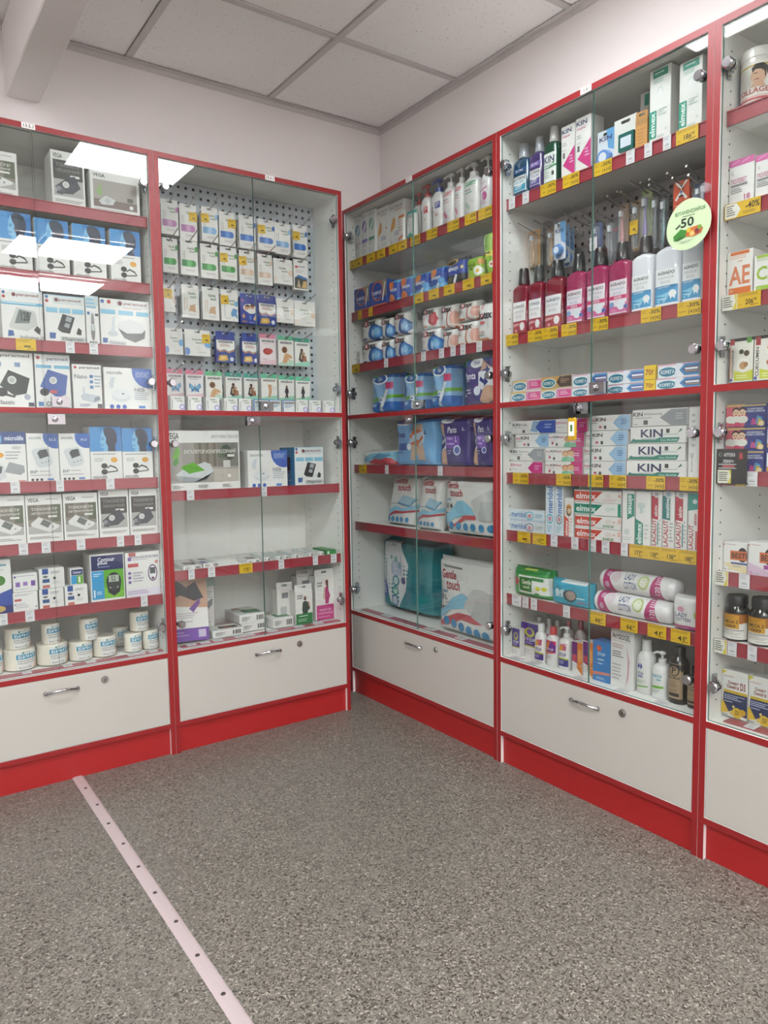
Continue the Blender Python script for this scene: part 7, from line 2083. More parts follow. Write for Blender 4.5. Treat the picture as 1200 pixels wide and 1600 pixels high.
('brush', 'toothbrush_pack', 'R2', 1.6648, 0.12, 1.6832, 0.0226, 0.1597, 0.018, 'brush_dark', 'grey toothbrush with teal handle, hooks, toothpaste cabinet', 'toothbrush', 'toothbrush blisters on hooks', {'col': '5a8a90', 'card': '58585a'}),
('hang', 'brush_pack', 'R2', 1.7385, 0.1, 1.7703, 0.0483, 0.0792, 0.012, 'teeth_card', 'orange card with white teeth, hooks, toothpaste cabinet', 'card', 'toothbrush blisters on hooks', {'col': 'd8542c', 'full': 1}),
('brush', 'toothbrush_pack', 'R2', 1.7874, 0.1, 1.7187, 0.0386, 0.1141, 0.018, 'brush_blue', 'navy toothbrush blister by red post, hooks, toothpaste cabinet', 'toothbrush', 'toothbrush blisters on hooks', {'col': '3a4a84', 'card': '3a4a7a'}),
('carton', 'cream_carton', 'R2', 1.203, 0.045, 1.2751, 0.1355, 0.035, 0.035, 'korega_pink', 'pink and cream denture carton, lowest and first from corner, third shelf, toothpaste cabinet', 'carton', 'denture cream cartons', {}),
('carton', 'cream_carton', 'R2', 1.203, 0.0505, 1.3112, 0.1318, 0.0375, 0.035, 'korega_pink', 'pink and cream denture carton, topmost and first from corner, third shelf, toothpaste cabinet', 'carton', 'denture cream cartons', {}),
('carton', 'cream_carton', 'R2', 1.3375, 0.045, 1.2751, 0.1278, 0.0347, 0.035, 'korega_pink', 'pink and cream denture carton, second from corner, third shelf, toothpaste cabinet', 'carton', 'denture cream cartons', {}),
('carton', 'cream_carton', 'R2', 1.3374, 0.045, 1.3109, 0.1277, 0.0375, 0.035, 'korega_dark', 'brown and gold denture carton, third shelf, toothpaste cabinet', 'carton', 'denture cream cartons', {}),
('carton', 'cream_carton', 'R2', 1.4698, 0.045, 1.2751, 0.1312, 0.0308, 0.035, 'korega_blue', 'white and blue denture carton, lowest and first from corner, third shelf, toothpaste cabinet', 'carton', 'denture cream cartons', {}),
('carton', 'cream_carton', 'R2', 1.471, 0.045, 1.307, 0.131, 0.0375, 0.035, 'korega_blue', 'white and blue denture carton, topmost and first from corner, third shelf, toothpaste cabinet', 'carton', 'denture cream cartons', {}),
('carton', 'cream_carton', 'R2', 1.6022, 0.045, 1.2751, 0.127, 0.0281, 0.035, 'korega_blue', 'white and blue denture carton, lowest and second from corner, third shelf, toothpaste cabinet', 'carton', 'denture cream cartons', {}),
('carton', 'cream_carton', 'R2', 1.6033, 0.045, 1.3043, 0.1268, 0.0375, 0.035, 'korega_blue', 'white and blue denture carton, topmost and second from corner, third shelf, toothpaste cabinet', 'carton', 'denture cream cartons', {}),
('carton', 'cream_carton', 'R2', 1.775, 0.045, 1.2751, 0.1356, 0.0322, 0.035, 'korega_brown', 'white denture carton with brown stripe, lowest, third shelf, toothpaste cabinet', 'carton', 'denture cream cartons', {}),
('carton', 'cream_carton', 'R2', 1.7711, 0.0505, 1.3084, 0.1259, 0.0375, 0.035, 'korega_brown', 'white denture carton with brown stripe, topmost, third shelf, toothpaste cabinet', 'carton', 'denture cream cartons', {}),
('carton', 'price_block', 'R2', 1.6865, 0.045, 1.2751, 0.0366, 0.0324, 0.035, 'sticker70', 'yellow weight sticker carton, lowest, third shelf, toothpaste cabinet', 'carton', 'denture cream cartons', {'col': 'e8c020'}),
('carton', 'price_block', 'R2', 1.6861, 0.045, 1.3086, 0.0366, 0.04, 0.035, 'sticker70', 'yellow weight sticker carton, topmost, third shelf, toothpaste cabinet', 'carton', 'denture cream cartons', {'col': 'e8c020'}),
('carton', 'toothpaste_carton', 'R2', 1.2051, 0.045, 1.0296, 0.1503, 0.0441, 0.045, 'kin_gingi', 'toothpaste carton with magenta arrow, first from corner, fourth shelf, toothpaste cabinet', 'carton', 'stacked toothpaste cartons', {}),
('carton', 'toothpaste_carton', 'R2', 1.2085, 0.045, 1.0748, 0.1571, 0.0445, 0.045, 'kin_white', 'toothpaste carton with grey arrow, first from corner, fourth shelf, toothpaste cabinet', 'carton', 'stacked toothpaste cartons', {}),
('carton', 'toothpaste_carton', 'R2', 1.2252, 0.0505, 1.1204, 0.154, 0.0445, 0.045, 'kin_sensi', 'toothpaste carton with pale blue arrow, first from corner, fourth shelf, toothpaste cabinet', 'carton', 'stacked toothpaste cartons', {}),
('carton', 'toothpaste_carton', 'R2', 1.2318, 0.0505, 1.166, 0.2007, 0.0445, 0.045, 'kin_fresh', 'toothpaste carton with dark blue arrow, fourth shelf, toothpaste cabinet', 'carton', 'stacked toothpaste cartons', {}),
('carton', 'toothpaste_carton', 'R2', 1.3699, 0.045, 1.0296, 0.1565, 0.0441, 0.045, 'kin_kids', 'toothpaste carton with two children, lowest, fourth shelf, toothpaste cabinet', 'carton', 'stacked toothpaste cartons', {}),
('carton', 'toothpaste_carton', 'R2', 1.3703, 0.045, 1.0748, 0.1573, 0.0445, 0.045, 'kin_kids', 'toothpaste carton with two children, second down, fourth shelf, toothpaste cabinet', 'carton', 'stacked toothpaste cartons', {}),
('carton', 'toothpaste_carton', 'R2', 1.3793, 0.045, 1.1204, 0.1484, 0.0445, 0.045, 'kin_kids', 'toothpaste carton with two children, topmost, fourth shelf, toothpaste cabinet', 'carton', 'stacked toothpaste cartons', {}),
('carton', 'toothpaste_carton', 'R2', 1.401, 0.045, 1.166, 0.1305, 0.0445, 0.045, 'kin_gingi', 'toothpaste carton with magenta arrow, second from corner, fourth shelf, toothpaste cabinet', 'carton', 'stacked toothpaste cartons', {}),
('carton', 'toothpaste_carton', 'R2', 1.5298, 0.045, 1.0296, 0.1562, 0.0451, 0.045, 'kin_sensi', 'toothpaste carton with pale blue arrow, lowest and second from corner, fourth shelf, toothpaste cabinet', 'carton', 'stacked toothpaste cartons', {}),
('carton', 'toothpaste_carton', 'R2', 1.5308, 0.045, 1.0758, 0.1582, 0.0455, 0.045, 'kin_sensi', 'toothpaste carton with pale blue arrow, third down and second from corner, fourth shelf, toothpaste cabinet', 'carton', 'stacked toothpaste cartons', {}),
('carton', 'toothpaste_carton', 'R2', 1.5355, 0.045, 1.1224, 0.1555, 0.0455, 0.045, 'kin_sensi', 'toothpaste carton with pale blue arrow, second down and second from corner, fourth shelf, toothpaste cabinet', 'carton', 'stacked toothpaste cartons', {}),
('carton', 'toothpaste_carton', 'R2', 1.5466, 0.045, 1.169, 0.1507, 0.0455, 0.045, 'kin_sensi', 'toothpaste carton with pale blue arrow, topmost and second from corner, fourth shelf, toothpaste cabinet', 'carton', 'stacked toothpaste cartons', {}),
('carton', 'toothpaste_carton', 'R2', 1.7084, 0.045, 1.0296, 0.1946, 0.0476, 0.045, 'kin_big', 'toothpaste carton with large navy letters, lowest, fourth shelf, toothpaste cabinet', 'carton', 'stacked toothpaste cartons', {}),
('carton', 'toothpaste_carton', 'R2', 1.7083, 0.045, 1.0783, 0.1877, 0.048, 0.045, 'kin_big', 'toothpaste carton with large navy letters, second down, fourth shelf, toothpaste cabinet', 'carton', 'stacked toothpaste cartons', {}),
('carton', 'toothpaste_carton', 'R2', 1.7133, 0.045, 1.1274, 0.1802, 0.048, 0.045, 'kin_big', 'toothpaste carton with large navy letters, topmost, fourth shelf, toothpaste cabinet', 'carton', 'stacked toothpaste cartons', {}),
('carton', 'toothpaste_carton', 'R2', 1.7175, 0.045, 1.1765, 0.1767, 0.048, 0.045, 'kin_white', 'toothpaste carton with grey arrow, second from corner, fourth shelf, toothpaste cabinet', 'carton', 'stacked toothpaste cartons', {}),
('carton', 'toothpaste_carton', 'R2', 1.8239, 0.0505, 1.0296, 0.0337, 0.1958, 0.045, 'kin_side', 'upright white toothpaste carton by red post, fourth shelf, toothpaste cabinet', 'carton', 'stacked toothpaste cartons', {}),
('carton', 'toothpaste_carton', 'R2', 1.2099, 0.045, 0.8296, 0.1598, 0.0386, 0.045, 'meridol_grey', 'pale blue toothpaste carton with grey ring, fifth shelf, toothpaste cabinet', 'carton', 'stacked toothpaste cartons', {}),
('carton', 'toothpaste_carton', 'R2', 1.2099, 0.045, 0.8693, 0.1598, 0.039, 0.045, 'meridol', 'pale blue toothpaste carton with teal ring, fifth shelf, toothpaste cabinet', 'carton', 'stacked toothpaste cartons', {}),
('carton', 'toothpaste_carton', 'R2', 1.3136, 0.045, 0.8296, 0.0373, 0.1645, 0.045, 'meridol_v_blue', 'upright pale blue toothpaste with teal ring, fifth shelf, toothpaste cabinet', 'carton', 'stacked toothpaste cartons', {}),
('carton', 'toothpaste_carton', 'R2', 1.3532, 0.045, 0.8296, 0.0363, 0.1639, 0.045, 'meridol_v_grey', 'upright pale blue toothpaste with grey ring, fifth shelf, toothpaste cabinet', 'carton', 'stacked toothpaste cartons', {}),
('carton', 'toothpaste_carton', 'R2', 1.3232, 0.12, 0.8296, 0.022, 0.1598, 0.045, 'meridol_v_grey', 'pale toothpaste carton behind children one, fifth shelf, toothpaste cabinet', 'carton', 'stacked toothpaste cartons', {}),
('carton', 'toothpaste_carton', 'R2', 1.3935, 0.045, 0.8296, 0.0369, 0.1277, 0.045, 'elmex_kid', 'upright white carton with brown bear, fifth shelf, toothpaste cabinet', 'carton', 'stacked toothpaste cartons', {}),
('carton', 'toothpaste_carton', 'R2', 1.5065, 0.045, 0.8296, 0.1734, 0.0381, 0.045, 'elmex_j', 'white carton with red flag and green word, lowest, fifth shelf, toothpaste cabinet', 'carton', 'stacked toothpaste cartons', {}),
('carton', 'toothpaste_carton', 'R2', 1.5065, 0.045, 0.8688, 0.1734, 0.0385, 0.045, 'elmex_j', 'white carton with red flag and green word, topmost, fifth shelf, toothpaste cabinet', 'carton', 'stacked toothpaste cartons', {}),
('carton', 'toothpaste_carton', 'R2', 1.505, 0.045, 0.9084, 0.1765, 0.0385, 0.045, 'elmex_g', 'white carton with teal flag, fifth shelf, toothpaste cabinet', 'carton', 'stacked toothpaste cartons', {}),
('carton', 'toothpaste_carton', 'R2', 1.5042, 0.045, 0.948, 0.1781, 0.0385, 0.045, 'elmex_r', 'white carton with red flag, fifth shelf, toothpaste cabinet', 'carton', 'stacked toothpaste cartons', {}),
('carton', 'toothpaste_carton', 'R2', 1.6196, 0.045, 0.8296, 0.0426, 0.1604, 0.045, 'elmex_gv', 'upright white carton with teal ribbon at top, fifth shelf, toothpaste cabinet', 'carton', 'stacked toothpaste cartons', {}),
('carton', 'toothpaste_carton', 'R2', 1.6702, 0.045, 0.8296, 0.0508, 0.1595, 0.045, 'elmex_gv2', 'upright white carton with teal flag below, fifth shelf, toothpaste cabinet', 'carton', 'stacked toothpaste cartons', {}),
('carton', 'toothpaste_carton', 'R2', 1.7156, 0.045, 0.8296, 0.0327, 0.1613, 0.045, 'lacalut', 'upright white carton with red letters, first from corner, fifth shelf, toothpaste cabinet', 'carton', 'stacked toothpaste cartons', {}),
('carton', 'toothpaste_carton', 'R2', 1.7536, 0.045, 0.8296, 0.0372, 0.1628, 0.045, 'lacalut_s', 'upright carton with red letters and teal top, fifth shelf, toothpaste cabinet', 'carton', 'stacked toothpaste cartons', {}),
('carton', 'toothpaste_carton', 'R2', 1.7932, 0.045, 0.8296, 0.036, 0.1627, 0.045, 'lacalut', 'upright white carton with red letters, second from corner, fifth shelf, toothpaste cabinet', 'carton', 'stacked toothpaste cartons', {}),
('carton', 'toothpaste_carton', 'R2', 1.831, 0.045, 0.8296, 0.0326, 0.1606, 0.045, 'lacalut_h', 'upright carton with red letters and green picture, fifth shelf, toothpaste cabinet', 'carton', 'stacked toothpaste cartons', {}),
('soft', 'wipes_pack', 'R2', 1.219, 0.05, 0.6056, 0.1779, 0.1016, 0.07, 'green_wipes', 'green wet wipes pack with white window, sixth shelf, toothpaste cabinet', 'wipes', None, {'pw': 4, 'col': '3a9c40'}),
('soft', 'wipes_pack', 'R2', 1.3948, 0.045, 0.6056, 0.1714, 0.0826, 0.06, 'blue_wipes', 'turquoise wet wipes pack, sixth shelf, toothpaste cabinet', 'wipes', None, {'pw': 4, 'col': '2fa8c8'}),
('sleeve', 'cotton_pads', 'R2', 1.6202, 0.05, 0.6056, 0.2769, 0.0656, 0.065, 'lady_cotton', 'white magenta sleeve of cotton pads, lowest, sixth shelf, toothpaste cabinet', 'cotton pads', 'cotton pad sleeves', {'rot': (0, 0.0, 0)}),
('sleeve', 'cotton_pads', 'R2', 1.628, 0.065, 0.6717, 0.274, 0.066, 0.065, 'lady_cotton', 'white magenta sleeve of cotton pads, topmost, sixth shelf, toothpaste cabinet', 'cotton pads', 'cotton pad sleeves', {}),
('soft', 'cotton_buds', 'R2', 1.8126, 0.045, 0.6056, 0.0928, 0.0966, 0.06, 'lady_sticks', 'clear bag of cotton buds by red post, sixth shelf, toothpaste cabinet', 'cotton buds', None, {'pw': 5, 'col': 'dcdad8'}),
('carton', 'lotion_carton', 'R2', 1.1521, 0.0505, 0.3873, 0.0365, 0.0974, 0.026, 'stop_box', 'white carton with purple top, first from corner, bottom shelf, toothpaste cabinet', 'carton', 'lice and skin care goods', {}),
('carton', 'lotion_carton', 'R2', 1.1917, 0.078, 0.3873, 0.0823, 0.1199, 0.036, 'stop_box', 'white carton with purple top, second from corner, bottom shelf, toothpaste cabinet', 'carton', 'lice and skin care goods', {}),
('lotion', 'lotion_bottle', 'R2', 1.2653, 0.042, 0.3873, 0.0473, 0.1357, 0.032, 'stop_bottle', 'white lotion bottle with white cap, bottom shelf, toothpaste cabinet', 'bottle', 'lice and skin care goods', {}),
('lotion', 'lotion_bottle', 'R2', 1.315, 0.045, 0.3873, 0.0497, 0.1338, 0.035, 'stop_rainbow', 'white bottle with red cap, bottom shelf, toothpaste cabinet', 'bottle', 'lice and skin care goods', {'cap': 'c02c34'}),
('pump', 'lotion_bottle', 'R2', 1.3654, 0.05, 0.3873, 0.0486, 0.1419, 0.045, 'stop_bottle', 'white pump bottle with purple label, bottom shelf, toothpaste cabinet', 'pump bottle', 'lice and skin care goods', {}),
('carton', 'lotion_carton', 'R2', 1.428, 0.05, 0.3873, 0.0429, 0.1052, 0.04, 'stop_cream', 'orange purple carton, first from corner, bottom shelf, toothpaste cabinet', 'carton', 'lice and skin care goods', {}),
('carton', 'lotion_carton', 'R2', 1.4715, 0.05, 0.3873, 0.0386, 0.1143, 0.04, 'stop_cream', 'orange purple carton, second from corner, bottom shelf, toothpaste cabinet', 'carton', 'lice and skin care goods', {}),
('lotion', 'lotion_bottle', 'R2', 1.1825, 0.12, 0.3873, 0.0319, 0.132, 0.035, 'stop_bottle', 'lotion bottle standing in back row, first from corner, bottom shelf, toothpaste cabinet', 'bottle', 'lice and skin care goods', {'cap': 'e6e4e2'}),
('lotion', 'lotion_bottle', 'R2', 1.2278, 0.12, 0.3873, 0.031, 0.1347, 0.035, 'stop_bottle', 'lotion bottle standing in back row, second from corner, bottom shelf, toothpaste cabinet', 'bottle', 'lice and skin care goods', {'cap': 'e6e4e2'}),
('lotion', 'lotion_bottle', 'R2', 1.2658, 0.12, 0.3873, 0.0285, 0.1334, 0.035, 'stop_bottle', 'lotion bottle standing in back row, third from corner, bottom shelf, toothpaste cabinet', 'bottle', 'lice and skin care goods', {'cap': 'e6e4e2'}),
('lotion', 'lotion_bottle', 'R2', 1.3164, 0.12, 0.3873, 0.036, 0.1428, 0.035, 'stop_bottle', 'lotion bottle standing in back row, fourth from corner, bottom shelf, toothpaste cabinet', 'bottle', 'lice and skin care goods', {'cap': 'b8283a'}),
('lotion', 'lotion_bottle', 'R2', 1.3678, 0.12, 0.3873, 0.038, 0.1523, 0.035, 'stop_bottle', 'lotion bottle standing in back row, fifth from corner, bottom shelf, toothpaste cabinet', 'bottle', 'lice and skin care goods', {'cap': 'a8283c'}),
('carton', 'lotion_carton', 'R2', 1.5241, 0.05, 0.3873, 0.0659, 0.1278, 0.05, 'blue_box', 'bright blue carton with pink stripe, bottom shelf, toothpaste cabinet', 'carton', 'lice and skin care goods', {'col': '4f90cc'}),
('carton', 'lotion_carton', 'R2', 1.5999, 0.05, 0.3873, 0.0826, 0.1786, 0.06, 'physiogel', 'tall white carton with pink ribbon line, bottom shelf, toothpaste cabinet', 'carton', 'lice and skin care goods', {}),
('lotion', 'lotion_bottle', 'R2', 1.6702, 0.05, 0.3873, 0.0555, 0.161, 0.05, 'stop_two', 'white bottle with flip cap and blue dot, bottom shelf, toothpaste cabinet', 'bottle', 'lice and skin care goods', {}),
('pump', 'lotion_bottle', 'R2', 1.7244, 0.047, 0.3873, 0.0506, 0.1379, 0.05, 'stop_one', 'white pump bottle with teal dot, bottom shelf, toothpaste cabinet', 'pump bottle', 'lice and skin care goods', {}),
('lotion', 'lotion_bottle', 'R2', 1.7777, 0.048, 0.3873, 0.0544, 0.1622, 0.055, 'psorix', 'dark bottle with brown label, first from corner, bottom shelf, toothpaste cabinet', 'bottle', 'lice and skin care goods', {'col': '1d1815', 'cap': '1d1815', 'l0': 0.1, 'l1': 0.72, 'sho': 0.78, 'cw': 0.62}),
('lotion', 'lotion_bottle', 'R2', 1.8299, 0.0505, 0.3873, 0.037, 0.1158, 0.05, 'psorix', 'dark bottle with brown label, second from corner, bottom shelf, toothpaste cabinet', 'bottle', 'lice and skin care goods', {'col': '1d1815', 'cap': '1d1815', 'l0': 0.1, 'l1': 0.72, 'sho': 0.78, 'cw': 0.62}),
('jar', 'supplement_tub', 'R3', 1.9534, 0.055, 1.9476, 0.0873, 0.1472, 0.1, 'collagen', 'white supplement tub with woman portrait, top shelf, vitamin cabinet', 'tub', None, {'tub': 1, 'sho': 0.84, 'col': 'ece7e0', 'cap': 'ece7e2'}),
('carton', 'vitamin_carton', 'R3', 1.9426, 0.045, 1.7176, 0.0656, 0.1168, 0.06, 'polivit', 'white vitamin carton with pink top, first from corner, second shelf, vitamin cabinet', 'carton', 'vitamin boxes', {}),
('carton', 'vitamin_carton', 'R3', 2.0107, 0.045, 1.7176, 0.0655, 0.1095, 0.06, 'polivit', 'white vitamin carton with pink top, second from corner, second shelf, vitamin cabinet', 'carton', 'vitamin boxes', {}),
('carton', 'vitamin_carton', 'R3', 1.9437, 0.045, 1.4926, 0.0678, 0.1158, 0.06, 'vit_ae', 'white carton with orange letters, third shelf, vitamin cabinet', 'carton', 'vitamin boxes', {'col': 'f0ece6'}),
('carton', 'vitamin_carton', 'R3', 2.0155, 0.042, 1.4926, 0.0656, 0.0933, 0.06, 'vit_cz', 'white carton with lime letters, third shelf, vitamin cabinet', 'carton', 'vitamin boxes', {}),
('carton', 'vitamin_carton', 'R3', 1.9516, 0.0505, 1.2751, 0.0616, 0.1162, 0.06, 'ashwa', 'white herbal carton with root pictures, fourth shelf, vitamin cabinet', 'carton', 'vitamin boxes', {'col': '2a2424'}),
('carton', 'vitamin_carton', 'R3', 2.0162, 0.05, 1.2751, 0.0626, 0.1157, 0.06, 'curcumin', 'white herbal carton with pomegranate, fourth shelf, vitamin cabinet', 'carton', 'vitamin boxes', {'col': '2a2424'}),
('carton', 'vitamin_carton', 'R3', 1.9653, 0.05, 1.0476, 0.1019, 0.0576, 0.05, 'kids_vit', 'blue pink children vitamin carton, lowest, fifth shelf, vitamin cabinet', 'carton', 'vitamin boxes', {'col': '2f3a88'}),
('carton', 'vitamin_carton', 'R3', 1.9664, 0.0505, 1.1063, 0.104, 0.058, 0.05, 'kids_vit', 'blue pink children vitamin carton, second down, fifth shelf, vitamin cabinet', 'carton', 'vitamin boxes', {'col': '2f3a88'}),
('carton', 'vitamin_carton', 'R3', 1.9664, 0.0505, 1.1654, 0.104, 0.058, 0.05, 'kids_vit', 'blue pink children vitamin carton, topmost, fifth shelf, vitamin cabinet', 'carton', 'vitamin boxes', {'col': '2f3a88'}),
('carton', 'vitamin_carton', 'R3', 2.0559, 0.05, 1.0476, 0.0703, 0.0576, 0.05, 'kids_vit_b', 'blue carton with white panel, lowest, fifth shelf, vitamin cabinet', 'carton', 'vitamin boxes', {'col': '2f3a88'}),
('carton', 'vitamin_carton', 'R3', 2.0559, 0.05, 1.1063, 0.0703, 0.058, 0.05, 'kids_vit_b', 'blue carton with white panel, second down, fifth shelf, vitamin cabinet', 'carton', 'vitamin boxes', {'col': '2f3a88'}),
('carton', 'vitamin_carton', 'R3', 2.0559, 0.05, 1.1654, 0.0703, 0.058, 0.05, 'kids_vit_b', 'blue carton with white panel, topmost, fifth shelf, vitamin cabinet', 'carton', 'vitamin boxes', {'col': '2f3a88'}),
('carton', 'vitamin_carton', 'R3', 1.9429, 0.06, 0.7856, 0.0662, 0.0802, 0.06, 'besti', 'white carton with orange name plate, sixth shelf, vitamin cabinet', 'carton', 'vitamin boxes', {}),
('carton', 'vitamin_carton', 'R3', 2.022, 0.042, 0.7856, 0.0686, 0.0883, 0.06, 'besti_pink', 'white carton with pink wave, sixth shelf, vitamin cabinet', 'carton', 'vitamin boxes', {}),
('jar', 'supplement_jar', 'R3', 1.9414, 0.05, 0.6036, 0.0632, 0.1202, 0.075, 'omega_jar', 'black jar with gold and white label, first from corner, seventh shelf, vitamin cabinet', 'jar', 'black supplement jars', {}),
('jar', 'supplement_jar', 'R3', 2.0085, 0.05, 0.6036, 0.0687, 0.1233, 0.075, 'omega_jar', 'black jar with gold and white label, second from corner, seventh shelf, vitamin cabinet', 'jar', 'black supplement jars', {}),
('carton', 'vitamin_carton', 'R3', 1.9454, 0.07, 0.3907, 0.0713, 0.1269, 0.05, 'omega_d3', 'white navy carton with gold bubbles, first from corner, bottom shelf, vitamin cabinet', 'carton', 'vitamin boxes', {}),
('carton', 'vitamin_carton', 'R3', 2.0191, 0.07, 0.3907, 0.0707, 0.1269, 0.05, 'omega_d3', 'white navy carton with gold bubbles, second from corner, bottom shelf, vitamin cabinet', 'carton', 'vitamin boxes', {})]
# ------------------------------------------------------------------ the goods
CARD = {}
def card(col): return mat('card_' + col, col, .5, scale=40, vary=.015, k=INK)
def plastic(col, rough=.25, trans=0.0): return mat('plastic_%s_%d' % (col, trans * 100), col, rough, coat=.3, scale=30, vary=.02, trans=trans, k=INK)
def film(col): return mat('film_' + col, col, .28, coat=.5, scale=45, vary=.03, bump=.25, k=INK)
_CACHE = {}
def cached(key, fn):
    if key not in _CACHE: _CACHE[key] = fn()
    return _CACHE[key]
def printed(name, key, w_, h_, mp, parent, nx=1, nz=1, loc=(0, 0, 0), rot=None, ck=None, inset=0.0):
    def mk():
        f = lambda q: inset + q * (1 - 2 * inset)               # lettering kept clear of a bag's rounded edges
        mb = MB(); draw(mb, [(o[0], f(o[1]), o[2], f(o[3]), *o[4:]) if o[0] == 'T' else o for o in art_ops(key, w_, h_)], w_, h_, mp, nx, nz); return mb.mesh(name, [PRINT], color=True)
    o = link(name, cached((name, key, round(w_, 3), round(h_, 3), ck), mk), parent, loc)
    if rot: o.rotation_euler = rot
    return o
def carton_mesh(w_, h_, dp, col):
    def mk():
        mb = MB(); mb.box((-w_ / 2, 0, 0), (w_ / 2, dp, h_)); me = mb.mesh('carton', [card(col), DARK], bevel=min(.0012, h_ * .05))
        return me
    return cached(('carton', round(w_, 3), round(h_, 3), round(dp, 3), col), mk)
def flap_mesh(w_, h_, dp, col):
    def mk():                                                    # tuck flap lying on the lid and its dark slit
        e = min(.004, w_ * .08); mb = MB(); mb.box((-w_ / 2 + e, .0008, h_ + .00005), (w_ / 2 - e, dp * .55, h_ + .0005)); mb.box((-w_ / 2 + e * .4, dp * .55, h_ + .00005), (w_ / 2 - e * .4, dp * .55 + .0008, h_ + .0003), 1)
        return mb.mesh('tuck_flap', [card(col), DARK])
    return cached(('flap', round(w_, 3), round(h_, 3), round(dp, 3), col), mk)
def k_carton(name, p, w_, h_, dp, art, x):
    col = x.get('col', 'f0eeeb'); o = link(name, carton_mesh(w_, h_, dp, col))
    if art: printed('front_print', art, w_, h_, flat_map(), o)
    if x.get('lid'): link('tuck_flap', flap_mesh(w_, h_, dp, col), o)
    if x.get('top'): printed('top_print', x['top'], w_, dp, lambda X, Z, e: (X, Z, h_ + .0006 + e), o, ck='top')
    if x.get('side'): printed('side_print', x['side'], dp, h_, (lambda X, Z, e: (-w_ / 2 - e, dp / 2 - X, Z)) if p == 'L' else (lambda X, Z, e: (w_ / 2 + e, X + dp / 2, Z)), o, ck=('side', p, round(w_, 3)))
    return o
def k_hang(name, p, w_, h_, dp, art, x):
    """flat carton pack with a header tab and a euro slot, hung on a hook"""
    col = x.get('col', 'f0ece8'); hd = x.get('head', col); hh = x.get('hh', .022)
    def mk():
        mb = MB(); b = h_ - hh; mb.box((-w_ / 2, 0, 0), (w_ / 2, dp, b)); y = dp * .1
        sl = min(.012, w_ * .22)
        for a, c in (((-w_ / 2, b), (-sl, h_)), ((sl, b), (w_ / 2, h_)), ((-sl, b), (sl, h_ - hh * .62)), ((-sl, h_ - hh * .28), (sl, h_))): mb.box((a[0], y, a[1]), (c[0], y + .0012, c[1]), 1)
        return mb.mesh('hang_pack', [card(col), card(hd)])
    o = link(name, cached(('hang', round(w_, 3), round(h_, 3), round(dp, 3), col, hd), mk))
    b = h_ - hh
    if x.get('full'):
        printed('front_print', art, w_, h_, lambda X, Z, e: (X, (0 if Z < b else dp * .1) - e, Z), o, ck='full')
    else: printed('front_print', art, w_, b, flat_map(), o)
    if x.get('tag'):
        def tk():
            mb = MB(); mb.box((-.016, -.0006, 0), (.016, 0, .034), 0, hexc('e9b71c')); draw(mb, art_ops('tag_n', .032, .034), .032, .034, flat_map(-.0006), lift=1e-4, eps=3e-5); return mb.mesh('price_sticker', [PRINT], color=True)
        t = link('price_sticker', cached('sticker', tk), o, (x['tag'] * w_ * .28, -.0012, b * .62)); t.rotation_euler = (0, random.uniform(-.08, .08), 0)
    return o
def pack_thick(u, v, pu=3.0, pv=6.0): return max(0.0, 1 - abs(2 * u) ** pu) ** .45 * max(0.0, 1 - abs(2 * v) ** pv) ** .45
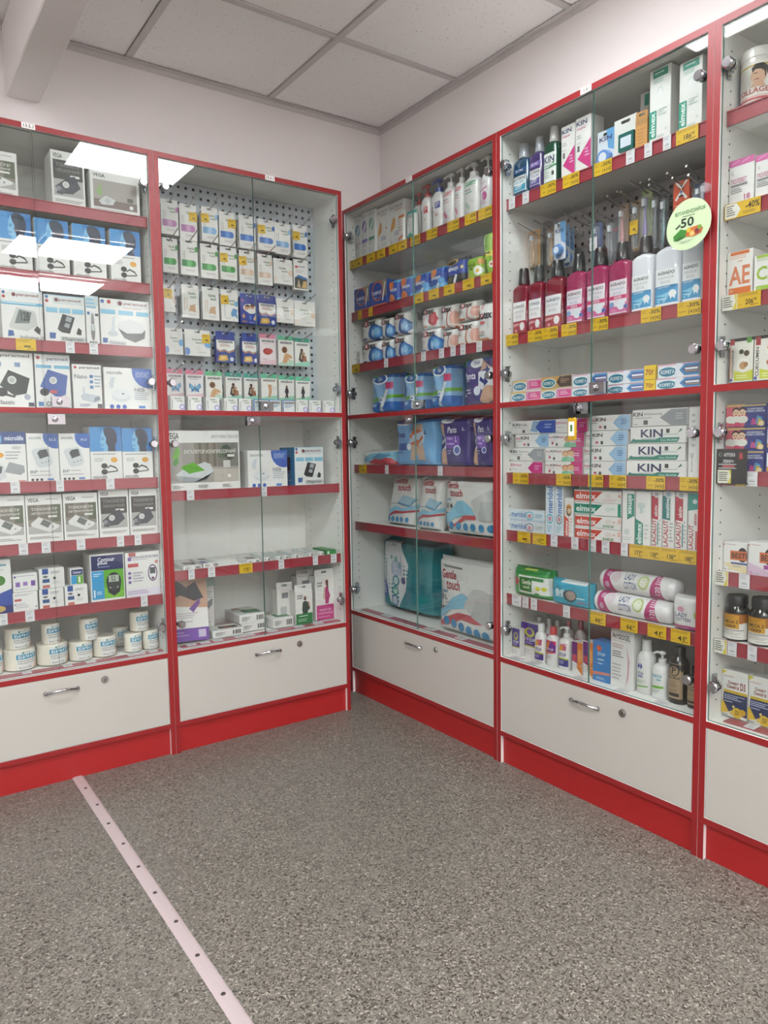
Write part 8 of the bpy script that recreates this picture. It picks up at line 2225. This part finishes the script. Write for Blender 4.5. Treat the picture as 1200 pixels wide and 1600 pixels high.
def k_soft(name, p, w_, h_, dp, art, x):
    """pillow pack: bulging film bag with a flat seam"""
    col = x.get('col', 'f2f0ee'); n = 18; rnd = random.Random(name + art); pw = x.get('pw', 4.0); amp = x.get('wr', .05)
    ph = [rnd.uniform(0, 6.28) for _ in range(6)]
    def wr(u, v): return 1 + amp * (sin(u * 9 + ph[0]) * sin(v * 7 + ph[1]) + .6 * sin(u * 14 + v * 8 + ph[2]))
    def th(u, v): return max(.0015, dp * .5 * pack_thick(u, v, pw, pw * 1.6) * wr(u, v))
    sh = x.get('shear', 0)
    def wx(X, v): return X * (1 - .05 * abs(2 * v) ** 2 * 0 - .03 * (1 - abs(2 * v) ** 4)) + sh * v * h_
    c = dp / 2
    def mk():
        mb = MB(); idx = {}
        for s in (-1, 1):
            for i in range(n + 1):
                for j in range(n + 1):
                    u, v = i / n - .5, j / n - .5; idx[s, i, j] = len(mb.v); mb.v.append((wx(u * w_, v), c + s * th(u, v), (v + .5) * h_))
        for s in (-1, 1):
            for i in range(n):
                for j in range(n):
                    q = [idx[s, i, j], idx[s, i + 1, j], idx[s, i + 1, j + 1], idx[s, i, j + 1]]
                    for t3 in ((q[0], q[1], q[2]), (q[0], q[2], q[3])): mb.f.append(t3 if s < 0 else t3[::-1]); mb.mi.append(0); mb.c.append((1, 1, 1))
        for i in range(n):
            for a, b, j in ((i, i + 1, 0), (i + 1, i, n)): mb.f.append((idx[-1, b, j], idx[-1, a, j], idx[1, a, j], idx[1, b, j])); mb.mi.append(0); mb.c.append((1, 1, 1))
            for a, b, k in ((i + 1, i, 0), (i, i + 1, n)): mb.f.append((idx[-1, k, b], idx[-1, k, a], idx[1, k, a], idx[1, k, b])); mb.mi.append(0); mb.c.append((1, 1, 1))
        return mb.mesh('soft_pack', [film(col)], smooth=True)
    key = (art, round(w_, 3), round(h_, 3), round(dp, 3), col)
    o = link(name, cached(('soft',) + key, mk))
    if art:
        def mp(X, Z, e):
            u = max(-.5, min(.5, X / w_)); v = max(-.5, min(.5, Z / h_ - .5))
            fu, fv = (u + .5) * n, (v + .5) * n; i, j = min(n - 1, int(fu)), min(n - 1, int(fv)); a, b = fu - i, fv - j
            g = lambda I, J: th(I / n - .5, J / n - .5)
            g0, g1 = g(i, j), g(i + 1, j + 1)
            if a > b: gm = g(i + 1, j); t = g0 + a * (gm - g0) + b * (g1 - gm)
            else: gm = g(i, j + 1); t = g0 + b * (gm - g0) + a * (g1 - gm)
            return (wx(u * w_, v), c - t - e * 2 - .0012, (v + .5) * h_)
        printed('front_print', art, w_, h_, mp, o, n, n, ck=('soft', round(dp, 3)), inset=.08)
    for kk, (a, b) in (x.get('extra') or {}).items(): pass
    return o
def k_roll(name, p, w_, h_, dp, art, x):
    r = w_ / 2; secs = [(0, r * .9, r * .9, 2), (h_ * .04, r * .985, r * .985, 2), (h_ * .5, r, r, 2), (h_ * .95, r * .99, r * .99, 2), (h_, r * .9, r * .9, 2), (h_ + .0006, r * .3, r * .3, 2)]
    def mk():
        mb = MB(); mb.loft(secs, 28, cy=r); return mb.mesh('roll', [mat('bandage_wrap', 'd9d2c4', .35, coat=.35, scale=70, vary=.08, bump=.4)], smooth=True)
    o = link(name, cached(('roll', round(w_, 3), round(h_, 3)), mk))
    lw = min(w_ * .9, .072); off = x.get('off', .38) * r
    mp = cyl_map(r, 0, r, h_ * .05); printed('label_print', art, lw, h_ * .9, lambda X, Z, e: mp(X + off, Z, e + .0006), o, 8, 1, ck=round(r, 3))
    o.rotation_euler[2] = 0
    return o
def bottle(name, secs, col, mats, cap, label, art, lz, lw, dp, smooth=True, lab=None):
    """cap: list of (sections, material, part name); label between heights lz"""
    def mk():
        mb = MB(); mb.loft(secs, 28, cy=dp / 2); return mb.mesh('bottle', [mats], smooth=True)
    o = link(name, mk())
    for cs, m, nm in cap:
        def mk2(cs=cs, m=m, nm=nm):
            mb = MB(); mb.loft(cs, 20, cy=dp / 2); return mb.mesh(nm, [m], smooth=True)
        link(nm, mk2(), o)
    if art:
        sub = loft_map(secs, 0, dp / 2, lz[0])
        printed('label_print', art, lw, lz[1] - lz[0], sub, o, 10, 4, ck=(name, round(lw, 3), round(dp, 3)))
    return o
def k_mouthwash(name, p, w_, h_, dp, art, x):
    a, b = w_ / 2, dp / 2; cap = x.get('cap', '1d1d20'); tr = x.get('trans', 0)
    nk = .42 if x.get('wide') is None else x['wide']; sh = x.get('sho', .69)
    secs = [(0, a * .9, b * .9, 4), (h_ * .015, a * .97, b * .97, 4), (h_ * .05, a, b, 4), (h_ * sh, a, b, 4), (h_ * (sh + .025), a * .95, b * .95, 3.2), (h_ * (sh + .05), a * .8, b * .84, 2.5), (h_ * (sh + .065), a * nk * 1.12, min(b * .8, a * nk * 1.12), 2), (h_ * (sh + .09), a * nk, min(b * .8, a * nk), 2)]
    c0 = h_ * (sh + .075); cr = a * (nk + .13); cr2 = a * (nk + .03)
    caps = [([(c0, cr, cr, 2), (c0 + .004, cr, cr, 2), (h_ * .985, cr2, cr2, 2), (h_, cr2 * .9, cr2 * .9, 2)], plastic(cap, .3), 'cap')]
    return bottle(name, secs, None, plastic(x.get('col', '8a1c34'), .08, tr), caps, None, art, (h_ * x.get('l0', .05), h_ * x.get('l1', .5)), w_ * .86, dp)
def k_lotion(name, p, w_, h_, dp, art, x):
    a, b = w_ / 2, dp / 2; sh = x.get('sho', .74); cw = x.get('cw', .5)
    secs = [(0, a * .9, b * .86, 2.6), (h_ * .02, a * .98, b * .96, 2.6), (h_ * .3, a, b, 2.5), (h_ * sh * .9, a * .96, b * .98, 2.5), (h_ * sh, a * .78, b * .85, 2.3), (h_ * (sh + .05), a * cw * .9, min(b, a * cw) * .9, 2), (h_ * (sh + .07), a * cw * .85, min(b, a * cw) * .85, 2)]
    c0 = h_ * (sh + .06); r = a * cw
    caps = [([(c0, r, r, 2), (h_ * .97, r, r, 2), (h_, r * .88, r * .88, 2)], plastic(x.get('cap', 'e9e7e4'), .3), 'cap')]
    return bottle(name, secs, None, plastic(x.get('col', 'eceae8'), .3), caps, None, art, (h_ * x.get('l0', .06), h_ * x.get('l1', .66)), w_ * x.get('lw', .84), dp)
def k_pump(name, p, w_, h_, dp, art, x):
    a, b = w_ / 2, dp / 2; sh = x.get('sho', .69); pc = plastic(x.get('cap', 'eceae8'), .3); ov = x.get('oval')
    if ov: secs = [(0, a * .6, b * .8, 2.2), (h_ * .04, a * .78, b * .9, 2.2), (h_ * .2, a * .96, b, 2.2), (h_ * .4, a, b, 2.2), (h_ * .55, a * .9, b * .95, 2.2), (h_ * .66, a * .62, b * .8, 2.1), (h_ * .71, a * .4, a * .4, 2)]; sh = .66
    else: secs = [(0, a * .92, b * .9, 3), (h_ * .02, a, b, 3), (h_ * sh * .5, a * .97, b, 3), (h_ * sh * .86, a * .99, b, 3), (h_ * sh, a * .9, b * .9, 2.6), (h_ * (sh + .035), a * .66, b * .75, 2.2), (h_ * (sh + .06), a * .42, min(b * .9, a * .42), 2)]
    c0 = h_ * (sh + .05); r = min(a * .46, b * .95); zt = h_ * .94
    caps = [([(c0, r, r, 2), (c0 + h_ * .09, r * .96, r * .96, 2), (c0 + h_ * .1, r * .6, r * .6, 2)], pc, 'collar')]
    o = bottle(name, secs, None, plastic(x.get('col', 'efedec'), .3), caps, None, art, (h_ * .05, h_ * (sh - .03)), w_ * .84, dp)
    def mk():
        mb = MB(); cy = dp / 2; mb.cyl((0, cy, c0 + h_ * .08), (0, cy, zt), a * .14, a * .14, 12)
        mb.loft([(zt - .004, a * .2, a * .2, 2), (zt + .002, a * .42, a * .36, 2), (h_ - .003, a * .4, a * .34, 2), (h_, a * .24, a * .2, 2)], 16, cy=cy)
        dx = -1 if p == 'R' else 1
        mb.tube([(0, cy, h_ - .006), (dx * a * .6, cy - .003, h_ - .005), (dx * a * .98, cy - .006, h_ - .011)], a * .13, 10)
        return mb.mesh('pump_head', [pc], smooth=True)
    link('pump_head', mk(), o)
    return o
def k_jar(name, p, w_, h_, dp, art, x):
    a = w_ / 2; dp = w_; sh = x.get('sho', .66)
    secs = [(0, a * .92, a * .92, 2), (h_ * .03, a, a, 2), (h_ * sh * .9, a, a, 2), (h_ * (sh - .02), a * .97, a * .97, 2), (h_ * (sh + .04), a * .92, a * .92, 2), (h_ * (sh + .09), a * .78, a * .78, 2), (h_ * (sh + .14), a * .72, a * .72, 2)]
    if x.get('tub'): secs = [(0, a * .95, a * .95, 2), (h_ * .03, a * .98, a * .98, 2), (h_ * sh, a, a, 2), (h_ * (sh + .02), a * .98, a * .98, 2)]
    cr = a * (.82 if not x.get('tub') else 1.03); c0 = h_ * (sh + .12 if not x.get('tub') else sh)
    caps = [([(c0, cr, cr, 2), (h_ * .97, cr, cr, 2), (h_, cr * .93, cr * .93, 2)], plastic(x.get('cap', '17171a'), .35), 'lid')]
    o = bottle(name, secs, None, plastic(x.get('col', '17130f'), .15), caps, None, None, None, 0, dp)
    printed('label_print', art, w_ * 1.35, h_ * (sh * .92 - .05), cyl_map(a, 0, dp / 2, h_ * .05), o, 14, 1, ck=(name, round(w_, 3)))
    return o
def k_bottle_lw(*a): return k_lotion(*a)
def k_sleeve(name, p, w_, h_, dp, art, x):
    """round cotton-pad sleeve lying on its side"""
    r = h_ / 2; n = 24; secs = [(-w_ / 2, .25), (-w_ / 2 + .004, .7), (-w_ / 2 + .012, .97), (-w_ / 2 + .03, 1), (w_ / 2 - .03, 1), (w_ / 2 - .012, .96), (w_ / 2 - .004, .75), (w_ / 2, .3)]
    def mk():
        mb = MB()
        for i, (xx, k) in enumerate(secs):
            for j in range(n):
                t = 2 * pi * j / n; rr = r * k * (1 + .02 * sin(xx * 300 + 2 * t)); mb.v.append((xx, r - rr * cos(t), r + rr * sin(t)))
        for i in range(len(secs) - 1):
            for j in range(n):
                a, b = i * n + j, i * n + (j + 1) % n; mb.f.append((a, a + n, b + n, b)); mb.mi.append(0); mb.c.append((1, 1, 1))
        mb.f.append(tuple(range(n))); mb.f.append(tuple(reversed(range((len(secs) - 1) * n, len(secs) * n)))); mb.mi += [0, 0]; mb.c += [(1, 1, 1)] * 2
        return mb.mesh('cotton_sleeve', [film('efecec')], smooth=True)
    o = link(name, cached(('sleeve', round(w_, 3), round(h_, 3)), mk))
    L = w_ - .05; hh = r * 2.6
    printed('front_print', art, L, hh, lambda X, Z, e: (X, r - (r * 1.02 + e) * cos((Z - hh / 2) / r + .25), r + (r * 1.02 + e) * sin((Z - hh / 2) / r + .25)), o, 4, 12, ck=round(r, 3))
    return o
def k_brush(name, p, w_, h_, dp, art, x):
    """toothbrush in a blister on a backing card"""
    col = x.get('col', 'c84a7a'); bk = x.get('card', 'b8a890')
    def mk():
        mb = MB(); mb.box((-w_ / 2, dp - .001, 0), (w_ / 2, dp, h_ - .02))
        for a, c in (((-w_ / 2, h_ - .02), (-.005, h_)), ((.005, h_ - .02), (w_ / 2, h_)), ((-.005, h_ - .02), (.005, h_ - .013)), ((-.005, h_ - .005), (.005, h_))): mb.box((a[0], dp - .001, a[1]), (c[0], dp, c[1]))
        return mb.mesh('backing_card', [card(bk)])
    o = link(name, mk())
    def mb2():
        mb = MB(); cy = dp * .5; mb.loft([(h_ * .06, .004, .003, 2), (h_ * .1, .006, .0045, 2), (h_ * .34, .0065, .005, 2), (h_ * .52, .004, .0035, 2), (h_ * .66, .003, .003, 2), (h_ * .7, .0055, .003, 3), (h_ * .84, .006, .003, 3), (h_ * .86, .004, .002, 2)], 12, cy=cy)
        mb.box((-.0045, cy - .012, h_ * .71), (.0045, cy - .003, h_ * .83), 1)
        return mb.mesh('toothbrush', [plastic(col, .25), plastic('e8ecf2', .6)], smooth=True)
    link('toothbrush', mb2(), o)
    def bl():
        mb = MB(); mb.loft([(.004, w_ * .36, dp * .46, 4), (h_ * .03, w_ * .42, dp * .48, 4), (h_ * .85, w_ * .42, dp * .48, 4), (h_ * .88, w_ * .34, dp * .44, 4)], 16, cy=dp * .48); return mb.mesh('blister', [CLEAR], smooth=True)
    link('blister', bl(), o)
    printed('front_print', art, w_, h_ - .02, flat_map(dp - .0012), o, ck=('brush', round(dp, 3)))
    if x.get('tag'):
        mb = MB(); mb.box((-.014, -.001, 0), (.014, 0, .04), 0, hexc('e9b71c' if x['tag'] == 'y' else 'e9e7ea')); draw(mb, art_ops('tag_n' if x['tag'] == 'y' else 'tag_white', .028, .04), .028, .04, flat_map(-.001), lift=1e-4, eps=3e-5)
        link('price_sticker', mb.mesh('price_sticker', [PRINT], color=True), o, (0, -.001, h_ * .3))
    return o
def k_floss(name, p, w_, h_, dp, art, x):
    """card with a round blister holding a floss dispenser"""
    o = k_hang(name, p, w_, h_, .0015, art, dict(x, full=1, hh=.026))
    mb = MB(); r = w_ * .36
    if x.get('square'):
        zc = h_ * .4; mb.box((-w_ * .2, -dp, zc - w_ * .32), (w_ * .46, 0, zc + w_ * .3)); mb.box((-w_ * .1, -dp - .0008, zc - w_ * .2), (w_ * .36, -dp, zc + w_ * .16), 1)
    else: mb.cyl((0, 0, h_ * x.get('cz', .24)), (0, -dp, h_ * x.get('cz', .24)), r, r * .92, 24), mb.cyl((0, -dp, h_ * x.get('cz', .24)), (0, -dp - .0008, h_ * x.get('cz', .24)), r * .6, r * .6, 20, mi=1)
    link('floss_dispenser', mb.mesh('floss_dispenser', [plastic(x.get('pod', '6f9ce0'), .2), plastic('e4ebf8', .3)], smooth=True), o)
    return o
CLEAR = mat('clear_film', 'f4f6f8', .05, coat=.2, trans=.88)
KINDS = {'carton': k_carton, 'hang': k_hang, 'soft': k_soft, 'roll': k_roll, 'mouthwash': k_mouthwash, 'lotion': k_lotion, 'pump': k_pump, 'jar': k_jar, 'sleeve': k_sleeve, 'brush': k_brush, 'floss': k_floss}
_NAMES = {}
for (kind, name, cab, s, d, z, w_, h_, dp, art, label, catg, group, x) in ITEMS:
    side = CABS[cab][0]
    x = dict(x, lid=z + h_ < 1.11)                                # lids are in view below eye level only
    o = KINDS[kind](name, side, w_, h_, dp, art, x)
    o.location = world(cab, s, d, z)
    rx, ry, rz = x.get('rot', (0, 0, 0))
    o.rotation_mode = 'ZXY' if False else 'XYZ'
    m = Matrix.Rotation(rot_of(cab) + rz, 4, 'Z') @ Matrix.Rotation(ry, 4, 'Y') @ Matrix.Rotation(rx, 4, 'X')
    o.rotation_euler = m.to_euler()
    o['label'] = label; o['category'] = catg
    if group: o['group'] = group
# ------------------------------------------------------------------ signs on the glass and the shelf
def promo_sign():
    mb = MB(); n = 40; pts = []
    for i in range(n):                                           # rounded disc drawn out into a soft drop towards the lower end
        a = 2 * pi * i / n; r = .063 * (1 + .10 * max(0, cos(a - radians(215))) ** 3)
        pts.append((r * cos(a) * .98, r * sin(a) * 1.0))
    for y, rev in ((0, False), (.0008, True)):
        q = [(x, y, z) for x, z in pts]; mb.face(q if not rev else q[::-1], 0, hexc('b6cba2'))
    for i in range(n):
        (x0, z0), (x1, z1) = pts[i], pts[(i + 1) % n]; mb.face([(x0, .0008, z0), (x1, .0008, z1), (x1, 0, z1), (x0, 0, z0)], 0, hexc('e6e6da'))
    return mb.mesh('promo_sticker', [PRINT], color=True)
o = link('promo_sign', promo_sign(), None, world('R2', 1.838, -.014, 1.692), rot_of('R2'), label='pale green round promotional sign reading 50 on the toothpaste cabinet glass', category='sign')
printed('front_print', 'promo50', .118, .118, flat_map(), o, loc=(0, 0, -.059))
mb = MB(); mb.box((.03, .001, .03), (.036, .006, .085)); mb.cyl((  .04, .001, .08), (.04, .0135, .08),   .012, .012, 20); link('clear_clip', mb.mesh('clear_clip', [CLEAR]), o)
mb = MB(); mb.box((-.041, 0, 0), (.041, .0015, .09), 0, hexc('1c1c1e')); mb.box((-.041, .0015, 0), (.041, .006, .004), 0, hexc('1c1c1e'))
o = link('shelf_sign', mb.mesh('shelf_sign', [PRINT], color=True), None, world('R3', 1.9505, .0185, 1.0205), rot_of('R3'), label='small black pharmacy sign clipped to the shelf edge', category='sign')
printed('front_print', 'apteka', .082, .09, flat_map(), o)
mb = MB(); mb.loft([(0, .0135, .003, 4), (.004, .016, .004, 4), (.062, .016, .004, 4), (.068, .012, .0035, 3)], 16); o = link('key_tag', mb.mesh('key_tag', [plastic('e0b21e', .35)], smooth=True), None, world('R2', 1.4580, -.016, 1.1420), rot_of('R2'), label='yellow key tag hanging from the lower door lock of the toothpaste cabinet', category='key tag')
mb = MB(); mb.box((-.011, -.0046, .012), (.011, -.0042, .056), 0, hexc('efeee6')); mb.box((-.004, -.005, .026), (.004, -.0046, .046), 0, hexc('4a7a3c')); link('paper_insert', mb.mesh('paper_insert', [PRINT], color=True), o)
mb = MB(); mb.loft([(.066, .006, .004, 2), (.078, .014, .006, 2.5), (.098, .013, .006, 2.5), (.106, .007, .004, 2)], 14); mb.tube([(0, 0, .1), (.002, .004, .112), (.004, .0045, .118)], .0018, 6); link('key_head', mb.mesh('key_head', [mat('black_key', '1b1b1d', .35)], smooth=True), o)
